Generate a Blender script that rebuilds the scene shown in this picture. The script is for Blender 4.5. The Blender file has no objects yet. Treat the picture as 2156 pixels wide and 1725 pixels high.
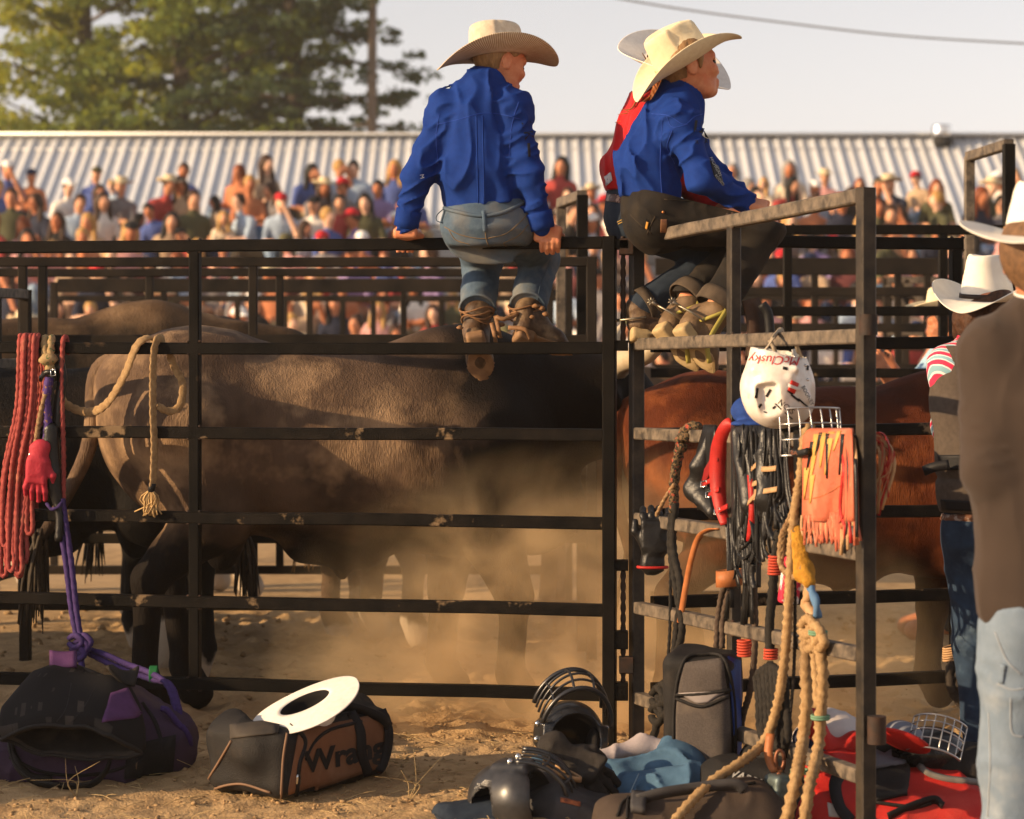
import bpy, math, random
import numpy as np
from mathutils import Vector, Matrix
R = math.radians
scene = bpy.context.scene
# ---------------------------------------------------------------- camera
EYE = 1.35; FPX = 5056.8; CX = 1078.0; HY = 720.0
cam_data = bpy.data.cameras.new('camera'); cam = bpy.data.objects.new('camera', cam_data)
scene.collection.objects.link(cam); scene.camera = cam
cam.location = (0, 0, EYE); cam.rotation_euler = (R(90), 0, 0)
cam_data.sensor_width = 36; cam_data.lens = FPX / 2156 * 36; cam_data.shift_y = -142.5 / 2156
cam_data.clip_start = 0.1; cam_data.clip_end = 3000
cam_data.dof.use_dof = True; cam_data.dof.focus_distance = 7.9; cam_data.dof.aperture_fstop = 3.7
# ---------------------------------------------------------------- sky, sun, exposure
SUN = Vector((-0.935, -0.30, 0.0)).normalized()
SUN_EL = R(17)
SUN = Vector((SUN.x * math.cos(SUN_EL), SUN.y * math.cos(SUN_EL), math.sin(SUN_EL)))
world = bpy.data.worlds.new('World'); scene.world = world; world.use_nodes = True
wn = world.node_tree; bg = wn.nodes['Background']
sky = wn.nodes.new('ShaderNodeTexSky'); sky.sky_type = 'NISHITA'; sky.sun_disc = False
sky.sun_elevation = SUN_EL; sky.sun_rotation = math.atan2(SUN.x, SUN.y)
sky.air_density = 1.35; sky.dust_density = 0.8; sky.ozone_density = 1.0; sky.altitude = 0
hs = wn.nodes.new('ShaderNodeHueSaturation'); hs.inputs['Saturation'].default_value = 0.22
wn.links.new(sky.outputs[0], hs.inputs['Color']); tint = wn.nodes.new('ShaderNodeMix'); tint.data_type = 'RGBA'; tint.blend_type = 'MULTIPLY'; tint.inputs[0].default_value = 1.0; tint.inputs[7].default_value = (1.03, 0.985, 1.03, 1)
wn.links.new(hs.outputs[0], tint.inputs[6]); wn.links.new(tint.outputs[2], bg.inputs[0])
bg.inputs[1].default_value = 0.105
sd = bpy.data.lights.new('sun', 'SUN'); sun = bpy.data.objects.new('sun', sd); scene.collection.objects.link(sun)
sd.energy = 5.0; sd.angle = R(0.5); sd.color = (1.0, 0.70, 0.40)
sun.rotation_euler = SUN.to_track_quat('Z', 'Y').to_euler(); sun.location = (-20, -8, 12)
vs = scene.view_settings; vs.view_transform = 'Standard'; vs.look = 'None'; vs.exposure = 0.78; vs.gamma = 1.0
vs.use_curve_mapping = False
scene.cycles.use_denoising = True
scene.cycles.max_bounces = 8; scene.cycles.diffuse_bounces = 3; scene.cycles.glossy_bounces = 3
scene.cycles.transmission_bounces = 4; scene.cycles.volume_bounces = 4; scene.cycles.transparent_max_bounces = 8
scene.cycles.volume_step_rate = 2.0
scene.cycles.volume_max_steps = 128
# ---------------------------------------------------------------- helpers
COL = scene.collection
rng = np.random.default_rng(7); rnd = random.Random(11)
def V(*a): return np.array(a, float)
def W(x, y, Y):                      # a point seen at (x, y), Y metres away
    return V((x - CX) / FPX * Y, Y, EYE - (y - HY) / FPX * Y)
def unit(v):
    v = np.asarray(v, float); n = np.linalg.norm(v); return v / n if n > 1e-9 else v
def tagit(o, label=None, cat=None, group=None, kind=None):
    if label: o['label'] = label
    if cat: o['category'] = cat
    if group: o['group'] = group
    if kind: o['kind'] = kind
    return o
def thing(name, loc, label, cat, group=None):
    o = bpy.data.objects.new(name, None); COL.objects.link(o); o.location = [float(c) for c in loc]
    o.empty_display_size = 0.1
    return tagit(o, label, cat, group)
_LOC = {}
def wloc(o):
    l = np.array(o.location, float)
    return l + (wloc(o.parent) if o.parent else 0)
def mesh_np(name, v, f, smooth=True, slots=None):
    """v (N,3); f a list of index lists or an (M,3|4) array"""
    me = bpy.data.meshes.new(name)
    v = np.ascontiguousarray(v, np.float32)
    if isinstance(f, np.ndarray):
        n = f.shape[1]; m = len(f); idx = f.astype(np.int32).ravel(); st = np.arange(m, dtype=np.int32) * n; tot = np.full(m, n, np.int32)
    else:
        tot = np.array([len(q) for q in f], np.int32); m = len(f)
        idx = np.array([i for q in f for i in q], np.int32); st = np.concatenate([[0], np.cumsum(tot)[:-1]]).astype(np.int32)
    me.vertices.add(len(v)); me.vertices.foreach_set('co', v.ravel())
    me.loops.add(len(idx)); me.loops.foreach_set('vertex_index', idx)
    me.polygons.add(m); me.polygons.foreach_set('loop_start', st); me.polygons.foreach_set('loop_total', tot)
    if slots is not None: me.polygons.foreach_set('material_index', np.asarray(slots, np.int32))
    me.update(calc_edges=True); me.validate()
    if smooth is True: me.polygons.foreach_set('use_smooth', np.ones(len(me.polygons), bool))
    elif smooth == 'auto':
        me.polygons.foreach_set('use_smooth', np.ones(len(me.polygons), bool)); me.set_sharp_from_angle(angle=R(40))
    return me
def put(name, me, mats, parent=None, loc=None):
    o = bpy.data.objects.new(name, me); COL.objects.link(o)
    if not isinstance(mats, (list, tuple)): mats = [mats]
    for m in mats:
        if len(me.materials) < len(mats): me.materials.append(m)
    if parent is not None: o.parent = parent
    if loc is not None: o.location = [float(c) for c in loc]
    return o
def part(name, vf, mats, parent=None, smooth=True, slots=None):
    """vertices in world space; the object's origin is the parent's origin (or the mesh's base)"""
    v, f = vf[0], vf[1]
    v = np.asarray(v, float)
    if len(vf) > 2 and slots is None: slots = vf[2]
    if parent is not None:
        return put(name, mesh_np(name, v - wloc(parent), f, smooth, slots), mats, parent)
    b = V((v[:, 0].min() + v[:, 0].max()) / 2, (v[:, 1].min() + v[:, 1].max()) / 2, v[:, 2].min())
    return put(name, mesh_np(name, v - b, f, smooth, slots), mats, None, b)
def join(*vfs):
    vs_, fs, n, sl = [], [], 0, []
    for q in vfs:
        v, f = q[0], q[1]
        vs_.append(np.asarray(v, float)); fs += [[int(i) + n for i in p] for p in f]; n += len(v)
        sl += list(q[2]) if len(q) > 2 else [0] * len(f)
    return np.concatenate(vs_), fs, sl
# --- noise
def _h(ix, iy, iz, s):
    n = (ix.astype(np.int64) * 374761393 + iy.astype(np.int64) * 668265263 + iz.astype(np.int64) * 1274126177 + s * 974634533) & 0xffffffff
    n = ((n ^ (n >> 13)) * 1274126177) & 0xffffffff
    return ((n ^ (n >> 16)) & 0xffff) / 65535.0
def vnoise(x, y, z=None, s=0):
    x = np.asarray(x, float); y = np.asarray(y, float); z = np.zeros_like(x) if z is None else np.asarray(z, float)
    ix, iy, iz = np.floor(x), np.floor(y), np.floor(z); fx, fy, fz = x - ix, y - iy, z - iz
    fx, fy, fz = [t * t * (3 - 2 * t) for t in (fx, fy, fz)]
    r = 0
    for a in (0, 1):
        for b in (0, 1):
            for c in (0, 1):
                r = r + _h(ix + a, iy + b, iz + c, s) * (fx if a else 1 - fx) * (fy if b else 1 - fy) * (fz if c else 1 - fz)
    return r * 2 - 1
def fbm(x, y, z=None, s=0, o=4):
    r, a, k = 0, 1.0, 1.0
    for i in range(o):
        r = r + a * vnoise(x * k, y * k, None if z is None else z * k, s + i * 17); a *= .5; k *= 2.03
    return r
# --- sweeps
def crom(pts, n=8):
    p = np.asarray(pts, float); p = np.concatenate([[2 * p[0] - p[1]], p, [2 * p[-1] - p[-2]]])
    out = []
    for i in range(1, len(p) - 2):
        t = np.linspace(0, 1, n, endpoint=False)[:, None]
        a, b, c, d = p[i - 1], p[i], p[i + 1], p[i + 2]
        out.append(.5 * (2 * b + (c - a) * t + (2 * a - 5 * b + 4 * c - d) * t ** 2 + (3 * b - a - 3 * c + d) * t ** 3))
    out.append(p[-2][None]); return np.concatenate(out)
def resample(c, step):
    d = np.linalg.norm(np.diff(c, axis=0), axis=1); s = np.concatenate([[0], np.cumsum(d)])
    n = max(2, int(s[-1] / step) + 1); t = np.linspace(0, s[-1], n)
    return np.stack([np.interp(t, s, c[:, k]) for k in range(3)], 1), t
def frames(c, up=None):
    T = np.gradient(c, axis=0); T /= np.linalg.norm(T, axis=1)[:, None] + 1e-12
    n = np.cross(T[0], V(0, 0, 1) if up is None else up)
    if np.linalg.norm(n) < 1e-3: n = np.cross(T[0], V(0.3, 1, 0.1))
    n = unit(n); N = [n]
    for i in range(1, len(c)):
        n = N[-1] - T[i] * np.dot(N[-1], T[i]); N.append(unit(n))
    N = np.array(N); return T, N, np.cross(T, N)
def sweep(c, prof, cap=True):
    """c (n,3) path; prof(i, phi array)->radius in N,B (two arrays)"""
    T, N, B = frames(c); n = len(c); rings = []
    for i in range(n):
        a, b = prof(i); rings.append(c[i] + N[i] * a[:, None] + B[i] * b[:, None])
    m = len(rings[0]); v = np.concatenate(rings); f = []
    for i in range(n - 1):
        for j in range(m):
            k = (j + 1) % m; f.append([i * m + j, i * m + k, (i + 1) * m + k, (i + 1) * m + j])
    if cap: f.append(list(range(m))[::-1]); f.append([(n - 1) * m + j for j in range(m)])
    return v, f
def tube(pts, r, seg=10, smooth_n=6, r_fn=None):
    c = crom(pts, smooth_n) if smooth_n else np.asarray(pts, float)
    ph = np.linspace(0, 2 * math.pi, seg, endpoint=False); cs, sn = np.cos(ph), np.sin(ph)
    n = len(c); rr = np.interp(np.linspace(0, 1, n), np.linspace(0, 1, len(r)), r) if np.ndim(r) else np.full(n, r)
    return sweep(c, lambda i: (rr[i] * cs, rr[i] * sn))
def rope(pts, r, strands=3, turns=None, seg=15, amp=.16, flat=1.0, cres=8, step=None):
    """twisted rope: lobed section that turns along the length"""
    c = crom(pts, cres); c, s = resample(c, step or r * .9)
    ph = np.linspace(0, 2 * math.pi, seg, endpoint=False); tw = turns or 1.0 / (r * 7.5)
    def prof(i):
        rr = r * (1 + amp * np.cos(strands * (ph - s[i] * tw * 2 * math.pi)) - amp * .4)
        return rr * np.cos(ph) * flat, rr * np.sin(ph)
    return sweep(c, prof)
def ribbon(pts, wdir, w, th=.003, cres=6, wob=0.0, taper=None):
    """flat strap along pts; wdir a vector (or list of vectors) across it"""
    c = crom(pts, cres); n = len(c)
    wd = np.asarray(wdir, float)
    wd = np.tile(wd, (n, 1)) if wd.ndim == 1 else np.stack([np.interp(np.linspace(0, 1, n), np.linspace(0, 1, len(wd)), wd[:, k]) for k in range(3)], 1)
    T = np.gradient(c, axis=0); T /= np.linalg.norm(T, axis=1)[:, None] + 1e-12
    wd = wd - T * (wd * T).sum(1)[:, None]; wd /= np.linalg.norm(wd, axis=1)[:, None] + 1e-12
    nn = np.cross(T, wd)
    ww = np.full(n, w) if taper is None else w * np.interp(np.linspace(0, 1, n), np.linspace(0, 1, len(taper)), taper)
    if wob: c = c + nn * (wob * np.sin(np.linspace(0, 9, n)))[:, None]
    v = []
    for i in range(n):
        for (a, b) in ((-1, -1), (1, -1), (1, 1), (-1, 1)): v.append(c[i] + wd[i] * a * ww[i] / 2 + nn[i] * b * th / 2)
    f = []
    for i in range(n - 1):
        for j in range(4): k = (j + 1) % 4; f.append([i * 4 + j, i * 4 + k, i * 4 + 4 + k, i * 4 + 4 + j])
    f.append([3, 2, 1, 0]); f.append([4 * n - 4, 4 * n - 3, 4 * n - 2, 4 * n - 1])
    return np.array(v), f
def beam(a, b, w, h, up=(0, 0, 1), bev=.004, n=1, jit=0.0):
    """square tube from a to b: w across, h along up, small bevels"""
    a = np.asarray(a, float); b = np.asarray(b, float); T = unit(b - a); up = np.asarray(up, float)
    S = unit(np.cross(T, up)); U = np.cross(S, T)
    q = [(-w / 2 + bev, -h / 2), (w / 2 - bev, -h / 2), (w / 2, -h / 2 + bev), (w / 2, h / 2 - bev), (w / 2 - bev, h / 2), (-w / 2 + bev, h / 2), (-w / 2, h / 2 - bev), (-w / 2, -h / 2 + bev)]
    v = []
    for i in range(n + 1):
        c = a + (b - a) * i / n
        if jit and 0 < i < n: c = c + U * rng.normal(0, jit) + S * rng.normal(0, jit)
        v += [c + S * s + U * u for s, u in q]
    f = []
    for i in range(n):
        for j in range(8): k = (j + 1) % 8; f.append([i * 8 + j, i * 8 + 8 + j, i * 8 + 8 + k, i * 8 + k])
    f.append(list(range(8))); f.append([n * 8 + j for j in range(7, -1, -1)])
    return np.array(v), f
def boxvf(lo, hi):
    x0, y0, z0 = lo; x1, y1, z1 = hi
    v = np.array([[x, y, z] for x in (x0, x1) for y in (y0, y1) for z in (z0, z1)], float)
    return v, [[0, 1, 3, 2], [4, 6, 7, 5], [0, 4, 5, 1], [2, 3, 7, 6], [0, 2, 6, 4], [1, 5, 7, 3]]
def grid_vf(P):
    """P (n,m,3) -> quads"""
    n, m = P.shape[:2]; i = np.arange(n * m).reshape(n, m)
    f = np.stack([i[:-1, :-1], i[1:, :-1], i[1:, 1:], i[:-1, 1:]], -1).reshape(-1, 4)
    return P.reshape(-1, 3), f
def shell(P, th, wrap=False):
    """thick sheet out of a grid P (n,m,3); th offset along the normal"""
    n, m = P.shape[:2]
    du = np.gradient(P, axis=0)
    if wrap:
        ext = np.concatenate([P[:, -1:], P, P[:, :1]], 1); dv = np.gradient(ext, axis=1)[:, 1:-1]
    else: dv = np.gradient(P, axis=1)
    N = np.cross(du, dv); N /= np.linalg.norm(N, axis=2)[..., None] + 1e-12
    Q = P + N * th; v = np.concatenate([P.reshape(-1, 3), Q.reshape(-1, 3)]); o = n * m; f = []
    mm = m if wrap else m - 1
    for i in range(n - 1):
        for j in range(mm):
            k = (j + 1) % m; a, b, c, d = i * m + j, i * m + k, (i + 1) * m + k, (i + 1) * m + j
            f.append([a, b, c, d]); f.append([o + d, o + c, o + b, o + a])
    for j in range(mm):
        k = (j + 1) % m
        f.append([j, o + j, o + k, k]); f.append([(n - 1) * m + k, o + (n - 1) * m + k, o + (n - 1) * m + j, (n - 1) * m + j])
    if not wrap:
        for i in range(n - 1):
            f.append([i * m, (i + 1) * m, o + (i + 1) * m, o + i * m])
            f.append([i * m + m - 1, o + i * m + m - 1, o + (i + 1) * m + m - 1, (i + 1) * m + m - 1])
    return v, f
def blob(c, r, seg=12, rings=8, noise=0, s=0):
    th = np.linspace(0, math.pi, rings + 1)[:, None]; ph = np.linspace(0, 2 * math.pi, seg, endpoint=False)[None]
    d = np.stack([np.sin(th) * np.cos(ph), np.sin(th) * np.sin(ph), np.cos(th) + 0 * ph], -1)
    k = 1 + (noise * fbm(d[..., 0] * 2, d[..., 1] * 2, d[..., 2] * 2, s, 2) if noise else 0)
    P = np.asarray(c) + d * np.asarray(r) * (k[..., None] if noise else 1)
    v = P.reshape(-1, 3); f = []
    for i in range(rings):
        for j in range(seg):
            k2 = (j + 1) % seg; f.append([i * seg + j, (i + 1) * seg + j, (i + 1) * seg + k2, i * seg + k2])
    return v, f
def xf(vf, M):
    """rotate / place: M a 3x3 of column axes plus origin"""
    A, o = M; return (np.asarray(vf[0]) @ np.asarray(A).T + o,) + tuple(vf[1:])
def rotm(rx=0, ry=0, rz=0):
    return np.array(Matrix.Rotation(R(rz), 3, 'Z') @ Matrix.Rotation(R(ry), 3, 'Y') @ Matrix.Rotation(R(rx), 3, 'X'))
# --- signed distance modelling, blended surfaces
class Body:
    def __init__(s, h=.008, k=.02): s.p = []; s.h = h; s.k = k; s.disp = None
    def cap(s, a, b, ra, rb=None, k=None, flat=None, sub=False):
        """tapered capsule; flat=(axis, factor) squashes the section along axis"""
        s.p.append(('c', np.asarray(a, float), np.asarray(b, float), ra, ra if rb is None else rb, flat, s.k if k is None else k, sub)); return s
    def chain(s, pts, rs, **kw):
        for i in range(len(pts) - 1): s.cap(pts[i], pts[i + 1], rs[i], rs[i + 1], **kw)
        return s
    def ell(s, c, r, A=None, k=None, sub=False):
        s.p.append(('e', np.asarray(c, float), np.asarray(r, float) * np.ones(3), np.eye(3) if A is None else np.asarray(A), s.k if k is None else k, sub)); return s
    def box(s, c, r, rd, A=None, k=None, sub=False):
        s.p.append(('b', np.asarray(c, float), np.asarray(r, float), rd, np.eye(3) if A is None else np.asarray(A), s.k if k is None else k, sub)); return s
    def mesh(s, cut=None):
        h = s.h; lo, hi = np.full(3, 1e9), np.full(3, -1e9); bbs = []
        for p in s.p:
            if p[0] == 'c':
                m = max(p[3], p[4]) * (max(1, p[5][1]) if p[5] else 1); l = np.minimum(p[1], p[2]) - m; u = np.maximum(p[1], p[2]) + m
            elif p[0] == 'e':
                e = np.sqrt(((p[3] * p[2]) ** 2).sum(1)); l = p[1] - e; u = p[1] + e
            else:
                e = np.abs(p[4]) @ (p[2] + p[3]); l = p[1] - e; u = p[1] + e
            bbs.append((l, u))
            if not p[-1]: lo = np.minimum(lo, l); hi = np.maximum(hi, u)
        lo -= 3 * h; hi += 3 * h; n = np.ceil((hi - lo) / h).astype(int) + 1
        ax = [lo[i] + h * np.arange(n[i]) for i in range(3)]; F = np.full(n, 10.0, np.float32)
        for p, (l, u) in zip(s.p, bbs):
            k = p[-2]; m = k + 4 * h
            i0 = np.clip(np.floor((l - m - lo) / h).astype(int), 0, n); i1 = np.clip(np.ceil((u + m - lo) / h).astype(int) + 1, 0, n)
            if (i1 <= i0).any(): continue
            sl = tuple(slice(a, b) for a, b in zip(i0, i1))
            X = ax[0][sl[0]][:, None, None]; Y = ax[1][sl[1]][None, :, None]; Z = ax[2][sl[2]][None, None, :]
            if p[0] == 'c':
                a, b, ra, rb, fl = p[1:6]; ba = b - a; bb = (ba ** 2).sum() + 1e-12
                dx, dy, dz = X - a[0], Y - a[1], Z - a[2]
                t = np.clip((dx * ba[0] + dy * ba[1] + dz * ba[2]) / bb, 0, 1)
                qx, qy, qz = dx - t * ba[0], dy - t * ba[1], dz - t * ba[2]
                sc = 1
                if fl:
                    nx, fk = unit(fl[0]), fl[1]; dn = (qx * nx[0] + qy * nx[1] + qz * nx[2]) * (1 / fk - 1)
                    qx, qy, qz = qx + nx[0] * dn, qy + nx[1] * dn, qz + nx[2] * dn; sc = min(1, fk)
                d = (np.sqrt(qx * qx + qy * qy + qz * qz) - (ra + (rb - ra) * t)) * sc
            else:
                c, r = p[1], p[2]; A = p[3] if p[0] == 'e' else p[4]; dx, dy, dz = X - c[0], Y - c[1], Z - c[2]
                q = [dx * A[0, i] + dy * A[1, i] + dz * A[2, i] for i in range(3)]
                if p[0] == 'e':
                    k0 = np.sqrt(sum((q[i] / r[i]) ** 2 for i in range(3))); k1 = np.sqrt(sum((q[i] / r[i] ** 2) ** 2 for i in range(3)))
                    d = k0 * (k0 - 1) / (k1 + 1e-9)
                else:
                    w = [np.abs(q[i]) - r[i] for i in range(3)]
                    d = np.sqrt(sum(np.maximum(t, 0) ** 2 for t in w)) + np.minimum(np.maximum(np.maximum(w[0], w[1]), w[2]), 0) - p[3]
            G = F[sl]; d = d.astype(np.float32)
            if p[-1]: d = -d; hh = np.maximum(k - np.abs(G - d), 0) / (k + 1e-9); F[sl] = np.maximum(G, d) + hh * hh * k * .25
            else: hh = np.maximum(k - np.abs(G - d), 0) / (k + 1e-9); F[sl] = np.minimum(G, d) - hh * hh * k * .25
        if s.disp is not None:
            near = np.abs(F) < .05; I = np.nonzero(near)
            F[I] += s.disp(ax[0][I[0]], ax[1][I[1]], ax[2][I[2]]).astype(np.float32)
        if cut is not None:
            near = F < .05; I = np.nonzero(near)
            F[I] = np.maximum(F[I], cut(ax[0][I[0]], ax[1][I[1]], ax[2][I[2]]).astype(np.float32))
        return nets(F, lo, h)
def nets(F, lo, h):
    ins = F < 0; c = np.zeros(tuple(np.array(F.shape) - 1), np.int8); offs = [(i, j, k) for i in (0, 1) for j in (0, 1) for k in (0, 1)]
    nx, ny, nz = c.shape
    for (i, j, k) in offs: c += ins[i:i + nx, j:j + ny, k:k + nz]
    I = np.nonzero((c > 0) & (c < 8)); N = len(I[0])
    val = np.stack([F[I[0] + i, I[1] + j, I[2] + k] for i, j, k in offs], 1); of = np.array(offs, float)
    P = np.zeros((N, 3)); cnt = np.zeros(N)
    for a in range(8):
        for b in range(a + 1, 8):
            if np.abs(of[a] - of[b]).sum() != 1: continue
            m = (val[:, a] < 0) != (val[:, b] < 0)
            t = np.where(m, val[:, a] / (val[:, a] - val[:, b] + 1e-12), 0)[:, None]
            P += np.where(m[:, None], of[a] + t * (of[b] - of[a]), 0); cnt += m
    P /= cnt[:, None]; v = (np.stack(I, 1) + P) * h + lo
    ids = np.full(c.shape, -1, np.int32); ids[I] = np.arange(N); fs = []
    for ax in range(3):
        sa = [slice(None)] * 3; sb = [slice(None)] * 3; sa[ax] = slice(0, -1); sb[ax] = slice(1, None)
        A, B = ins[tuple(sa)], ins[tuple(sb)]; J = np.array(np.nonzero(A != B)).T
        o1, o2 = [(1, 2), (2, 0), (0, 1)][ax]
        ok = (J[:, o1] > 0) & (J[:, o2] > 0) & (J[:, o1] < c.shape[o1]) & (J[:, o2] < c.shape[o2]); J = J[ok]
        e1 = np.eye(3, dtype=int)[o1]; e2 = np.eye(3, dtype=int)[o2]
        q = [ids[tuple((J - d).T)] for d in (e1 + e2, e2, 0 * e1, e1)]
        q = np.stack(q, 1); fl = ~A[tuple(J.T)]; q[fl] = q[fl][:, ::-1]; fs.append(q)
    f = np.concatenate(fs); f = f[(f >= 0).all(1)]
    return v, f
def relax(vf, it=2, lam=.5):
    v, f = np.array(vf[0]), np.asarray(vf[1]); e = np.concatenate([f[:, [0, 1]], f[:, [1, 2]], f[:, [2, 3]], f[:, [3, 0]]])
    for _ in range(it):
        s = np.zeros_like(v); n = np.zeros(len(v)); np.add.at(s, e[:, 0], v[e[:, 1]]); np.add.at(n, e[:, 0], 1)
        np.add.at(s, e[:, 1], v[e[:, 0]]); np.add.at(n, e[:, 1], 1)
        v = v + lam * (s / n[:, None] - v)
    return v, f
def fcent(vf):
    v, f = vf[0], np.asarray(vf[1]); return v[f].mean(1)
def text_vf(s, size=.05, ext=.0015, shear=0.0, space=1.0, bold=0.0):
    cu = bpy.data.curves.new('t', 'FONT'); cu.body = s; cu.size = size; cu.extrude = ext; cu.shear = shear; cu.space_character = space
    cu.align_x = 'CENTER'; cu.align_y = 'CENTER'; cu.resolution_u = 3; cu.offset = bold
    o = bpy.data.objects.new('t', cu); COL.objects.link(o); dg = bpy.context.evaluated_depsgraph_get()
    me = bpy.data.meshes.new_from_object(o.evaluated_get(dg)); v = np.array([q.co for q in me.vertices]); f = [list(p.vertices) for p in me.polygons]
    bpy.data.objects.remove(o); bpy.data.meshes.remove(me); bpy.data.curves.remove(cu); return v, f
def wrap_text(vf, fn):
    """lay flat letters on a surface: fn(x, y, z arrays) -> (N,3)"""
    v = np.asarray(vf[0]); return fn(v[:, 0], v[:, 1], v[:, 2]), vf[1]
def copy_tree(o, parent=None):
    c = o.copy(); COL.objects.link(c); c.parent = parent
    for ch in list(o.children): copy_tree(ch, c)
    return c
# ---------------------------------------------------------------- materials
def hx(s):
    s = s.lstrip('#'); c = [int(s[i:i + 2], 16) / 255 for i in (0, 2, 4)]
    return tuple(q / 12.92 if q <= .04045 else ((q + .055) / 1.055) ** 2.4 for q in c)
_M = {}
def pm(name, c1, c2=None, scale=8, rough=.75, bump=0.0, bscale=60, metal=0.0, thr=(.35, .65), c3=None, s3=3, t3=(.55, .7), stretch=None, bstretch=None, spec=.22, detail=4, wave=None, sheen=0, sss=0, coat=0, rvar=0):
    """procedural surface: c1/c2 mixed by noise, c3 patches, bump noise; colours linear rgb"""
    if name in _M: return _M[name]
    m = bpy.data.materials.new(name); m.use_nodes = True; nt = m.node_tree; N = nt.nodes; L = nt.links; b = N['Principled BSDF']
    c1 = hx(c1) if isinstance(c1, str) else c1; c2 = hx(c2) if isinstance(c2, str) else c2; c3 = hx(c3) if isinstance(c3, str) else c3
    b.inputs['Base Color'].default_value = (*c1, 1); b.inputs['Roughness'].default_value = rough; b.inputs['Metallic'].default_value = metal
    b.inputs['Specular IOR Level'].default_value = spec
    if sheen: b.inputs['Sheen Weight'].default_value = sheen; b.inputs['Sheen Roughness'].default_value = .5
    if coat: b.inputs['Coat Weight'].default_value = coat; b.inputs['Coat Roughness'].default_value = .2
    if sss:
        b.inputs['Subsurface Weight'].default_value = sss; b.inputs['Subsurface Radius'].default_value = (.01, .004, .002); b.inputs['Subsurface Scale'].default_value = 1
    tc = N.new('ShaderNodeTexCoord')
    def coord(st):
        if not st: return tc.outputs['Object']
        mp = N.new('ShaderNodeMapping'); mp.inputs['Scale'].default_value = st; L.new(tc.outputs['Object'], mp.inputs[0]); return mp.outputs[0]
    def noise(sc, st, det=detail):
        n = N.new('ShaderNodeTexNoise'); n.inputs['Scale'].default_value = sc; n.inputs['Detail'].default_value = det; n.inputs['Roughness'].default_value = .6
        L.new(coord(st), n.inputs['Vector']); return n.outputs['Fac']
    def ramp(fac, lo, hi):
        r = N.new('ShaderNodeMapRange'); r.inputs['From Min'].default_value = lo; r.inputs['From Max'].default_value = hi; L.new(fac, r.inputs['Value']); return r.outputs[0]
    def mix(f, a, c):
        x = N.new('ShaderNodeMix'); x.data_type = 'RGBA'; L.new(f, x.inputs[0])
        if isinstance(a, tuple): x.inputs[6].default_value = (*a, 1)
        else: L.new(a, x.inputs[6])
        x.inputs[7].default_value = (*c, 1); return x.outputs[2]
    col = c1
    if c2 is not None: f = ramp(noise(scale, stretch), *thr); col = mix(f, col, c2)
    if c3 is not None: col = mix(ramp(noise(s3, None), *t3), col, c3)
    if not isinstance(col, tuple): L.new(col, b.inputs['Base Color'])
    if rvar:
        r = N.new('ShaderNodeMapRange'); r.inputs['To Min'].default_value = rough - rvar; r.inputs['To Max'].default_value = rough + rvar
        L.new(noise(scale * 1.7, None), r.inputs['Value']); L.new(r.outputs[0], b.inputs['Roughness'])
    if bump:
        bp = N.new('ShaderNodeBump'); bp.inputs['Strength'].default_value = min(1, bump); bp.inputs['Distance'].default_value = .004 * max(1, bump)
        L.new(noise(bscale, bstretch, 3), bp.inputs['Height']); L.new(bp.outputs[0], b.inputs['Normal'])
        if wave:
            w = N.new('ShaderNodeTexWave'); w.inputs['Scale'].default_value = wave[0]; w.inputs['Distortion'].default_value = wave[1]; w.bands_direction = wave[2]
            L.new(tc.outputs['Object'], w.inputs['Vector']); b2 = N.new('ShaderNodeBump'); b2.inputs['Strength'].default_value = .5; b2.inputs['Distance'].default_value = wave[3]
            L.new(w.outputs['Fac'], b2.inputs['Height']); L.new(bp.outputs[0], b2.inputs['Normal']); L.new(b2.outputs[0], b.inputs['Normal'])
    _M[name] = m; return m
M_steel = pm('black_steel', (.004, .0036, .0032), (.009, .0075, .006), 9, .45, .4, 180, c3=(.07, .045, .027), s3=7, t3=(.68, .78), rvar=.08, spec=.05)
M_steel_mud = pm('muddy_steel', (.004, .0036, .0032), (.012, .0095, .0075), 14, .5, .5, 180, c3=(.17, .115, .065), s3=9, t3=(.60, .66), spec=.05)
M_steel_dusty = pm('dusty_steel', (.16, .125, .09), (.06, .05, .04), 26, .6, .35, 200, c3=(.03, .025, .021), s3=14, t3=(.56, .70), spec=.2)
M_steel_far = pm('dull_steel', (.010, .009, .008), (.03, .023, .017), 3, .6, .2, 90, c3=(.05, .036, .026), s3=3, t3=(.66, .8), spec=.05)
M_rust = pm('rusty_steel', (.05, .025, .015), (.02, .017, .015), 20, .7, .3, 150)
M_dirt = pm('dirt', (.45, .30, .15), (.29, .185, .09), 9, .95, 1.6, 75, c3=(.46, .32, .18), s3=.6, t3=(.5, .75), spec=.15, detail=8)
M_clod = pm('clod', (.38, .25, .13), (.26, .17, .085), 12, .95, .6, 120, spec=.1)
M_straw = pm('straw', (.42, .31, .15), (.30, .20, .09), 40, .8)
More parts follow.
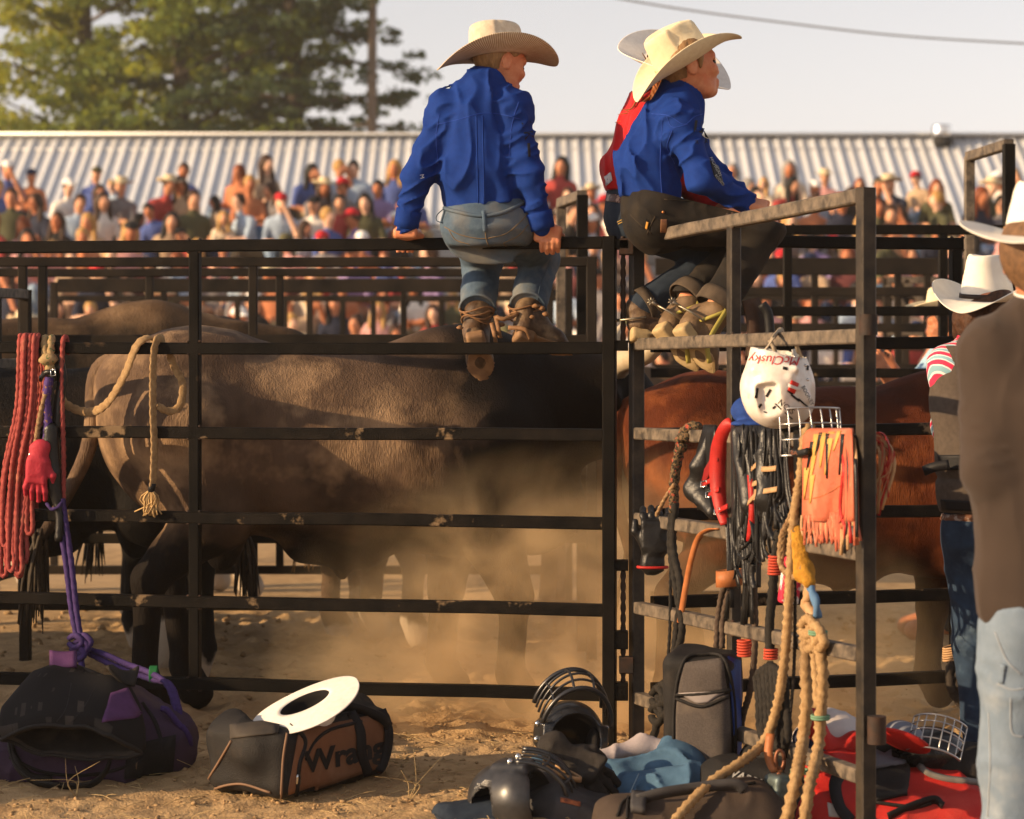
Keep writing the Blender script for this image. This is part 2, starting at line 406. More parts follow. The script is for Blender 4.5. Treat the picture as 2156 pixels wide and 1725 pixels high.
# ---------------------------------------------------------------- ground
def axis(lo, hi, st, far, g=1.28):
    a = list(np.arange(lo, hi, st)); s = st
    while a[-1] < far: s *= g; a.append(a[-1] + s)
    s = st
    while a[0] > -far: s *= g; a.insert(0, a[0] - s)
    return np.array(a)
gx, gy = axis(-2.1, 2.1, .018, 600), axis(6.4, 12.2, .02, 600)
GX, GY = np.meshgrid(gx, gy, indexing='ij')
def ground_z(x, y):
    x = np.asarray(x, float); y = np.asarray(y, float)
    pen = 1 / (1 + np.exp(-(y - 8.1 + .186 * x) * 9))          # trampled inside the pen
    z = .016 * fbm(x * 1.3, y * 1.3, None, 3, 3) + (.004 + .018 * pen) * fbm(x * 8, y * 8, None, 5, 3) + (.006 + .005 * pen) * fbm(x * 26, y * 26, None, 9, 3)
    f = np.clip((40 - np.hypot(x, y - 9)) / 20, 0, 1)
    hf = np.clip((12.4 - y) / .6, 0, 1) * np.clip((2.2 - np.abs(x)) / .3, 0, 1) * np.clip((y - 6.3) / .2, 0, 1)
    z = .016 * fbm(x * 1.3, y * 1.3, None, 3, 3) * np.clip((30 - np.hypot(x, y)) / 10, .0, 1) + hf * (z - .016 * fbm(x * 1.3, y * 1.3, None, 3, 3))
    return (z - .012) * f
GZ = ground_z(GX, GY)
v, f = grid_vf(np.stack([GX, GY, GZ], -1))
ground = put('ground', mesh_np('ground', v, f), M_dirt); tagit(ground, 'pale trampled dirt ground of the arena and pens', 'ground', kind='structure')
# clods and straw lying on the dirt
def scatter_clods(n, xr, yr, rr, seed):
    r = np.random.default_rng(seed); vs_, fs = [], []; base = blob((0, 0, 0), 1, 6, 4)
    bf = np.array(base[1])
    for i in range(n):
        x, y = r.uniform(*xr), r.uniform(*yr); s = rr[0] + (rr[1] - rr[0]) * r.random() ** 3
        d = base[0] * s * (.75 + .5 * r.random((len(base[0]), 1))) * np.array([r.uniform(.7, 1.3), r.uniform(.7, 1.3), r.uniform(.4, .8)]) * (1 + r.normal(0, .13, (len(base[0]), 1)))
        vs_.append(d + V(x, y, float(ground_z(x, y)) + s * .2)); fs.append(bf + i * len(base[0]))
    return np.concatenate(vs_), np.concatenate(fs)
o = part('dirt_clods', scatter_clods(5200, (-2.0, 1.9), (6.5, 8.5), (.0015, .010), 1), M_clod); tagit(o, 'small loose dirt clods scattered over the foreground', 'clods', kind='stuff')
o = part('pen_clods', scatter_clods(1500, (-2.8, 2.6), (8.4, 12), (.004, .024), 2), M_clod); tagit(o, 'churned dirt clods inside the cattle pen', 'clods', kind='stuff')
def straws(n, seed):
    r = np.random.default_rng(seed); out = []
    for i in range(n):
        x, y = r.uniform(-2, 1.6), r.uniform(6.5, 8.3); a = r.uniform(0, math.pi); l = r.uniform(.015, .07); z = float(ground_z(x, y)) + .006
        d = V(math.cos(a), math.sin(a), r.normal(0, .18)) * l
        out.append(tube([V(x, y, z) - d, V(x, y, z + .004) + r.normal(0, .004, 3), V(x, y, z) + d], .0011, 4, 2))
    return join(*out)
o = part('straw_litter', straws(700, 3), M_straw); tagit(o, 'dry straw bits and grass stems on the dirt', 'straw', kind='stuff')
# ---------------------------------------------------------------- far building with ribbed metal roof
M_roof = pm('roof_metal', (.62, .63, .65), (.50, .53, .57), .8, .42, .15, 6, metal=.3, c3=(.60, .58, .54), s3=.4)
M_galv = pm('bright_galvanised', (.75, .75, .74), (.6, .6, .6), 3, .22, metal=1)
M_tar = pm('dark_curb', (.02, .02, .02), rough=.8)
M_siding = pm('barn_siding', (.45, .44, .42), (.38, .36, .34), 1.2, .7)
barn = thing('barn', (0, 48, 0), 'long low barn with a ribbed pale metal roof behind the bleachers', 'building')
RY, RZ, EYv, EZ = 47.0, 5.38, 42.6, 2.85          # ridge and eave
part('wall', boxvf((-22, 43.2, 0), (22, 43.4, 2.95)), M_siding, barn, False)
sl = unit(V(0, EYv - RY, EZ - RZ)); up = unit(np.cross(V(1, 0, 0), sl)); up = up if up[2] > 0 else -up
L_ = math.hypot(RY - EYv, RZ - EZ); pw = .46
def roof_panel():
    prof = [(0, 0), (.07, 0), (.085, .034), (.115, .034), (.13, 0), (.30, 0), (.315, .045), (.345, .045), (.36, 0), (pw, 0)]
    v = [];
    for t in (0, .5, 1):
        for x, z in prof: v.append(V(x, 0, 0) + sl * L_ * t + up * z)
    n = len(prof); f = []
    for i in range(2):
        for j in range(n - 1): f.append([i * n + j, i * n + n + j, i * n + n + j + 1, i * n + j + 1])
    return np.array(v), f
me = mesh_np('roof_panel', *roof_panel(), smooth=False); me.materials.append(M_roof)
for i in range(64):
    o = put('roof_panel', me, [], barn, V(-14.7 + i * pw, RY - 48 - .002 * (i % 2), RZ + .003 * (i % 2)))
part('ridge_cap', join(beam(V(-15, RY - .1, RZ + .02), V(15, RY - .1, RZ + .02), .34, .05), ), pm('ridge_metal', (.62, .62, .60), rough=.45, metal=.4), barn, False)
part('flashing_strip', beam(V(-15, RY - .55, RZ - .30), V(15, RY - .55, RZ - .30), .06, .012, up=up), pm('ridge_metal', (.62, .62, .6)), barn, False)
part('back_roof', (np.array([[-15, RY, RZ], [15, RY, RZ], [15, 51.4, EZ], [-15, 51.4, EZ]], float), [[0, 1, 2, 3]]), M_roof, barn, False)
p = W(1983, 292, 46.6); vent = thing('roof_vent', p - V(0, 0, .1), 'shiny round metal vent cap on a black curb on the barn ridge', 'vent')
part('curb', boxvf(p + V(-.16, -.16, -.15), p + V(.16, .16, .02)), M_tar, vent, False)
part('cap', tube([p + V(0, 0, .02), p + V(0, 0, .06), p + V(0, 0, .24), p + V(0, 0, .27)], [.14, .2, .2, .13], 18, 3), M_galv, vent, 'auto')
part('rim', tube([p + V(0, 0, .10), p + V(0, 0, .13)], .215, 18, 0), M_galv, vent, 'auto')
# ---------------------------------------------------------------- utility pole and cable
M_pole = pm('pole_wood', (.20, .145, .10), (.12, .09, .065), 3, .85, .4, 30, stretch=(1, 1, .1))
p = W(781, 0, 56); b = V(p[0], 56, 0)
o = part('utility_pole', tube([b, b + V(.02, 0, 6), b + V(.06, 0, 12.5)], [.13, .115, .09], 12, 3), M_pole); tagit(o, 'tall wooden utility pole standing behind the dark green tree', 'pole')
c = [W(1150, -32, 30), W(1400, 14, 30), W(1650, 48, 30), W(1900, 76, 30), W(2200, 94, 30), W(2500, 106, 30)]
o = part('overhead_cable', tube(c, .013, 6, 6), pm('cable_grey', (.16, .16, .17), rough=.7)); tagit(o, 'dark overhead cable sagging across the upper right sky', 'cable')
# ---------------------------------------------------------------- trees
M_bark = pm('bark', (.10, .075, .05), (.05, .04, .03), 4, .9, .6, 25, stretch=(1, 1, .2))
def leafmat(name, a, b_):
    m = pm(name, a, b_, 1.1, .6, spec=.3, thr=(.3, .7)); nt = m.node_tree; bs = nt.nodes['Principled BSDF']
    tr = nt.nodes.new('ShaderNodeBsdfTranslucent'); tr.inputs[0].default_value = (b_[0] * 1.7, b_[1] * 1.5, b_[2] * .8, 1)
    mx = nt.nodes.new('ShaderNodeMixShader'); mx.inputs[0].default_value = .35; out = nt.nodes['Material Output']
    nt.links.new(bs.outputs[0], mx.inputs[1]); nt.links.new(tr.outputs[0], mx.inputs[2]); nt.links.new(mx.outputs[0], out.inputs[0]); return m
ML1 = leafmat('leaf_yellow_green', (.12, .17, .02), (.28, .30, .035))
ML2 = leafmat('leaf_dark_green', (.028, .055, .024), (.055, .085, .032))
ML3 = leafmat('leaf_mid_green', (.075, .125, .02), (.17, .21, .032))
def leaves(cs, rad, per, size, seed, flat=.6, out=None):
    r = np.random.default_rng(seed); cs = np.asarray(cs); k = len(cs) * per
    c = np.repeat(cs, per, 0); rr = np.repeat(rad, per)[:, None]
    d = r.normal(0, 1, (k, 3)); d /= np.linalg.norm(d, axis=1)[:, None]; d *= r.random((k, 1)) ** .5; d[:, 2] *= flat
    p = c + d * rr; n = r.normal(0, 1, (k, 3)) + V(0, 0, .8); n /= np.linalg.norm(n, axis=1)[:, None]
    a = np.cross(n, r.normal(0, 1, (k, 3))); a /= np.linalg.norm(a, axis=1)[:, None]; b = np.cross(n, a)
    s = size * r.uniform(.6, 1.3, (k, 1))
    v = np.stack([p - a * s * .5, p + b * s * .32 - n * s * .08, p + a * s * .6, p - b * s * .32 - n * s * .08], 1).reshape(-1, 3)
    return v, np.arange(k * 4).reshape(k, 4)
def tree(base, H, rx, z0, seed, mat, label, n_limb=26, n_clump=14, per=46, leaf=.17, clump=.55, layered=False, name='broadleaf_tree'):
    r = np.random.default_rng(seed); base = np.asarray(base, float); t = thing(name, base, label, 'tree', 'trees behind the barn')
    part('trunk', tube([base, base + V(.1, 0, H * .3), base + V(-.1, .1, H * .65), base + V(0, 0, H * .96)], [.30, .25, .15, .03], 9, 4), M_bark, t)
    cs, rad, limbs = [], [], []
    for i in range(n_limb):
        q = (i + .5) / n_limb; z = z0 + (H * .97 - z0) * q; a = i * 2.4 + r.normal(0, .3)
        prof = math.sin(math.pi * min(1, .28 + .72 * q) ** .9) if not layered else (1 - .75 * q)
        l = rx * max(.25, prof) * r.uniform(.75, 1.15)
        d = V(math.cos(a), math.sin(a), r.uniform(.05, .5) if not layered else r.uniform(-.12, .12))
        s = base + V(0, 0, z - (.7 if not layered else 0)); e = s + d * l; m = s + d * l * .5 + V(0, 0, .25 if not layered else .18)
        limbs.append(tube([s, m, e], [.09 * (1.15 - q), .05, .012], 5, 3))
        for j in range(n_clump):
            u = r.uniform(.18, 1.06) ** .75; sp = l * .30 * (1.1 - .4 * u)
            c = s + (m - s) * min(1, u * 2) + (e - m) * max(0, u * 2 - 1) + r.normal(0, 1, 3) * sp * V(.9, .9, .5 if not layered else .16)
            cs.append(c); rad.append(clump * r.uniform(.5, 1.2))
    lb = part('limb', join(*limbs), M_bark, t)
    part('crown', leaves(cs, rad, per, leaf, seed + 5, .55 if not layered else .35), mat, t, False)
    return t
tree(V(-10.6, 60, 0), 16, 4.0, 4.2, 21, ML1, 'tall sunlit yellow green broadleaf tree at the upper left', 36, 17, 55, .19, .55)
tree(V(-8.0, 58, 0), 15.5, 3.7, 4.6, 22, ML3, 'big dense green tree in the middle of the treeline', 36, 18, 55, .18, .55)
tree(V(-5.2, 57, 0), 16.5, 3.5, 5.0, 23, ML2, 'dark green tree with tiered drooping boughs in front of the utility pole', 50, 17, 50, .15, .42, True, 'conifer_tree')
tree(V(-14.9, 63, 0), 8.6, 2.4, 4.6, 24, ML1, 'low green tree at the far left edge above the barn roof', 26, 16, 50)
# ---------------------------------------------------------------- bleachers
M_alu = pm('bleacher_plank', (.42, .40, .37), (.30, .28, .25), 2, .5, .2, 40, metal=.3, stretch=(.3, 4, 4))
M_bframe = pm('bleacher_frame', (.10, .10, .10), (.16, .15, .14), 4, .6)
NROW = 10; ROW_Y0, ROW_RUN, ROW_Z0, ROW_RISE = 28.8, .72, .46, .29
stand = thing('bleachers', (0, ROW_Y0, 0), 'stepped metal bleachers filled with seated spectators', 'bleachers')
mp = mesh_np('seat_plank', *boxvf((-12, -.14, -.04), (12, .14, 0)), smooth=False); mp.materials.append(M_alu)
mf = mesh_np('foot_plank', *boxvf((-12, -.2, -.04), (12, .2, 0)), smooth=False); mf.materials.append(M_alu)
mr = mesh_np('riser_panel', *boxvf((-12, -.01, -.15), (12, .01, .15)), smooth=False); mr.materials.append(M_alu)
for i in range(NROW):
    y = i * ROW_RUN; z = ROW_Z0 + i * ROW_RISE
    put('seat_plank', mp, [], stand, (0, y, z)); put('foot_plank', mf, [], stand, (0, y - .42, max(.06, z - .40)))
    if i: put('riser_panel', mr, [], stand, (0, y - .2, z - .22))
for x in np.arange(-11, 11.1, 2.75):
    part('support_frame', join(beam(V(x, ROW_Y0, .1), V(x, ROW_Y0 + 6.6, ROW_Z0 + 9 * ROW_RISE - .2), .06, .08), beam(V(x, ROW_Y0 + 6.5, 0), V(x, ROW_Y0 + 6.5, ROW_Z0 + 9 * ROW_RISE - .2), .06, .06, (0, 1, 0)), beam(V(x, ROW_Y0 + 3.5, 0), V(x, ROW_Y0 + 3.5, 1.55), .06, .06, (0, 1, 0))), M_bframe, stand, False)
# ---------------------------------------------------------------- pen panels
def panel(name, label, A, B, zl, zr, posts, sz=.041, mat=M_steel, rmat=None, group='steel cattle pen panels', post_top=None, hs=None, jit=.0012, endl=True, endr=True, pmat=None):
    """A, B: (X, Y) ends; zl/zr rail heights at either end; posts: fractions along it"""
    A = V(*A, 0); B = V(*B, 0); t = thing(name, (A + B) / 2, label, 'fence panel', group); d = unit(B - A); nrm = V(-d[1], d[0], 0)
    for i, (a, b) in enumerate(zip(zl, zr)):
        h = (hs[i] if hs else sz)
        part('rail', beam(A + V(0, 0, a), B + V(0, 0, b), sz, h, n=7, jit=jit), (M_steel_mud if (mat is M_steel and i in (2, 3, 4)) else rmat or mat), t, 'auto')
        for q in posts if mat is not M_steel_far else ():
            if .001 < q < .999:
                c = A + (B - A) * q; z = a + (b - a) * q; part('weld_bead', join(*[blob(c + d * sx * sz * .5 + V(0, 0, z + sz_ * h * .52) - nrm * sz * .3, (.007, .007, .005), 7, 5, .3, i) for sx in (-1, 1) for sz_ in (-1, 1)]), M_rust, t)['kind'] = 'stuff'
    for q in posts:
        c = A + (B - A) * q; top = zl[0] + (zr[0] - zl[0]) * q
        e = q <= 0.001 or q >= .999; w = sz * (1.08 if e else .9)
        if e: c = c + d * (w / 2 + .001) * (-1 if q < .5 else 1)
        else: top -= sz / 2
        part('post', beam(c + V(0, 0, -.03 if e else zl[-1]), c + V(0, 0, top + (sz * .52 if e else 0)), w, w, up=nrm, n=3), pmat or mat, t, 'auto')
    return t
ZM = [1.68, 1.33, 1.039, .749, .456, .175]
PA, PB = (-2.55, 8.532), (.302, 8.0)                     # main panel, near rail line
def pan_y(X): return PA[1] + (PB[1] - PA[1]) * (X - PA[0]) / (PB[0] - PA[0])
def frac(A, B, x):                                        # fraction along A-B that shows at image column x
    lo, hi = -2., 3.
    for _ in range(50):
        m = (lo + hi) / 2; X = A[0] + (B[0] - A[0]) * m; Y = A[1] + (B[1] - A[1]) * m
        if CX + FPX * X / Y < x: lo = m
        else: hi = m
    return lo
ZMR = list(ZM); ZMR[3] -= .004
main_panel = panel('pen_fence', 'black six rail steel panel in front of the grey bull', PA, PB, ZM, ZMR, [frac(PA, PB, 411), 1.0], jit=.0018)
# gate standing open towards the camera
GA, GB = (.423, 8.0), (.9375, 6.43)
ZGL = [1.69, 1.342, 1.045, .762, .4646, .164]; ZGR = [1.741, 1.365, 1.082, .784, .513, .187]
gate = panel('pen_gate', 'dusty steel gate swung open towards the camera and hung with riding gear', GA, GB, ZGL, ZGR, [0, .479, 1.0], sz=.0395, mat=M_steel_dusty, rmat=M_steel_dusty, pmat=pm('gate_post_steel', (.014, .012, .010), (.05, .038, .026), 14, .5, .3, 160, c3=(.015, .013, .012), s3=6), jit=.0008)
def gate_at(t, i):                                        # point on rail i of the gate
    return V(GA[0] + (GB[0] - GA[0]) * t, GA[1] + (GB[1] - GA[1]) * t, ZGL[i] + (ZGR[i] - ZGL[i]) * t)
for (x, y0, y1) in ((1828, 662, 706), (1846, 1508, 1566)):
    a, b = W(x, y1, 6.36), W(x, y0, 6.36); part('hinge_sleeve', tube([a, b], .025, 14, 0), M_rust, gate, 'auto')
# latch lugs and drop rods between panel and gate
for k, (y0, y1) in enumerate(((498, 735), (1178, 1462))):
    t = thing('drop_rod', W(1312, y1, 8.0), ['ribbed upper drop rod hinging the panel to the gate', 'ribbed lower drop rod hinging the panel to the gate'][k], 'rod', 'drop rods')
    part('rod', rope([W(1312, y1, 8.0), W(1312, (y0 + y1) / 2, 8.0), W(1312, y0, 8.0)], .009, 2, 14, 10, .2), M_rust, t)
for y in (515, 728, 1190, 1347, 1455):
    part('hinge_lug', beam(W(1289, y, 8.0), W(1322, y, 8.0), .05, .035 if y < 1200 else .06), M_steel, main_panel, 'auto')
for y in (520, 1400):
    part('hinge_lug', beam(W(1304, y, 8.0), W(1332, y, 8.0), .05, .055), M_rust, gate, 'auto')
# pen panel to the right of the gate
CA, CB = (.47, 8.06), (1.56, 8.34)
ZC = [1.69, 1.35, 1.05, .765, .475, .19]
pc = panel('pen_fence', 'black steel panel across the reddish brown bull behind the open gate', CA, CB, [1.69, 1.335, 1.04, .77, .475, .185], ZC, [frac(CA, CB, 2012) ], jit=.001)
# deeper pens
ZB = [1.693, 1.36, 1.065, .796, .508, .22]
def xr(x0, x1, Y, Y2=None): return (W(x0, 0, Y)[0], Y), (W(x1, 0, Y2 or Y)[0], Y2 or Y)
A, B = xr(-160, 1234, 10.3); panel('pen_fence', 'black steel panel right behind the grey bull', A, B, ZB, ZB, [frac(A, B, 48), frac(A, B, 90), frac(A, B, 533), 1], mat=M_steel_far)
A, B = xr(-160, 1186, 11.9); panel('pen_fence', 'second steel panel behind the grey bull', A, B, ZB, ZB, [frac(A, B, 315), frac(A, B, 589), 1], mat=M_steel_far)
A, B = xr(122, 1150, 14.6); panel('pen_fence', 'thick railed panel further back in the left pens', A, B, ZB, ZB, [0, frac(A, B, 345), frac(A, B, 652), frac(A, B, 850), 1], mat=M_steel_far, hs=[.085] + [.045] * 5)
A, B = xr(120, 1200, 19); panel('pen_fence', 'farthest thin railed panel of the left pens', A, B, ZB, ZB, [frac(A, B, x) for x in (280, 372, 500, 600, 722, 786, 930, 1040)], mat=M_steel_far, sz=.05)
A, B = xr(1370, 2300, 10.4); panel('pen_fence', 'black panel behind the reddish brown bull', A, B, [1.836, 1.483, 1.216, .9, .6, .25], [1.836, 1.483, 1.216, .9, .6, .25], [frac(A, B, 1658), frac(A, B, 1985)], mat=M_steel)
A, B = xr(1380, 2300, 13.4); panel('pen_fence', 'thick railed panel further back in the right pens', A, B, [1.77, 1.63, 1.43, 1.20, .8, .3], [1.77, 1.63, 1.43, 1.2, .8, .3], [frac(A, B, 1715), frac(A, B, 1890), frac(A, B, 1952)], mat=M_steel_far, hs=[.095, .05, .05, .05, .05, .05])
A, B = xr(1500, 2300, 20); panel('pen_fence', 'farthest panel of the right pens with many uprights', A, B, [1.72, 1.3, 1.0, .7], [1.72, 1.3, 1.0, .7], [frac(A, B, x) for x in (1600, 1760, 1870, 1895, 1960, 1980, 2080)], mat=M_steel_far, sz=.05)
A, B = xr(-70, 50, 9.5, 10.2); panel('cross_gate', 'short lit gate crossing the pen at the left edge', A, B, [1.55, 1.26, .97, .68, .39], [1.55, 1.26, .97, .68, .39], [0, .5, 1], mat=M_steel_far, rmat=M_steel_dusty)
# tall bow frames
for k, (x0, y0, x1, y1, Ya, Yb) in enumerate(((1181, 428, 1226, 396, 11.1, 10.5), (2041, 330, 2124, 296, 11.2, 10.5))):
    a, b = W(x0, y0, Ya), W(x1, y1, Yb); b[2] = a[2]
    t = thing('bow_frame', V(a[0], a[1], 0), ['tall steel bow frame beside the right hand of the left boy', 'tall steel bow frame above the white hats at the right'][k], 'gate frame', 'tall bow frames')
    part('post', beam(V(a[0], a[1], 0), a, .045, .045, (0, 1, 0)), M_steel_dusty, t, 'auto'); part('post', beam(V(b[0], b[1], 0), b, .05, .05, (0, 1, 0)), M_steel, t, 'auto')
    part('top_bar', beam(a + V(0, 0, -.0), b + V(0, 0, -.0), .044, .044), M_steel_dusty, t, 'auto'); part('lower_bar', beam(a * V(1, 1, 0) + V(0, 0, 1.3), b * V(1, 1, 0) + V(0, 0, 1.3), .04, .04), M_steel_dusty, t, 'auto')
# braced chute frame far right
t = thing('chute_frame', V(W(1925, 0, 17)[0], 17, 0), 'black braced chute frame in front of the right bleachers', 'frame')
for x in (1868, 1905, 1990): part('post', beam(V(W(x, 0, 17)[0], 17, 0), W(x, 585, 17), .06, .06, (0, 1, 0)), M_steel_far, t, 'auto')
for (a, b) in (((1868, 590), (1990, 590)), ((1905, 592), (1945, 640)), ((1868, 600), (1905, 650)), ((1868, 700), (1990, 700))):
    part('brace', beam(W(*a, 16.97), W(*b, 16.97), .045, .05), M_steel_dusty, t, 'auto')
# ---------------------------------------------------------------- spectators
def spectator(pose, seed):
    """seated figure facing -Y, hips at the origin"""
    r = np.random.default_rng(seed); B = Body(.028, .05); lean = [.10, .34, .02, .22, .12][pose]; tw = r.normal(0, .05)
    hip = V(0, 0, .11); ch = hip + V(tw * .3, -lean * .7, .36); nk = hip + V(tw * .4, -lean, .52); hd = nk + V(0, -.03 - lean * .1, .17)
    B.cap(hip, ch, .15, .16, flat=(V(0, 1, 0), .72)); B.cap(ch + V(-.12, 0, .05), ch + V(.12, 0, .05), .085)
    B.cap(nk - V(0, 0, .04), hd, .055, .055, k=.03); B.ell(hd, (.078, .098, .118), k=.02); B.ell(hd + V(0, -.10, -.01), (.016, .022, .024), k=.02)
    bones = {'skin': [(nk + V(0, 0, .035), hd + V(0, 0, .1))], 'shirt': [(hip + V(0, 0, .06), nk)], 'leg': []}
    for s in (-1, 1):
        sh = ch + V(.175 * s, 0, .05); kn = V(.13 * s + r.normal(0, .03), -.43, .13); an = V(.13 * s + r.normal(0, .04), -.46 + r.normal(0, .05), -.30); ft = an + V(0, -.16, -.06)
        if pose == 1: el = kn + V(.04 * s, .12, .10); wr = V(.03 * s, -.46, .22)
        elif pose == 2: el = sh + V(.06 * s, .03, -.27); wr = el + V(-.06 * s, -.24, .02)
        elif pose == 3 and s == 1: el = sh + V(.06, -.18, -.18); wr = hd + V(.05, -.10, -.06)
        elif pose == 4: el = sh + V(.05 * s, -.08, -.26); wr = V(-.07 * s, -.24, .30)
        else: el = sh + V(.07 * s, -.03, -.27); wr = kn + V(-.02 * s, .1, .12)
        B.cap(sh, el, .062, .05, k=.03); B.cap(el, wr, .046, .034, k=.02); B.ell(wr + unit(wr - el) * .05, .042, k=.02)
        B.cap(hip + V(.09 * s, 0, 0), kn, .10, .075); B.cap(kn, an, .07, .05, k=.03); B.cap(an, ft, .05, .042, k=.02)
        m = sh + (el - sh) * .6
        bones['shirt'].append((sh, m)); bones['skin'] += [(m + (el - sh) * .25, el), (el, wr), (wr, wr + unit(wr - el) * .06)]; bones['leg'] += [(hip + V(.09 * s, -.06, -.02), kn), (kn, an), (an, ft)]
    vf = B.mesh(); c = fcent(vf)
    def dist(segs):
        d = np.full(len(c), 9.)
        for a, b in segs:
            ba = b - a; tt = np.clip(((c - a) @ ba) / (ba @ ba), 0, 1); d = np.minimum(d, np.linalg.norm(c - a - tt[:, None] * ba, axis=1))
        return d
    D = np.stack([dist(bones['shirt']) - .06, dist(bones['skin']), dist(bones['leg']) - .02], 1)
    D[:, 1] -= (np.linalg.norm(c - hd, axis=1) < .15) * .2
    return mesh_np('body', vf[0], vf[1], True, D.argmin(1)), hd
SHIRTS = {'black': '#1c1b1c', 'white': '#e6e2da', 'grey': '#77757a', 'navy': '#1d2740', 'red': '#b01d22', 'light blue': '#8fb0cf', 'tan': '#b99a78', 'pink': '#d38f90', 'purple': '#7d68a8', 'olive': '#4a4c2f', 'maroon': '#5e2228', 'orange': '#c96f38', 'blue': '#2c55a8', 'cream': '#d9c8ac'}
SW = [16, 8, 12, 9, 8, 6, 11, 9, 5, 6, 8, 6, 4, 4]
def mute(v):
    c = hx(v); g = sum(c) / 3; return tuple(.72 * q + .28 * g * w for q, w in zip(c, (1.15, .95, .75)))
m_shirt = {k: pm('shirt_' + k.replace(' ', '_'), mute(v), tuple(.8 * q for q in mute(v)), 9, .85, .3, 40) for k, v in SHIRTS.items()}
m_skin = [pm('skin_%d' % i, c, tuple(q * .85 for q in hx(c)), 14, .55, sss=0) for i, c in enumerate(('#d19a78', '#c08260', '#b06f4c', '#dcae90'))]
m_leg = [pm('trousers_%d' % i, c, tuple(q * .7 for q in hx(c)), 9, .85) for i, c in enumerate(('#3c5878', '#24304a', '#1c1c1e', '#8fa6bd', '#9b8564', '#c09878'))]
HAIR = {'brown': '#3d2617', 'blond': '#b98f52', 'dark': '#15100d', 'red': '#7a3c1c', 'grey': '#8f8a84'}
m_hair = {k: pm('hair_' + k, v, tuple(.6 * q for q in hx(v)), 30, .55, .5, 90, stretch=(1, 1, .1)) for k, v in HAIR.items()}
CAPC = {'white': '#e9e6df', 'black': '#17171a', 'red': '#b8242b', 'navy': '#1c2847', 'camouflage': '#5a5638'}
m_cap = {k: pm('cap_' + k, v, tuple(.8 * q for q in hx(v)), 12, .8) for k, v in CAPC.items()}
m_straw = pm('straw_hat', (.60, .50, .33), (.48, .38, .22), 30, .8, .3, 120)
bodies = [spectator(p, 50 + p) for p in range(5)]
def short_hair():
    B = Body(.022, .02); B.ell(V(0, .016, .03), (.092, .105, .112)); B.ell(V(0, -.13, -.06), (.10, .10, .13), sub=True); return mesh_np('hair', *B.mesh())
def long_hair():
    B = Body(.022, .03); B.ell(V(0, .016, .03), (.095, .108, .114)); B.cap(V(.07, .04, 0), V(.10, .0, -.25), .05, .035); B.cap(V(-.07, .04, 0), V(-.10, .0, -.25), .05, .035); B.cap(V(0, .07, 0), V(0, .09, -.26), .07, .06)
    B.ell(V(0, -.13, -.05), (.075, .10, .13), sub=True); return mesh_np('hair', *B.mesh())
def cap_me():
    B = Body(.02, .015); B.ell(V(0, .005, .055), (.094, .110, .088)); B.box(V(0, 0, -.06), (.2, .2, .09), .01, sub=True); B.ell(V(0, -.13, .035), (.075, .085, .014)); return mesh_np('cap', *B.mesh())
def what_me():
    P = []
    for k, (rr, z) in enumerate(((.20, .0), (.15, -.002), (.105, .0), (.10, .05), (.09, .10), (.05, .105), (.002, .085))):
        row = []
        for j in range(20):
            a = j / 20 * 2 * math.pi; row.append(V(rr * math.cos(a) * .88, rr * math.sin(a), z + .05 + (.05 * math.cos(a) ** 2 * ((rr - .1) / .1) if rr > .1 else 0)))
        P.append(row)
    return mesh_np('hat', *shell(np.array(P), .006, True))
head_me = {'short': short_hair(), 'long': long_hair(), 'cap': cap_me(), 'hat': what_me()}
for _b, _ in bodies:
    for q in range(3): _b.materials.append(m_leg[0])
for _b in head_me.values(): _b.materials.append(m_hair['brown'])
ORD = 'zeroth first second third fourth fifth sixth seventh eighth ninth tenth eleventh twelfth thirteenth fourteenth fifteenth sixteenth seventeenth eighteenth nineteenth twentieth'.split()
def ordn(i): return ORD[i] if i <= 20 else ('twenty-' + ORD[i - 20] if i < 30 else 'thirtieth')
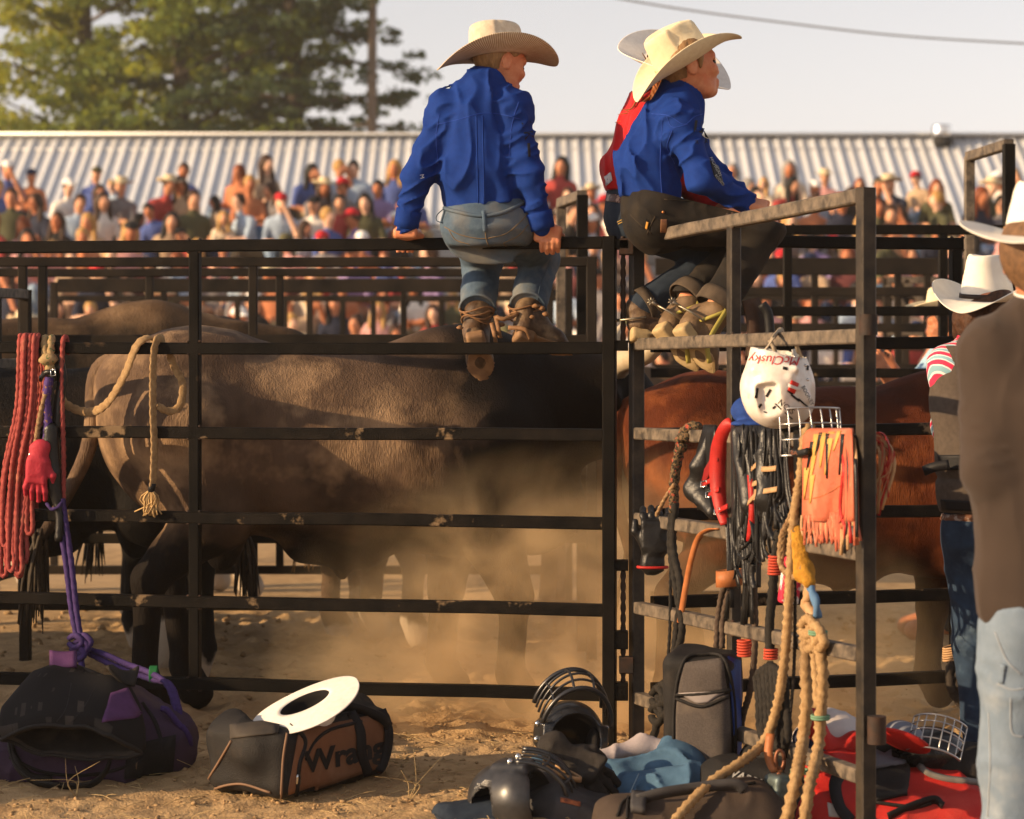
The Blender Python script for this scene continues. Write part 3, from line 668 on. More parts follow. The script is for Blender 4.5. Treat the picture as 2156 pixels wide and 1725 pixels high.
def seat_person(row, X, kk, rr):
    Y = ROW_Y0 + row * ROW_RUN; Z = ROW_Z0 + row * ROW_RISE + .005
    bm, hd = bodies[rr.choices(range(5), [5, 3, 3, 2, 3])[0]]
    sn = rr.choices(list(SHIRTS), SW)[0]; hk = rr.choices(['short', 'long', 'cap', 'hat'], [6, 6, 4, .9 if row < 8 else 2])[0]
    hc = rr.choices(list(HAIR), [7, 5, 5, 2, 1])[0]; cc = rr.choices(list(CAPC), [5, 3, 2, 2, 2])[0]
    desc = {'short': f'short {hc} hair', 'long': f'long {hc} hair', 'cap': f'{cc} cap', 'hat': 'straw hat'}[hk]
    t = thing('person', (X, Y, Z), f'spectator in {sn} top with {desc}, {ordn(10 - row)} row from top, {ordn(kk)} from left', 'person', 'spectators on the bleachers')
    s = rr.choice([.74, .86, .93, .98, 1.0, 1.04, 1.1]) * rr.uniform(.97, 1.03); t.scale = (s, s, s); t.rotation_euler = (rr.gauss(0, .07), rr.gauss(0, .07), rr.gauss(0, .5)); t.location.y += rr.gauss(0, .06)
    b = put('body', bm, [], t)
    if not bm.materials:
        for q in range(3): bm.materials.append(m_leg[0])
    for i, m in enumerate((m_shirt[sn], rr.choice(m_skin), rr.choice(m_leg))): b.material_slots[i].link = 'OBJECT'; b.material_slots[i].material = m
    hm = head_me[hk]; nm = {'short': 'hair', 'long': 'hair', 'cap': 'cap', 'hat': 'hat'}[hk]; h = put(nm, hm, [], t, hd)
    if not hm.materials: hm.materials.append(m_hair['brown'])
    h.material_slots[0].link = 'OBJECT'; h.material_slots[0].material = {'short': m_hair[hc], 'long': m_hair[hc], 'cap': m_cap[cc], 'hat': m_straw}[hk]
    if hk in ('cap', 'hat') and rr.random() < .6:
        g = put('hair', head_me['long' if rr.random() < .4 else 'short'], [], t, hd); g.scale = (.97, .97, .93); g.material_slots[0].link = 'OBJECT'; g.material_slots[0].material = m_hair[hc]
cr = random.Random(5)
for row in range(NROW - 1, -1, -1):
    Y = ROW_Y0 + row * ROW_RUN; half = 1090 / FPX * Y; x = -half + cr.uniform(-.1, .3); kk = 0
    while x < half:
        px = CX + FPX * x / Y
        p = {9: .80 if px < 900 else .68, 8: .95, 7: .97, 6: .97, 5: .97, 4: .95, 3: .92, 2: .85, 1: .7, 0: .45}[row]
        if 480 < px < 620 and row in (5, 6): p = .15
        if 870 < px < 1080 and row > 4: p = 0.0                       # hidden behind the left boy
        if 1320 < px < 1470 and row > 4: p = 0.0
        if cr.random() < p:
            kk += 1; seat_person(row, x, kk, cr)
        x += cr.uniform(.39, .52)

# ---------------------------------------------------------------- unseen screen added beyond the left edge to shade the low left pen
t = thing('shade_screen', (-6.6, 7.6, 0), 'unseen grey slatted screen added outside the left edge to cast shade', 'shade screen')
for k in range(6): part('side_slat', beam(V(-6.05, 5.66, .42 + k * .25), V(-6.05, 9.9, .42 + k * .25), .04, .245), M_roof, t, 'auto')
for y in (5.7, 7.1, 8.5, 9.85): part('post', beam(V(-6.1, y, 0), V(-6.1, y, 1.80), .07, .07, (0, 1, 0)), M_steel, t, 'auto')
part('ramp', boxvf((-7.4, 5.66, .30), (-6.13, 9.9, .36)), M_steel, t, False)  # deck of the added shade screen, unseen like the rest of it
# ---------------------------------------------------------------- bulls
def bull_vf():
    B = Body(.017, .07); y_ = V(0, 1, 0)
    B.chain([V(.30, 0, 1.03), V(.85, 0, .955), V(1.28, 0, .96)], [.345, .365, .40], flat=(y_, .86))
    B.ell(V(.20, 0, 1.10), (.25, .27, .27)); B.ell(V(.34, 0, 1.29), (.20, .20, .115)); B.ell(V(.03, 0, 1.20), (.09, .15, .11))
    B.ell(V(1.24, 0, 1.25), (.24, .14, .16)); B.cap(V(1.36, 0, .86), V(1.56, 0, .74), .33, .20, flat=(y_, .8))
    B.cap(V(1.36, 0, 1.10), V(1.84, 0, 1.10), .31, .20, flat=(y_, .78))
    B.cap(V(1.86, 0, 1.12), V(2.16, 0, .86), .155, .10, k=.05); B.ell(V(2.20, 0, .82), (.09, .11, .09), k=.04)
    for s in (-1, 1):
        B.cap(V(1.86, .12 * s, 1.17), V(1.80, .30 * s, 1.14), .03, .05, k=.03, flat=(V(1, 0, .3), .5)); B.ell(V(2.0, .11 * s, 1.05), .035, k=.03)
        o = .05 * s
        B.cap(V(.26, .19 * s, 1.02), V(.36, .20 * s, .72), .215, .13); B.cap(V(.36, .20 * s, .74), V(.17 + o, .19 * s, .50), .125, .06, k=.05)
        B.cap(V(.17 + o, .19 * s, .50), V(.19 + o * 1.6, .18 * s, .15), .056, .046, k=.03); B.cap(V(.19 + o * 1.6, .18 * s, .14), V(.235 + o * 1.6, .18 * s, .045), .056, .068, k=.02)
        B.cap(V(1.36, .22 * s, .98), V(1.33 - o, .20 * s, .62), .20, .115); B.cap(V(1.33 - o, .20 * s, .62), V(1.36 - o * 2, .18 * s, .41), .105, .072, k=.04)
        B.cap(V(1.36 - o * 2, .18 * s, .41), V(1.34 - o * 2, .18 * s, .14), .06, .05, k=.03); B.cap(V(1.34 - o * 2, .18 * s, .13), V(1.39 - o * 2, .18 * s, .045), .055, .066, k=.02)
    B.ell(V(.40, 0, .66), (.08, .085, .15), k=.03); B.cap(V(.70, 0, .60), V(.92, 0, .60), .06, .09, k=.08); B.cap(V(.86, 0, .58), V(.84, 0, .49), .035, .022, k=.04)
    B.disp = lambda x, y, z: .010 * vnoise(x * 5, y * 5, z * 4, 3) + .004 * vnoise(x * 16, y * 16, z * 9, 5)
    return relax(B.mesh(), 1, .4)
BV = bull_vf(); bull_me = mesh_np('body', BV[0], BV[1])
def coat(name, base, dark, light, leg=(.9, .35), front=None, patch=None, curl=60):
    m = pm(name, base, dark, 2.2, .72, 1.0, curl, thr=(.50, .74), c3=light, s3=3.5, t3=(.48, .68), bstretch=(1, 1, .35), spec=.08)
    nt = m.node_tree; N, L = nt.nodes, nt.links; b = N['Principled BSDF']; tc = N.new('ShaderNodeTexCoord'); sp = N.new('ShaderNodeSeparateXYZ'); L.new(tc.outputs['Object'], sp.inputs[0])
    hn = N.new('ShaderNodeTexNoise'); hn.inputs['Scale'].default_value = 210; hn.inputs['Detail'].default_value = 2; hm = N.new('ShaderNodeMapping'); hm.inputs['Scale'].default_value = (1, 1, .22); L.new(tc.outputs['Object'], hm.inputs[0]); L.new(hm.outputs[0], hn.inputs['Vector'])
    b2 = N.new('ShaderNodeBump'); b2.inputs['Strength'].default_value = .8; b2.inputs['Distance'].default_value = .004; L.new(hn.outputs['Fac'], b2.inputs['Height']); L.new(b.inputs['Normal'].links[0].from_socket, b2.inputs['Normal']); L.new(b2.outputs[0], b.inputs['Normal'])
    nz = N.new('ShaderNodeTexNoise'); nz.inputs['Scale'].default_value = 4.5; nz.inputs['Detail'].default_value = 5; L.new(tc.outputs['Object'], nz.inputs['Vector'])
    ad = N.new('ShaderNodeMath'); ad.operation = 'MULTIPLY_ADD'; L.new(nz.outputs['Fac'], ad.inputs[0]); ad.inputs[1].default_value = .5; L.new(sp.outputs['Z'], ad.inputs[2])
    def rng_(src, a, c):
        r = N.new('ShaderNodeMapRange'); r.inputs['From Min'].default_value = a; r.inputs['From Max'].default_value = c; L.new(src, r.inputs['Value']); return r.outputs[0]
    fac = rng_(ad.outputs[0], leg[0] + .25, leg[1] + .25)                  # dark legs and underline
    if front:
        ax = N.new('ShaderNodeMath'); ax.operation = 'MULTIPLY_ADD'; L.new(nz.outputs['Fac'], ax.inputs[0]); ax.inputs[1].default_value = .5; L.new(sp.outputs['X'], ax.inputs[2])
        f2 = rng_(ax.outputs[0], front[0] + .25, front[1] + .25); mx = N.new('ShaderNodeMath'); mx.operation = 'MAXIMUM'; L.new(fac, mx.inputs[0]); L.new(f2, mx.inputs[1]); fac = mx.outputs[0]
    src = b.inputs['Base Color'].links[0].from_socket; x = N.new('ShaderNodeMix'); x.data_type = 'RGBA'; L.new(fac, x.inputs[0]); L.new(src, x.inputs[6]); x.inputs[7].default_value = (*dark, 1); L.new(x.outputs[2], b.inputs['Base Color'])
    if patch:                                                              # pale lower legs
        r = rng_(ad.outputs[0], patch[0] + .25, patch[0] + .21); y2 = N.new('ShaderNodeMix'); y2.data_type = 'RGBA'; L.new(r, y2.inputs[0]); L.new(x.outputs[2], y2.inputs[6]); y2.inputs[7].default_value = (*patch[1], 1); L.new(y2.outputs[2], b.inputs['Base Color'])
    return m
M_horn = pm('horn', (.50, .42, .30), (.35, .27, .17), 8, .45, .2, 40); M_switch = pm('tail_hair', (.05, .035, .02), (.02, .014, .01), 30, .7)
M_switch2 = pm('tail_hair_gold', (.30, .17, .06), (.16, .09, .03), 30, .7)
bull_me.materials.append(M_horn)
def bull(loc, rz, sc, mat, label, tail, sw=M_switch, sway=.0, flip=False, horns=True):
    t = thing('bull', loc, label, 'bull', 'bulls in the pens'); t.rotation_euler = (0, 0, R(rz)); t.scale = (sc, -sc if flip else sc, sc)
    b = put('body', bull_me, [], t); b.material_slots[0].link = 'OBJECT'; b.material_slots[0].material = mat
    if horns:
        for s in (-1, 1):
            put('horn', mesh_np('horn', *tube([V(1.86, .08 * s, 1.24), V(1.86, .22 * s, 1.28), V(1.92, .36 * s, 1.31), V(2.02, .43 * s, 1.42)], [.05, .046, .035, .012], 12, 6)), M_horn, t)
    tv = tube([V(.03, 0, 1.27), V(-.05, sway * .3, 1.22), V(-.09, sway * .6, .95), V(tail, sway, .62)], [.06, .042, .03, .022], 10, 6); put('tail', mesh_np('tail', *tv), mat, t)
    r = np.random.default_rng(int(abs(loc[0]) * 100)); hairs = []
    for i in range(26):
        d = r.normal(0, .03, 3); p0 = V(tail, sway, .66) + r.normal(0, .01, 3)
        hairs.append(tube([p0, p0 + d * .6 + V(-.015, 0, -.13), p0 + d + V(-.02, 0, -.30 + r.uniform(-.05, .05))], [.008, .009, .002], 5, 3))
    put('tail_switch', mesh_np('tail_switch', *join(*hairs)[:2]), sw, t)
    return t
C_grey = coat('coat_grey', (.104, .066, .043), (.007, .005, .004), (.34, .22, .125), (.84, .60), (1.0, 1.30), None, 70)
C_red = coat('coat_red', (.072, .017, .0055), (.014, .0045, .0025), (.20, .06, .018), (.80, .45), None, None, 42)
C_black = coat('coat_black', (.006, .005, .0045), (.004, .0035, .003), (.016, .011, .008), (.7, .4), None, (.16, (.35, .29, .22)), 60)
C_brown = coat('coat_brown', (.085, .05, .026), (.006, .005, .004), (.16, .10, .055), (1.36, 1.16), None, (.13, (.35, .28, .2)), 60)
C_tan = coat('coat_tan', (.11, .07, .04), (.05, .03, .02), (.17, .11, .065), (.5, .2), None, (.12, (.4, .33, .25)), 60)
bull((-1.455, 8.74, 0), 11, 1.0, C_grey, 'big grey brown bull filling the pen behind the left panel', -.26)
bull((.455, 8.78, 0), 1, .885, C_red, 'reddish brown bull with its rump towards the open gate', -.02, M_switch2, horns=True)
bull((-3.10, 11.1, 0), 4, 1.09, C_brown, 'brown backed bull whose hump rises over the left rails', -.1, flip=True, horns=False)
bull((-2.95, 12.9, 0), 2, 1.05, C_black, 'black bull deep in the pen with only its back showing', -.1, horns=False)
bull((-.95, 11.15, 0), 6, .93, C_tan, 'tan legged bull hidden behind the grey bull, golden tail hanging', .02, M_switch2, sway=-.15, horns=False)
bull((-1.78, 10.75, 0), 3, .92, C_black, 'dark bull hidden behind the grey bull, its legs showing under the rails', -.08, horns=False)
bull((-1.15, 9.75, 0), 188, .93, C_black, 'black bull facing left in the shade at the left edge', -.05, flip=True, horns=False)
# ---------------------------------------------------------------- people
from mathutils.bvhtree import BVHTree
def axes(f, u):
    f = unit(f); u = np.asarray(u, float); u = unit(u - f * np.dot(u, f)); s = np.cross(u, f); return f, u, s      # s: the figure's left
class Surf:
    def __init__(s, vf): s.t = BVHTree.FromPolygons([tuple(q) for q in vf[0]], [list(map(int, q)) for q in vf[1]])
    def hit(s, x, y, lift=.0015):
        o = Vector((0, 0, EYE)); d = Vector(W(x, y, 1.0)) - o; d.normalize(); h = s.t.ray_cast(o, d)
        if h[0] is None:
            h2 = s.t.find_nearest(Vector(W(x, y, 8.0))); return np.array(h2[0]) + np.array(h2[1]) * lift
        n = h[1]; n = n if n.dot(d) < 0 else -n
        return np.array(h[0] + n * lift)
    def line(s, pts, r, n=8, seg=5, lift=.0006):
        c = crom([V(p[0], p[1], 0) for p in pts], n); return tube([s.hit(q[0], q[1], lift) for q in c], r, seg, 0)
    def patch(s, poly, th=.002, n=7):
        """quad patch laid on the surface; poly 4 corners in image order"""
        a, b, c, d = [V(*p) for p in poly]; P = np.zeros((n, n, 3))
        for i in range(n):
            for j in range(n):
                u, w = i / (n - 1), j / (n - 1); q = (a * (1 - u) + b * u) * (1 - w) + (d * (1 - u) + c * u) * w; P[i, j] = s.hit(q[0], q[1], th + .0012)
        return shell(P, th)
    def text(s, txt, x, y, size, rot=0, lift=.0015, shear=0, bold=0, flipx=1, flipy=1, font_ext=.0):
        v, f = text_vf(txt, 1.0, 0, shear, 1, bold); ca, sa = math.cos(R(rot)), math.sin(R(rot)); out = []
        for q in v:
            a, b = q[0] * size * flipx, -q[1] * size * flipy; out.append(s.hit(x + a * ca - b * sa, y + a * sa + b * ca, lift))
        return np.array(out), f
def ridged(x, y, z, s): return (1 - np.abs(vnoise(x, y, z, s))) ** 4
def head_prims(B, hc, f, u, k=1.0):
    f, u, s = axes(f, u); A = np.stack([f, s, u], 1); P = lambda a, b, c: hc + (f * a + s * b + u * c) * k
    B.ell(P(-.008, 0, .022), V(.095, .075, .092) * k, A, k=.012); B.ell(P(.030, 0, -.035), V(.060, .060, .072) * k, A, k=.03)
    B.cap(P(.045, .028, -.085), P(.045, -.028, -.085), .026 * k, k=.03); B.ell(P(.070, 0, -.092), .018 * k, k=.02)
    B.cap(P(.080, 0, .010), P(.087, 0, -.024), .009 * k, .011 * k, k=.012); B.ell(P(.092, 0, -.028), V(.010, .013, .009) * k, A, k=.006)
    B.cap(P(.072, .034, .028), P(.072, -.034, .028), .014 * k, k=.016)
    for q in (-1, 1):
        B.ell(P(.083, .030 * q, .004), V(.016, .017, .012) * k, A, k=.008, sub=True); B.ell(P(.068, .040 * q, -.022), V(.022, .020, .016) * k, A, k=.02)
        B.ell(P(-.008, .078 * q, -.006), V(.020, .009, .030) * k, A, k=.006); B.ell(P(-.002, .089 * q, -.004), V(.010, .006, .018) * k, A, k=.004, sub=True)
        B.ell(P(-.004, .078 * q, -.030), V(.010, .008, .009) * k, A, k=.008)
    B.cap(P(.088, .016, -.060), P(.088, -.016, -.060), .0075 * k, k=.006); B.cap(P(.085, .014, -.073), P(.085, -.014, -.073), .009 * k, k=.006)
    B.cap(P(.101, .02, -.066), P(.101, -.02, -.066), .003 * k, k=.003, sub=True)
    return P
def hand_relaxed(B, wr, d, n, side, k=1.0):
    """palm along d, knuckle row along side, back of hand towards n"""
    d, n, side = unit(d), unit(n), unit(side); pc = wr + d * .045 * k
    B.box(pc, V(.032, .022, .004) * k, .010 * k, np.stack([d, side, n], 1), k=.012)
    for i, l in enumerate((.062, .07, .066, .05)):
        b = wr + d * .078 * k + side * (.026 - .0175 * i) * k; m = b + (d * .5 - n * .1) * l * k; e = m + (d * .35 - n * .35) * l * k; B.chain([b, m, e], [.0085 * k, .0078 * k, .0066 * k], k=.004)
    b = wr + d * .025 * k + side * .032 * k; B.chain([b, b + (d * .03 + side * .022 - n * .01) * k, b + (d * .055 + side * .02 - n * .02) * k], [.011 * k, .009 * k, .0075 * k], k=.006)
M_skin = pm('boy_skin', hx('#c98a66'), hx('#bb7553'), 30, .5, .1, 300, sss=.12, c3=hx('#c2704f'), s3=12, t3=(.55, .75))
M_skin2 = pm('tanned_skin', hx('#b97b58'), hx('#a5684a'), 30, .5, .1, 300, sss=.1)
M_blue = pm('royal_blue_shirt', (.0085, .034, .185), (.007, .027, .155), 40, .8, .25, 900, spec=.08)
M_red = pm('red_shirt', (.46, .009, .012), (.38, .007, .01), 40, .78, .25, 900, sheen=.08, spec=.15)
M_denim = pm('worn_denim', (.075, .115, .16), (.05, .08, .12), 30, .85, .5, 500, c3=(.16, .16, .15), s3=7, t3=(.45, .7), bstretch=(1, 1, .3))
M_bdenim = pm('black_denim', (.0075, .0065, .006), (.02, .015, .010), 14, .85, .5, 500, c3=(.032, .023, .015), s3=7, t3=(.56, .76))
M_ndenim = pm('navy_denim', (.010, .017, .030), (.02, .03, .045), 25, .85, .5, 500, c3=(.06, .055, .05), s3=8, t3=(.6, .75))
M_ldenim = pm('light_denim', (.17, .22, .28), (.12, .165, .22), 12, .85, .7, 300, c3=(.24, .28, .32), s3=6)
M_boot = pm('boot_leather', (.075, .042, .022), (.035, .02, .012), 25, .55, .5, 120, c3=(.19, .125, .07), s3=12, t3=(.45, .65))
M_sole = pm('boot_sole', (.24, .14, .07), (.15, .085, .045), 20, .7, .3, 150)
M_boot2 = pm('tan_boot', (.17, .11, .06), (.11, .07, .04), 22, .65, .4, 150, c3=(.10, .065, .04), s3=10, t3=(.6, .75))
M_sole2 = pm('pale_rubber_sole', (.42, .31, .16), (.33, .23, .11), 25, .7, .3, 200)
M_raw = pm('rawhide_lace', (.23, .12, .055), (.14, .07, .03), 60, .6, .3, 300)
M_bhair = pm('blond_hair', (.30, .175, .075), (.16, .085, .035), 60, .5, .8, 260, bstretch=(1, 1, .12), stretch=(1, 1, .1))
M_ghair = pm('ginger_hair', (.30, .10, .025), (.14, .05, .018), 60, .5, .8, 260, bstretch=(1, 1, .12), stretch=(1, 1, .1))
M_chair_ = pm('curly_brown_hair', (.07, .03, .014), (.03, .014, .008), 40, .6, 1.0, 120)
M_stitch = pm('seam_stitch', (.16, .11, .06), rough=.8); M_bseam = pm('blue_seam', (.018, .055, .30), rough=.8); M_blk = pm('black_print', (.006, .006, .008), rough=.6)
M_eye = pm('eye_dark', (.02, .015, .012), rough=.2, spec=.6)
def hatmat(name, c1, c2, stripes=0, scale=60, rough=.75):
    m = pm(name, c1, c2, scale, rough, .35, 400, spec=.3)
    if stripes:
        nt = m.node_tree; N, L = nt.nodes, nt.links; b = N['Principled BSDF']; tc = N.new('ShaderNodeTexCoord'); g = N.new('ShaderNodeTexGradient'); g.gradient_type = 'RADIAL'; L.new(tc.outputs['Object'], g.inputs[0])
        a = N.new('ShaderNodeMath'); a.operation = 'MULTIPLY'; a.inputs[1].default_value = stripes * 6.2832; L.new(g.outputs[1], a.inputs[0]); s_ = N.new('ShaderNodeMath'); s_.operation = 'SINE'; L.new(a.outputs[0], s_.inputs[0])
        r = N.new('ShaderNodeMapRange'); r.inputs['From Min'].default_value = -.2; r.inputs['From Max'].default_value = .6; L.new(s_.outputs[0], r.inputs['Value'])
        sp = N.new('ShaderNodeSeparateXYZ'); L.new(tc.outputs['Object'], sp.inputs[0])
        q = N.new('ShaderNodeVectorMath'); q.operation = 'LENGTH'; fl = N.new('ShaderNodeCombineXYZ'); L.new(sp.outputs[0], fl.inputs[0]); L.new(sp.outputs[1], fl.inputs[1]); L.new(fl.outputs[0], q.inputs[0])
        rr = N.new('ShaderNodeMapRange'); rr.inputs['From Min'].default_value = .10; rr.inputs['From Max'].default_value = .125; L.new(q.outputs['Value'], rr.inputs['Value'])
        mu = N.new('ShaderNodeMath'); mu.operation = 'MULTIPLY'; L.new(r.outputs[0], mu.inputs[0]); L.new(rr.outputs[0], mu.inputs[1])
        src = b.inputs['Base Color'].links[0].from_socket; x = N.new('ShaderNodeMix'); x.data_type = 'RGBA'; L.new(mu.outputs[0], x.inputs[0]); L.new(src, x.inputs[6]); x.inputs[7].default_value = (.30, .20, .10, 1); L.new(x.outputs[2], b.inputs['Base Color'])
    return m
M_hat1 = hatmat('woven_straw', (.62, .53, .40), (.52, .42, .30), 150); M_hat2 = hatmat('cream_straw', (.70, .60, .40), (.64, .53, .34))
M_hat3 = hatmat('white_straw', (.74, .70, .64), (.66, .62, .56)); M_felt = hatmat('white_felt', (.72, .68, .60), (.66, .62, .54), 0, 20, .9)
M_band = pm('dark_band', (.02, .012, .008), rough=.5); M_bandb = pm('brown_woven_band', (.14, .055, .02), (.45, .33, .2), 160, .7, .4, 300, thr=(.45, .55)); M_bandt = pm('tan_band', (.40, .22, .10), rough=.6)
def hat(root, c, f, u, mat, bf=.115, bs=.105, ch=.115, curl=.075, dip=.02, crease=.03, a0=.098, b0=.08, front_low=.02, dent=.018, band=M_band, bandw=.012, band2=None, eyelets=False, tilt_curl=1.6):
    f, u, s = axes(f, u); A = Matrix(np.stack([f, s, u], 1).tolist())
    n = 72; th = np.linspace(0, 2 * math.pi, n, endpoint=False); ct, st = np.cos(th), np.sin(th); rows = []
    for t in (1.0, .97, .88, .76, .62, .46, .3, .14, .0):
        rs = b0 + bs * (t - .32 * t ** 3 * min(1, curl / .08)); rf = a0 + bf * t
        z = curl * np.abs(st) ** 1.5 * t ** tilt_curl - dip * np.abs(ct) ** 2.5 * t ** 1.8
        rows.append(np.stack([rf * ct, rs * st, z], 1))
    for q in (.06, .2, .38, .56, .72, .84):
        dn = dent * np.exp(-((q - .8) / .3) ** 2) * np.exp(-((np.abs(st) - .8) / .35) ** 2) * np.where(ct > -.1, 1, .3)
        rows.append(np.stack([(a0 * (1 - .10 * q)) * ct - 0, (b0 * (1 - .16 * q) - dn) * st, ch * q * (1 - front_low / ch * (ct * .5 + .5) * q)], 1))
    for q in (.97, .90, .78, .62, .44, .24, .06):
        rf, rs = a0 * .90 * q, b0 * .82 * q; x = rf * ct; y = rs * st
        dn = dent * .8 * np.exp(-((np.abs(st) - .8) / .35) ** 2) * np.where(ct > -.1, 1, .3) * q
        top = ch * (1 - front_low / ch * (ct * .5 * q + .5)) + .012 * (1 - (q - .62) ** 2 * 4) - crease * np.exp(-(y / (b0 * .36)) ** 2) * np.clip(1.25 - q * .6, 0, 1) * np.clip((1.0 - np.abs(x / a0 / .9) ** 4), .25, 1)
        rows.append(np.stack([x, y - dn * np.sign(st), top - .006 * (q > .93)], 1))
    vf = shell(np.array(rows), .0028, True)
    o = put('hat', mesh_np('hat', *vf), mat, root, np.asarray(c) - wloc(root)); o.rotation_euler = A.to_euler()
    def ring(z, r, w, m, name='hat_band', ov=.0035):
        P = []
        for zz in (z - w, z + w): P.append(np.stack([(a0 * (1 - .10 * zz / ch) + ov) * ct, (b0 * (1 - .16 * zz / ch) + ov) * st, np.full(n, zz)], 1))
        put(name, mesh_np(name, *shell(np.array(P), .003, True)), m, o)
    ring(.014, 0, bandw, band)
    if band2: ring(.034, 0, .0045, band2); ring(.026, 0, .0012, band2)
    if eyelets:
        for sg in (-1, 1):
            for j in (-.25, .05, .35):
                a = math.pi / 2 * sg + j * -sg; p = V((a0 * .96 + .002) * math.cos(a), (b0 * .94 + .002) * math.sin(a), ch * .36); put('eyelet', mesh_np('eyelet', *blob(p, (.004, .004, .004), 8, 6)), M_band, o)
    return o
def fold_disp(amp, arms, seed, tors=(19, 15, 4.0), arm=(10, 10, 27)):
    def fn(x, y, z):
        P = np.stack([x, y, z], 1); d = np.full(len(x), 9.)
        for a, b in arms:
            ba = b - a; t = np.clip(((P - a) @ ba) / (ba @ ba), 0, 1); d = np.minimum(d, np.linalg.norm(P - a - t[:, None] * ba, axis=1))
        w = np.clip((.105 - d) / .03, 0, 1); wx = .5 * vnoise(x * 6, y * 6, z * 6, seed + 9)
        n1 = .65 * ridged(x * tors[0] + wx, y * tors[1], z * tors[2] + wx, seed) + .75 * ridged(x * tors[0] * .5 + 2 * wx, y * tors[1] * .5, z * tors[2] * .7 + x * 3, seed + 5); n2 = ridged(x * arm[0] + z * 9, y * arm[1], z * arm[2] + wx * 3 - x * 11, seed + 3)
        return -amp * (n1 * (1 - w) + n2 * w * .55) + amp * .40
    return fn
def segd(x, y, z, a, b):
    P = np.stack([x, y, z], 1); ba = b - a; t = np.clip(((P - a) @ ba) / (ba @ ba), 0, 1); return np.linalg.norm(P - a - t[:, None] * ba, axis=1)
def boot(root, heel, toe, ankle, sole_n, mat, smat, k=1.0, name='boot'):
    """cowboy boot: heel and toe of the sole, ankle, sole normal (pointing out of the sole)"""
    heel, toe, ankle = [np.asarray(q, float) for q in (heel, toe, ankle)]; d = unit(toe - heel); n = unit(np.asarray(sole_n) - d * np.dot(sole_n, d)); s = np.cross(n, d); Lh = np.linalg.norm(toe - heel)
    B = Body(.006, .02); up = -n
    B.cap(heel + up * .045 * k + d * .02, heel + up * .10 * k + d * .02, .036 * k, .036 * k); B.cap(heel + up * .045 * k + d * .03, heel + d * Lh * .62 + up * .035 * k, .035 * k, .037 * k, flat=(s, 1.12)); B.cap(heel + d * Lh * .62 + up * .035 * k, toe + up * .022 * k - d * .02, .036 * k, .015 * k, flat=(s, 1.25))
    B.cap(heel + up * .09 * k + d * .025, ankle, .040 * k, .046 * k); B.cap(heel + d * Lh * .45 + up * .05 * k, ankle + d * .01, .036 * k, .042 * k)
    o = part(name, B.mesh(), mat, root)
    S = Body(.005, .006); A = np.stack([d, s, n], 1)
    S.cap(heel + d * Lh * .42 + up * .006, heel + d * Lh * .66 + up * .004, .030 * k, .040 * k, flat=(n, .14)); S.cap(heel + d * Lh * .66 + up * .004, toe - d * .02 + up * .004, .040 * k, .016 * k, flat=(n, .14))
    S.box(heel + d * .025 + n * -.004, V(.022, .022, .014) * k, .010 * k, A); S.cap(heel + d * .04 + up * .016, heel + d * Lh * .45 + up * .010, .024 * k, .028 * k, flat=(n, .2))
    part('sole', S.mesh(), smat, o); return o
def spur(root, heel, back, s, mat=M_rust):
    P = [heel + s * .045 - back * .05, heel + s * .042, heel + back * .035, heel - s * .042, heel - s * .045 - back * .05]
    c = heel + back * .06; q = [tube(P, .0042, 6, 5), tube([heel + back * .03, c], .006, 6, 0)]
    n = unit(s)
    for i in range(8):
        a = i * math.pi / 4; d = back * math.cos(a) + np.cross(n, back) * math.sin(a); q.append(tube([c, c + d * .015], [.005, .002], 5, 0))
    return part('spur', join(*q), mat, root)
def torso_shirt(spine, lat, fb, arms, neck, seed, k=.03, amp=.009, h=.007, flat=.66, collar_r=.058, cut=None, cuff=True, rs=(.056, .05, .04), sh=.062):
    B = Body(h, k)
    for (a, ra), (b, rb) in zip(spine[:-1], spine[1:]): B.cap(a, b, ra, rb, flat=(fb, flat))
    sL, sR = arms[0][0], arms[1][0]; top = spine[-1][0]; B.cap(sL, top, sh, sh + .005); B.cap(sR, top, sh, sh + .005); B.cap(top, neck, .075, .056, k=.05); nb = neck * .55 + top * .45; B.cap(nb, sL, .052, sh - .002, k=.06); B.cap(nb, sR, .052, sh - .002, k=.06)
    for a in arms:
        B.cap(a[0], a[1], rs[0] + .008, rs[1] + .004, k=.04); B.cap(a[1], a[2], rs[1] + .003, rs[2], k=.02)
        if cuff: d = unit(a[2] - a[1]); B.cap(a[2] - d * .05, a[2] + d * .012, rs[2] - .002, rs[2] - .001, k=.012)
    B.disp = fold_disp(amp, [(a[0], a[1]) for a in arms] + [(a[1], a[2]) for a in arms], seed)
    return B.mesh(cut)
def collar(neck, d, r, hgt, th=.004, flare=.25):
    """standing, folded collar round the neck axis d"""
    d = unit(d); a = unit(np.cross(d, V(.2, 1, .1))); b = np.cross(d, a); n = 40; rows = []
    for z, rr in ((-.2, 1.18), (.35, 1.02), (1.0, .98), (1.04, 1.05), (.5, 1.13), (.0, 1.24)):
        rows.append([neck + d * hgt * z + (a * math.cos(t) + b * math.sin(t)) * r * rr for t in np.linspace(0, 2 * math.pi, n, endpoint=False)])
    return shell(np.array(rows), .002, True)
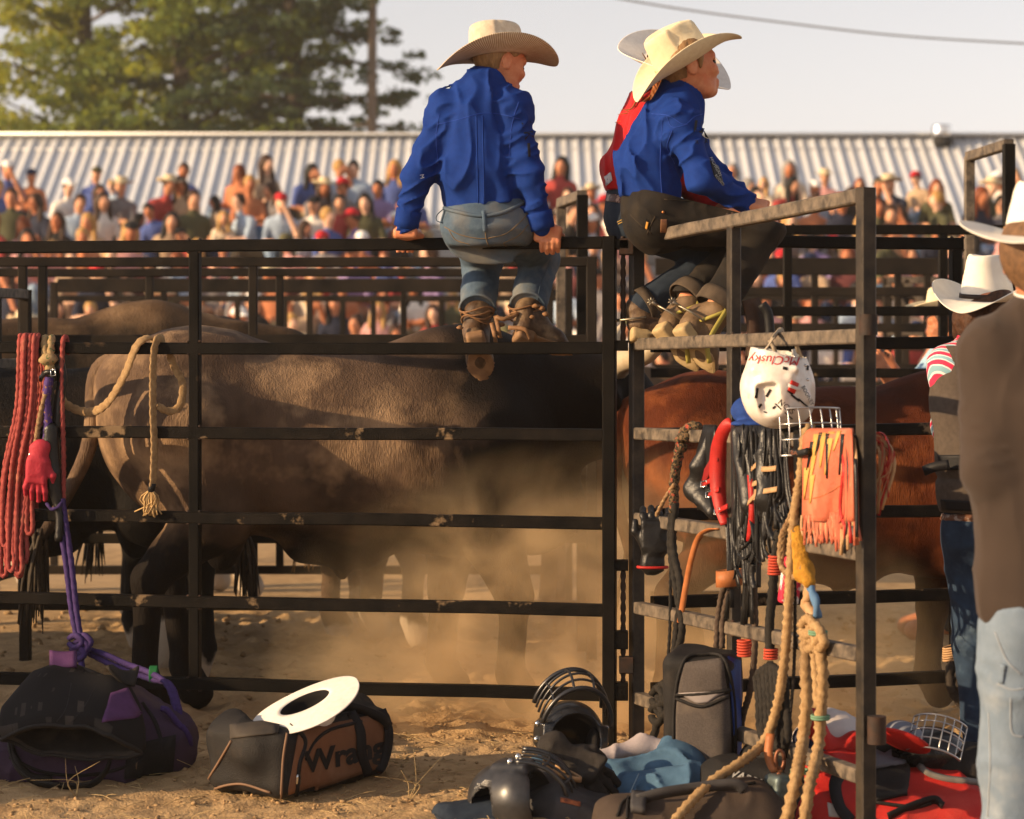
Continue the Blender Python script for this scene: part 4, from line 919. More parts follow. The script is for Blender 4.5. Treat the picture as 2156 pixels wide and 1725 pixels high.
# ---- boy on the left panel -------------------------------------------------
root = thing('person', W(1030, 505, 8.05), 'boy in blue shirt and straw hat sitting on the left panel, back to us', 'person', 'children sitting on the fence')
sL, sR = W(942, 232, 8.07), W(1078, 226, 8.04); eL, eR = W(877, 372, 8.03), W(1116, 372, 7.97); wL, wR = W(856, 470, 8.05), W(1141, 474, 7.985)
neck = W(1020, 178, 8.10); hc = W(1052, 134, 8.12); F_, U_ = V(.85, .42, -.30), V(.22, .18, .95)
hipL, hipR = W(985, 474, 8.06), W(1082, 474, 8.05); kL, kR = W(1016, 545, 8.42), W(1136, 548, 8.40); aL, aR = W(1006, 650, 8.21), W(1112, 645, 8.20)
B = Body(.005, .02); Pf = head_prims(B, hc, F_, U_, .93); B.cap(neck - V(0, 0, .06), hc + V(-.01, 0, -.03), .048, .048, k=.02)
B.chain([W(1028, 450, 8.06), W(1018, 340, 8.05), W(1010, 250, 8.07), neck], [.07, .08, .08, .05])
for a in ((sL, eL, wL), (sR, eR, wR)): B.chain(list(a), [.045, .035, .026])
for a in ((hipL, kL, aL), (hipR, kR, aR)): B.chain([a[0] + V(0, .06, .02), a[1], a[2]], [.045, .046, .034])
# left hand: heel of the palm on the rail, fingers curled over its far side and under
B.box(W(858, 492, 8.075), V(.030, .034, .006), .012, rotm(0, 0, -9), k=.012); B.cap(wL, W(858, 489, 8.07), .027, .026)
B.cap(W(875, 494, 8.06), W(888, 497, 8.075), .013, .010, k=.008)
for i, x in enumerate((838, 848.5, 859, 868)):
    B.chain([W(x, 496, 8.105), W(x - 2, 503, 8.145), W(x - 1, 521, 8.146), W(x, 529, 8.118)], [.0095, .0085, .008, .0075], k=.003)
# right hand: back of the hand to the camera, fingers over the front of the rail
B.box(W(1154, 493, 8.0), V(.033, .010, .022), .012, rotm(0, 12, -6), k=.012); B.cap(wR, W(1152, 486, 7.998), .027, .026)
for i, (x, y1, y2) in enumerate(((1139.5, 518, 528), (1151, 522, 533), (1162.5, 522, 533), (1173.5, 518, 529))):
    B.chain([W(x, 500, 7.993), W(x + 1.5, 509, 7.982), W(x + 1.5, y1, 7.990), W(x + 1, y2, 8.008)], [.0105, .0095, .009, .008], k=.003)
B.chain([W(1176, 490, 8.01), W(1183, 497, 8.045), W(1183, 502, 8.08)], [.011, .0095, .008], k=.006)
part('body', B.mesh(), M_skin, root)
for q in (-1, 1): part('eye', blob(Pf(.079, .030 * q, .004), .0075, 8, 6), M_eye, root)
H = Body(.005, .012); f3, u3, s3 = axes(F_, U_); A3 = np.stack([f3, s3, u3], 1); H.ell(hc + (f3 * -.012 + u3 * .026) * .93, V(.098, .081, .094) * .93, A3); H.ell(hc + f3 * .075 - u3 * .03, V(.08, .12, .085), A3, sub=True); H.ell(hc - u3 * .115, V(.15, .15, .055), A3, sub=True)
for q in (-1, 1): H.ell(hc + s3 * .075 * q - u3 * .012 + f3 * -.002, V(.024, .03, .034), A3, sub=True)
H.disp = lambda x, y, z: .002 * vnoise(x * 240, y * 240, z * 30, 4); part('hair', H.mesh(), M_bhair, root)
spine = [(W(1026, 452, 8.035), .146), (W(1020, 360, 8.035), .142), (W(1010, 272, 8.055), .138), (W(1010, 226, 8.07), .085)]
wn_ = unit(V(-.10, 0, 1)); wp = W(1025, 434, 8.03)
vf = torso_shirt(spine, V(1, 0, 0), V(0, 1, 0), ((sL, eL, wL), (sR, eR, wR)), neck, 21, rs=(.050, .047, .039), sh=.054, cut=lambda x, y, z: np.where((np.abs(x - wp[0]) < .17) & (segd(x, y, z, eL, wL) > .064) & (segd(x, y, z, eR, wR) > .064), -((x - wp[0]) * wn_[0] + (z - wp[2]) * wn_[2]), -1.0), amp=.022, h=.0055)
sh1 = part('shirt', vf, M_blue, root); S1 = Surf(vf)
part('collar', collar(neck + V(-.005, .0, -.012), hc - neck + V(-.03, -.03, .05), .058, .036), M_blue, sh1)
for pts in ([(922, 262), (965, 252), (1008, 240), (1050, 240), (1098, 252)], [(1092, 215), (1078, 262), (1072, 330)], [(925, 240), (918, 290), (922, 345)]): part('seam', S1.line(pts, .0012), M_bseam, sh1)
for x in (1003, 1016): part('pleat', S1.line([(x, 244), (x + 1, 300), (x + 4, 430)], .0028, lift=-.0008), M_blue, sh1)
for t_, x, y, s_, r_ in (('L', 1107, 262, 26, 80), ('K', 1112, 285, 26, 80)): part('print', S1.text(t_, x, y, s_, r_, bold=.02), M_blk, sh1)
part('print', S1.patch([(1110, 302), (1116, 302), (1117, 330), (1112, 330)], .001), M_blk, sh1)
part('print', S1.text('M', 888, 372, 12, 80), pm('white_print', (.6, .6, .6), rough=.7), sh1)
for (w_, e_) in ((wL, eL), (wR, eR)):
    d = unit(w_ - e_); part('cuff', tube([w_ - d * .045, w_ + d * .014], [.044, .041], 20, 3), M_blue, sh1)
J = Body(.006, .03); J.ell(W(1028, 468, 8.035), V(.150, .100, .078)); J.cap(W(985, 472, 8.03), W(1070, 472, 8.03), .068, .070); J.cap(W(1026, 445, 8.035), W(1027, 470, 8.035), .140, .152, flat=(V(0, 1, 0), .68))
for a in ((hipL, kL, aL), (hipR, kR, aR)): J.cap(a[0], a[1], .076, .072); J.cap(a[1], a[2] + unit(a[2] - a[1]) * .0, .071, .063, k=.02)
J.box(V(-.08, 7.94, 1.668 - .2), V(.45, .105, .18), .02, k=.012, sub=True)
J.disp = fold_disp(.009, [(kL, aL), (kR, aR), (hipL, kL), (hipR, kR)], 31, (6, 6, 12), (9, 9, 14))
def jc(x, y, z):
    cl = np.maximum(z - (wp[2] + .012 - (x - wp[0]) * -.12), -1); lowcut = lambda a, kk: ((np.stack([x, y, z], 1) - a) @ unit(a - kk))
    near = z < 1.55; return np.where(near, np.minimum(np.where(x < W(1062, 0, 8.2)[0], lowcut(aL, kL), 9), 9) * (x < W(1062, 0, 8.2)[0]) + np.where(x >= W(1062, 0, 8.2)[0], lowcut(aR, kR), 0), cl)
vj = J.mesh(jc); jn = part('jeans', vj, M_denim, root); SJ = Surf(vj)
part('waistband', S1 and tube([SJ.hit(x, y, .002) for x, y in crom([V(932, 437, 0), V(960, 446, 0), V(1010, 455, 0), V(1060, 448, 0), V(1105, 425, 0)], 6)[:, :2]], .007, 6, 0), M_denim, jn)
part('belt_loop', ribbon([SJ.hit(1018, 446, .009), SJ.hit(1020, 465, .005), SJ.hit(1021, 488, .004)], V(1, 0, 0), .014, .003), M_denim, jn)
part('belt_loop', ribbon([SJ.hit(933, 438, .002), W(921, 452, 8.0), W(919, 464, 8.0), SJ.hit(932, 470, .002)], V(0, 1, 0), .012, .003), M_denim, jn)
for pts in ([(936, 478), (968, 494), (1005, 502), (1028, 502)], [(1028, 502), (1065, 492), (1095, 468), (1112, 448)], [(1022, 490), (1024, 505), (1030, 520)], [(1060, 512), (1092, 496), (1112, 474), (1118, 482), (1124, 498)], [(1060, 512), (1066, 519), (1080, 521)], [(945, 484), (960, 505), (990, 515)]): part('seam', S_ := SJ.line(pts, .0016), M_stitch, jn)
part('seam', SJ.line([(1158, 550), (1138, 600), (1130, 640)], .0016), M_denim, jn)
for a, kk in ((aL, kL), (aR, kR)):
    d = unit(a - kk); c_ = a; e1 = unit(np.cross(d, V(0, 1, 0))); e2 = np.cross(d, e1); part('hem', tube([c_ + (e1 * math.cos(q) + e2 * math.sin(q)) * .061 for q in np.linspace(0, 2 * math.pi, 25)], .0055, 6, 0), M_denim, jn)
b1 = boot(root, W(1000, 705, 8.115), W(1019, 806, 8.185), aL + V(0, 0, -.01), V(.05, -1, -.25), M_boot, M_sole, .98)
b2 = boot(root, W(1088, 706, 8.12), W(1208, 752, 8.20), aR + V(.0, 0, -.01), V(-.25, -.55, -.85), M_boot, M_sole, .98)
for (c_, ax_, bo) in ((W(1003, 665, 8.19), V(.05, .1, 1), b1), (W(1105, 660, 8.19), V(.12, .1, 1), b2)):
    ax_ = unit(ax_); e1 = unit(np.cross(ax_, V(0, 1, 0))); e2 = np.cross(ax_, e1)
    for i in range(4):
        zz = (i - 1.5) * .011; pts = [c_ + ax_ * (zz + .012 * math.sin(q * 2 + i)) + (e1 * math.cos(q) + e2 * math.sin(q)) * (.050 + .003 * i) for q in np.linspace(0, 2 * math.pi, 22)]
        part('lace', tube(pts, .0034, 6, 0), M_raw, bo)
part('lace', rope([W(1045, 668, 8.12), W(1060, 672, 8.11), W(1076, 668, 8.12), W(1090, 660, 8.13)], .008, 3, 20), M_raw, b2)
for i, (x, y) in enumerate(((1128, 645), (1141, 650), (1150, 662), (1120, 668), (1055, 684), (968, 690), (1046, 700))): part('lace_knot', blob(W(x, y, 8.13), (.012, .009, .008), 8, 6, .3, i), M_raw, b2 if x > 1060 else b1)
for x, y in ((1049, 690), (1041, 705)): part('strap', ribbon([W(x - 6, y - 25, 8.13), W(x, y, 8.115), W(x + 4, y + 22, 8.13)], V(1, -.3, 0), .014, .003), M_raw, b1)
part('strap', ribbon([W(1070, 690, 8.11), W(1105, 694, 8.09), W(1118, 716, 8.10)], V(.3, 0, 1), .014, .003), M_raw, b2)
hat(root, W(1047, 121, 8.13), V(.94, .26, .06), V(-.07, .10, .99), M_hat1, bf=.112, bs=.115, ch=.112, curl=.046, dip=.034, crease=.022, front_low=.006, dent=.013, band=M_hat1, band2=M_bandb)
# ---- boy on the gate ---------------------------------------------------------
root = thing('person', W(1385, 488, 7.85), 'boy in blue shirt and cream hat sitting on the open gate, looking right', 'person', 'children sitting on the fence')
hc = W(1452, 140, 7.88); F_, U_ = V(.975, .12, .10), V(-.10, 0, 1); neck = W(1432, 208, 7.89)
sN, sF = W(1432, 262, 7.755), W(1424, 258, 8.0); eN, eF = W(1478, 378, 7.68), W(1500, 370, 8.03); wN, wF = W(1566, 422, 7.78), W(1570, 424, 7.98)
hN, hF = W(1392, 460, 7.79), W(1390, 460, 7.96); kN, kF = W(1608, 482, 7.80), W(1585, 505, 7.99); aN, aF = W(1510, 642, 7.735), W(1450, 630, 7.84)
B = Body(.005, .02); Pf = head_prims(B, hc, F_, U_, .95); B.cap(neck - V(0, 0, .04), hc + V(-.012, 0, -.04), .046, .05, k=.025)
B.chain([W(1382, 460, 7.88), W(1368, 360, 7.88), W(1402, 272, 7.88), neck], [.08, .08, .08, .05])
for a in ((sN, eN, wN), (sF, eF, wF)): B.chain(list(a), [.042, .034, .026])
for a in ((hN, kN, aN), (hF, kF, aF)): B.chain(list(a), [.06, .048, .034])
hand_relaxed(B, wN, V(.85, .1, -.35), V(.2, -.5, .8), V(0, 1, .3), .9); hand_relaxed(B, wF, V(.85, -.1, -.35), V(.2, .5, .8), V(0, -1, .3), .9)
part('body', B.mesh(), M_skin, root)
for q in (-1, 1): part('eye', blob(Pf(.079, .030 * q, .004), .0075, 8, 6), M_eye, root)
H = Body(.005, .012); f3, u3, s3 = axes(F_, U_); A3 = np.stack([f3, s3, u3], 1); H.ell(hc + (f3 * -.014 + u3 * .022), V(.094, .078, .092), A3); H.cap(hc - f3 * .055 - u3 * .02, hc - f3 * .062 - u3 * .075, .052, .030, flat=(f3, .6)); H.ell(hc + f3 * .088 - u3 * .02, V(.08, .14, .085), A3, sub=True)
for q in (-1, 1): H.ell(hc + s3 * .075 * q - u3 * .014 + f3 * .0, V(.026, .03, .036), A3, sub=True); H.cap(hc + s3 * .066 * q + f3 * .026 + u3 * .02, hc + s3 * .067 * q + f3 * .022 - u3 * .012, .012, .006)
H.disp = lambda x, y, z: .0022 * vnoise(x * 150, y * 150, z * 22, 4); part('hair', H.mesh(), M_bhair, root)
spine = [(W(1372, 432, 7.88), .118), (W(1366, 352, 7.88), .120), (W(1398, 285, 7.88), .112), (W(1420, 240, 7.885), .08)]
wp2 = W(1375, 428, 7.88); wn2 = unit(V(.22, 0, 1))
vf = torso_shirt(spine, V(0, 1, 0), V(1, 0, .2), ((sN, eN, wN), (sF, eF, wF)), neck, 41, flat=.80, cut=lambda x, y, z: np.where(x < W(1440, 0, 7.8)[0], -((x - wp2[0]) * wn2[0] + (z - wp2[2]) * wn2[2]), -1.0), amp=.024, h=.0055, rs=(.051, .049, .040), sh=.055)
sh2 = part('shirt', vf, M_blue, root); S2 = Surf(vf)
part('collar', collar(neck + V(-.002, 0, -.014), hc - neck + V(.01, 0, .02), .058, .038), M_blue, sh2)
for pts in ([(1372, 240), (1408, 244), (1440, 262), (1462, 246), (1480, 240)], [(1404, 246), (1416, 268), (1448, 262)], [(1415, 275), (1405, 310), (1420, 345)], [(1395, 250), (1392, 300), (1390, 350), (1395, 430)]): part('seam', S2.line(pts, .0013), M_bseam, sh2)
for t_, x, y in (('L', 1468, 268), ('K', 1484, 270)): part('print', S2.text(t_, x, y, 34, 8, bold=.03), M_blk, sh2)
part('print', S2.text('R', 1467, 300, 12, 0), M_blk, sh2); part('print', S2.text('R', 1487, 298, 11, 0), M_blk, sh2)
em = part('emblem', S2.patch([(1494, 338), (1512, 350), (1524, 392), (1503, 372)], .0015), M_blk, sh2)
part('emblem_text', S2.text('MICHIGAN', 1505, 352, 9, 62, lift=.004), pm('patch_print', (.35, .34, .3), rough=.7), em); part('emblem_text', S2.text('RODEO', 1513, 380, 8, 50, lift=.004), _M['patch_print'], em)
J = Body(.006, .03); J.cap(W(1388, 454, 7.80), W(1386, 454, 7.96), .096, .096); J.cap(W(1376, 432, 7.88), W(1384, 460, 7.88), .108, .118)
for a in ((hN, kN, aN), (hF, kF, aF)): J.cap(a[0], a[1], .086, .068); J.cap(a[1], a[2], .068, .060, k=.025)
J.disp = fold_disp(.011, [(kN, aN), (kF, aF), (hN, kN), (hF, kF)], 61, (10, 6, 10), (9, 9, 14))
vj = J.mesh(lambda x, y, z: np.where(z < EYE + .16, np.maximum(-9, np.minimum((np.stack([x, y, z], 1) - aN) @ unit(aN - kN), 9)) * (y < 7.79) + ((np.stack([x, y, z], 1) - aF) @ unit(aF - kF)) * (y >= 7.79), z - (wp2[2] + .03 - (x - wp2[0]) * .25)))
jn = part('jeans', vj, M_bdenim, root); SJ = Surf(vj)
part('leather_patch', SJ.patch([(1391, 462), (1404, 462), (1403, 489), (1390, 489)], .003), pm('tan_leather_tag', (.20, .095, .04), (.14, .06, .03), 60, .6), jn)
part('belt_loop', SJ.patch([(1360, 462), (1365, 464), (1357, 482), (1352, 480)], .004), M_bdenim, jn); part('label', SJ.patch([(1363, 466), (1367, 468), (1364, 482), (1360, 480)], .006), pm('orange_tag', (.45, .22, .04), rough=.7), jn); part('rivet', blob(SJ.hit(1396, 447), .005, 8, 6), pm('copper', (.45, .18, .06), rough=.35, metal=.8), jn)
for pts in ([(1328, 452), (1345, 470), (1372, 492)], [(1380, 455), (1370, 475), (1362, 494)], [(1398, 420), (1470, 425), (1560, 432)], [(1642, 500), (1610, 570), (1585, 632)]): part('seam', SJ.line(pts, .0018), pm('dark_stitch', (.035, .025, .016), rough=.8), jn)
for a, kk in ((aN, kN), (aF, kF)):
    d = unit(a - kk); c_ = a - d * .035; e1 = unit(np.cross(d, V(0, 1, 0))); e2 = np.cross(d, e1); ring_ = []
    for z_, r_ in ((-.005, .066), (.012, .071), (.045, .073), (.05, .069)): ring_.append([c_ + d * z_ + (e1 * math.cos(q) + e2 * math.sin(q)) * r_ for q in np.linspace(0, 2 * math.pi, 28, endpoint=False)])
    part('cuff', shell(np.array(ring_), .004, True), pm('dusty_black_denim', (.085, .062, .042), (.05, .037, .026), 18, .9, .5, 400), jn)
for (hx_, hy_, tx, ty, Y0, a, kk) in ((1432, 690, 1504, 792, 7.70, aN, 1.05), (1388, 690, 1470, 788, 7.78, aF, 1.05)):
    bo = boot(root, W(hx_, hy_, Y0), W(tx, ty, Y0 + .05), a + V(.0, 0, -.02), V(-.62, -.62, -.45), M_boot2, M_sole2, kk * .9)
    c_ = a + V(-.012, -.0, -.035); part('strap', tube([c_ + V(math.cos(q) * .052, math.sin(q) * .052, .02 * math.cos(q)) for q in np.linspace(0, 2 * math.pi, 20)], .006, 6, 0), pm('yellow_strap', (.32, .27, .06), rough=.8), bo)
    part('strap', ribbon([a + V(.03, -.05, -.01), W(hx_ + 60, hy_ + 30, Y0 - .03), W(hx_ + 62, hy_ + 75, Y0 - .02)], V(.8, .3, 0), .016, .003), _M['yellow_strap'], bo)
    spur(bo, W(hx_ + 14, hy_ - 34, Y0 + .02), unit(V(-.75, -.3, .5)), unit(V(-.3, .9, .1)), pm('worn_spur', (.20, .17, .14), (.35, .3, .2), 30, .4, metal=.8))
hat(root, W(1441, 131, 7.89), V(.84, .10, .52), V(-.52, -.20, .84), M_hat2, bf=.105, bs=.115, ch=.125, curl=.062, dip=.030, crease=.038, front_low=.012, dent=.022, band=pm('cream_band', (.42, .33, .17), rough=.7), bandw=.008, eyelets=True, a0=.10, b0=.082)
# ---- child in red -------------------------------------------------------------
root = thing('person', W(1335, 492, 8.14), 'long haired child in red shirt and white hat, half hidden behind the gate boy', 'person', 'children sitting on the fence')
hc = W(1412, 158, 8.17); F_, U_ = V(.95, .10, -.18), V(.16, 0, .98); neck = W(1392, 212, 8.17)
sN, sF = W(1372, 262, 8.04), W(1370, 262, 8.30); eN, eF = W(1420, 370, 7.99), W(1420, 370, 8.33); wN, wF = W(1490, 425, 8.06), W(1490, 425, 8.28)
hN, hF = W(1340, 470, 8.08), W(1340, 470, 8.25); kN, kF = W(1520, 540, 8.10), W(1545, 535, 8.27); aN, aF = W(1358, 640, 8.02), W(1420, 640, 8.2)
B = Body(.006, .02); head_prims(B, hc, F_, U_, .93); B.cap(neck - V(0, 0, .04), hc - V(0, 0, .05), .042, .046)
B.chain([W(1338, 462, 8.17), W(1322, 370, 8.17), W(1355, 280, 8.17), neck], [.075, .075, .075, .045])
for a in ((sN, eN, wN), (sF, eF, wF)): B.chain(list(a), [.04, .032, .024])
for a in ((hN, kN, aN), (hF, kF, aF)): B.chain(list(a), [.055, .045, .032])
hand_relaxed(B, wN, V(.9, .1, -.3), V(.1, -.4, .9), V(0, 1, .3), .85); hand_relaxed(B, wF, V(.9, -.1, -.3), V(.1, .4, .9), V(0, -1, .3), .85); part('body', B.mesh(), M_skin, root)
spine = [(W(1334, 425, 8.17), .098), (W(1324, 360, 8.17), .098), (W(1352, 285, 8.17), .104), (W(1372, 240, 8.17), .08)]
vf = torso_shirt(spine, V(0, 1, 0), V(1, 0, .2), ((sN, eN, wN), (sF, eF, wF)), neck, 71, flat=.82, cut=lambda x, y, z: np.where(x < W(1400, 0, 8.1)[0], -(z - W(0, 402, 8.17)[2]), -1.), amp=.016, h=.007, rs=(.052, .048, .038))
sh3 = part('shirt', vf, M_red, root); S3 = Surf(vf); part('patch', S3.patch([(1273, 372), (1287, 362), (1290, 380), (1277, 392)], .0015), pm('white_patch', (.55, .55, .58), (.2, .2, .3), 90, .7, thr=(.5, .6)), sh3)
part('collar', collar(neck - V(0, 0, .01), hc - neck, .053, .03), M_red, sh3)
J = Body(.007, .03); J.cap(W(1338, 458, 8.10), W(1338, 458, 8.24), .098, .098); J.cap(W(1333, 408, 8.17), W(1336, 455, 8.17), .088, .10)
for a in ((hN, kN, aN), (hF, kF, aF)): J.cap(a[0], a[1], .085, .064); J.cap(a[1], a[2], .064, .056, k=.02)
J.disp = fold_disp(.009, [(kN, aN), (kF, aF)], 81, (8, 8, 10), (9, 9, 14)); vj = J.mesh(); jn = part('jeans', vj, M_ndenim, root); SJ = Surf(vj)
part('belt', SJ.patch([(1280, 408), (1330, 418), (1330, 432), (1278, 424)], .003), pm('dark_belt', (.07, .03, .02), (.3, .2, .15), 60, .5, thr=(.55, .6)), jn)
for pts in ([(1300, 468), (1335, 450)], [(1302, 472), (1336, 455)]): part('seam', SJ.line(pts, .0018), pm('gold_stitch', (.35, .22, .05), rough=.7), jn)
d = unit(aN - kN); e1 = unit(np.cross(d, V(0, 1, 0))); e2 = np.cross(d, e1); part('cuff', shell(np.array([[aN + d * z_ + (e1 * math.cos(q) + e2 * math.sin(q)) * r_ for q in np.linspace(0, 2 * math.pi, 26, endpoint=False)] for z_, r_ in ((-.02, .06), (.015, .064))]), .004, True), _M['dusty_black_denim'], jn)
b3 = boot(root, W(1330, 708, 7.99), W(1418, 716, 8.02), aN + V(-.02, 0, -.02), V(-.1, -.3, -1), M_boot, M_sole2, 1.0); spur(b3, W(1322, 672, 8.0), unit(V(-.95, -.2, -.12)), unit(V(-.2, .95, 0)), _M['worn_spur'])
boot(root, W(1400, 700, 8.17), W(1480, 720, 8.19), aF + V(-.01, 0, -.02), V(-.2, -.3, -.9), M_boot, M_sole2, 1.0)
hr = np.random.default_rng(3); hv = []
for i in range(120):
    a = hr.uniform(-1, 1); y_ = 8.17 + .085 * a; x0 = 1392 + hr.normal(0, 13); st_ = W(x0, 172 + hr.normal(0, 8), y_ - .015)
    hv.append(tube([st_, W(x0 - 8 + hr.normal(0, 8), 200, y_ - .05), W(x0 - 20 + hr.normal(0, 14), 228 + hr.normal(0, 10), y_ - .06 - .02 * hr.random()), W(x0 - 34 + hr.normal(0, 18), 246 + hr.normal(0, 16), y_ - .055)], [.006, .006, .004, .001], 4, 4))
part('hair', join(*hv), M_ghair, root)
h3 = hat(root, W(1420, 140, 8.17), V(.93, .12, -.30), V(.22, -.50, .83), M_hat3, bf=.108, bs=.112, ch=.12, curl=.05, dip=.0, crease=.035, band=M_band)
part('feather', tube([W(1366, 140, 8.1), W(1346, 130, 8.08), W(1330, 122, 8.07)], [.004, .003, .001], 5, 4), M_blk, root); part('feather', tube([W(1366, 140, 8.1), W(1360, 125, 8.08), W(1352, 112, 8.07)], [.004, .003, .001], 5, 4), pm('brown_feather', (.2, .1, .05), rough=.7), root)
# ---- man at the right edge -----------------------------------------------------
root = thing('person', W(2195, 1940, 5.6) * V(1, 1, 0), 'person in brown shirt, light jeans and white hat, cut off at the right edge', 'person')
T = 5.6; hc = W(2195, 545, T); neck = W(2196, 640, T); F_, U_ = V(.35, .92, .1), V(0, -.08, 1)
sL, sR = W(2098, 745, T), W(2300, 745, T); eL, eR = W(2086, 985, T - .03), W(2320, 985, T); wL, wR = W(2150, 1120, T + .22), W(2290, 1120, T + .22)
hL, hR = W(2150, 1320, T), W(2260, 1320, T); kL, kR = W(2140, 1640, T + .02), W(2262, 1640, T + .02); aL, aR = W(2132, 1880, T), W(2262, 1880, T)
B = Body(.008, .025); head_prims(B, hc, F_, U_, 1.05); B.cap(neck - V(0, 0, .05), hc - V(0, 0, .03), .058, .056); B.chain([W(2200, 1300, T), W(2200, 1000, T), W(2200, 800, T), neck], [.09, .09, .09, .05])
for a in ((sL, eL, wL), (sR, eR, wR)): B.chain(list(a), [.05, .04, .03]); hand_relaxed(B, a[2], V(0, .5, -.8), V(-.9, 0, 0), V(0, .8, .5), 1.0)
for a in ((hL, kL, aL), (hR, kR, aR)): B.chain(list(a), [.08, .06, .045])
part('body', B.mesh(), M_skin2, root)
H = Body(.008, .02); H.ell(hc + V(-.012, -.022, .02), (.092, .10, .105)); H.cap(hc + V(-.01, -.06, -.02), hc + V(-.005, -.06, -.075), .06, .045); H.ell(hc + V(.06, .10, -.02), (.09, .08, .1), sub=True); part('hair', H.mesh(), pm('light_brown_hair', (.16, .085, .04), (.09, .05, .025), 60, .6, .8, 260, bstretch=(1, 1, .12)), root)
M_brown = pm('brown_shirt', (.046, .033, .026), (.040, .029, .023), 6, .9, sheen=.1, spec=.1)
spine = [(W(2205, 1255, T), .165), (W(2203, 1050, T), .165), (W(2200, 850, T), .175), (W(2200, 740, T), .11)]
vf = torso_shirt(spine, V(1, 0, 0), V(0, 1, 0), ((sL, eL, wL), (sR, eR, wR)), neck - V(0, 0, .01), 91, flat=.70, cut=lambda x, y, z: -(z - W(0, 1312, 5.6)[2]) + .012 * np.sin(x * 14), amp=.009, h=.009, rs=(.070, .066, .056), sh=.074); shm = part('shirt', vf, M_brown, root)
part('collar', collar(neck + V(0, 0, -.015), V(0, .02, 1), .066, .022), M_brown, shm)
J = Body(.010, .03); J.cap(W(2160, 1330, T), W(2250, 1330, T), .105, .105)
for a in ((hL, kL, aL), (hR, kR, aR)): J.chain(list(a), [.10, .082, .078], k=.03)
J.disp = fold_disp(.012, [(kL, aL), (kR, aR)], 95, (6, 6, 10), (5, 5, 7)); vj = J.mesh(); jn = part('jeans', vj, M_ldenim, root); SJ = Surf(vj)
part('belt_loop', SJ.patch([(2108, 1398), (2118, 1400), (2112, 1440), (2104, 1438)], .004), M_ldenim, jn)
for pts in ([(2095, 1330), (2120, 1390), (2150, 1420)], [(2100, 1440), (2130, 1452), (2156, 1450)], [(2082, 1500), (2085, 1600), (2080, 1720)], [(2128, 1470), (2130, 1540), (2154, 1552)]): part('seam', SJ.line(pts, .002), pm('denim_seam', (.26, .29, .32), rough=.85), jn)
for a in (aL, aR): boot(root, W(CX + a[0] / T * FPX, 1935, T), W(CX + a[0] / T * FPX, 1925, T + .24), a - V(0, 0, .02), V(0, 0, -1), M_boot, M_sole, 1.15)
hat(root, W(2196, 500, T), V(.5, .86, .02), V(.0, -.14, .99), M_felt, bf=.11, bs=.115, ch=.125, curl=.03, dip=.015, crease=.03, band=M_bandt, bandw=.006, a0=.105, b0=.088)
part('necklace', tube([neck + V(math.cos(q) * .064, math.sin(q) * .064, .022 + .012 * math.sin(q)) for q in np.linspace(0, 2 * math.pi, 30)], .004, 6, 0), pm('white_cord', (.6, .57, .52), rough=.5), root)
# ---- child in a protective vest --------------------------------------------------
root = thing('person', W(2075, 1640, 7.42) * V(1, 1, 0), 'child in grey protective vest and white felt hat with black band', 'person')
T = 7.42; hc = W(2078, 655, T); neck = W(2070, 715, T); F_, U_ = V(.3, .95, .05), V(0, 0, 1)
sL, sR = W(2003, 775, T), W(2165, 775, T); eL, eR = W(1995, 900, T + .06), W(2180, 900, T); wL, wR = W(2040, 985, T + .14), W(2170, 1000, T + .1)
hL, hR = W(2045, 1110, T), W(2110, 1110, T); kL, kR = W(2052, 1360, T), W(2115, 1360, T + .04); aL, aR = W(2072, 1590, T), W(2130, 1590, T)
B = Body(.008, .02); head_prims(B, hc, F_, U_, .98); B.cap(neck - V(0, 0, .05), hc - V(0, 0, .03), .05, .05); B.chain([W(2080, 1080, T), W(2080, 900, T), W(2080, 790, T), neck], [.09, .09, .09, .05])
for a in ((sL, eL, wL), (sR, eR, wR)): B.chain(list(a), [.04, .034, .026]); hand_relaxed(B, a[2], V(0, .9, -.3), V(0, .2, .9), V(1, 0, 0), .85)
for a in ((hL, kL, aL), (hR, kR, aR)): B.chain(list(a), [.06, .05, .035])
part('body', B.mesh(), M_skin, root)
def striped(name):
    m = pm(name, (.62, .60, .60), rough=.8); nt = m.node_tree; N, L = nt.nodes, nt.links; b = N['Principled BSDF']; tc = N.new('ShaderNodeTexCoord'); w = N.new('ShaderNodeTexWave'); w.inputs['Scale'].default_value = 14; w.bands_direction = 'DIAGONAL'; L.new(tc.outputs['Object'], w.inputs[0])
    r = N.new('ShaderNodeValToRGB'); r.color_ramp.interpolation = 'CONSTANT'; e = r.color_ramp.elements; e[0].color = (.55, .03, .08, 1); e[1].position = .4; e[1].color = (.62, .6, .6, 1); q = e.new(.75); q.color = (.2, .36, .42, 1); L.new(w.outputs['Fac'], r.inputs[0]); L.new(r.outputs[0], b.inputs['Base Color']); return m
M_str = striped('striped_shirt')
spine = [(W(2080, 1085, T), .125), (W(2080, 950, T), .135), (W(2078, 840, T), .14), (W(2076, 770, T), .09)]
vf = torso_shirt(spine, V(1, 0, 0), V(0, 1, 0), ((sL, eL, wL), (sR, eR, wR)), neck - V(0, 0, .01), 101, flat=.68, amp=.008, h=.009, rs=(.05, .045, .036)); s4 = part('shirt', vf, M_str, root)
part('collar', collar(neck + V(-.01, 0, -.02), V(-.05, .02, 1), .062, .045), pm('pink_red_collar', (.55, .02, .07), rough=.8), s4)
B = Body(.008, .03); B.cap(W(2078, 1030, T), W(2078, 860, T), .158, .166, flat=(V(0, 1, 0), .74)); B.cap(W(2022, 790, T), W(2135, 790, T), .085, .085, flat=(V(0, 1, 0), .95)); B.cap(W(2016, 760, T), W(2030, 850, T), .07, .10)
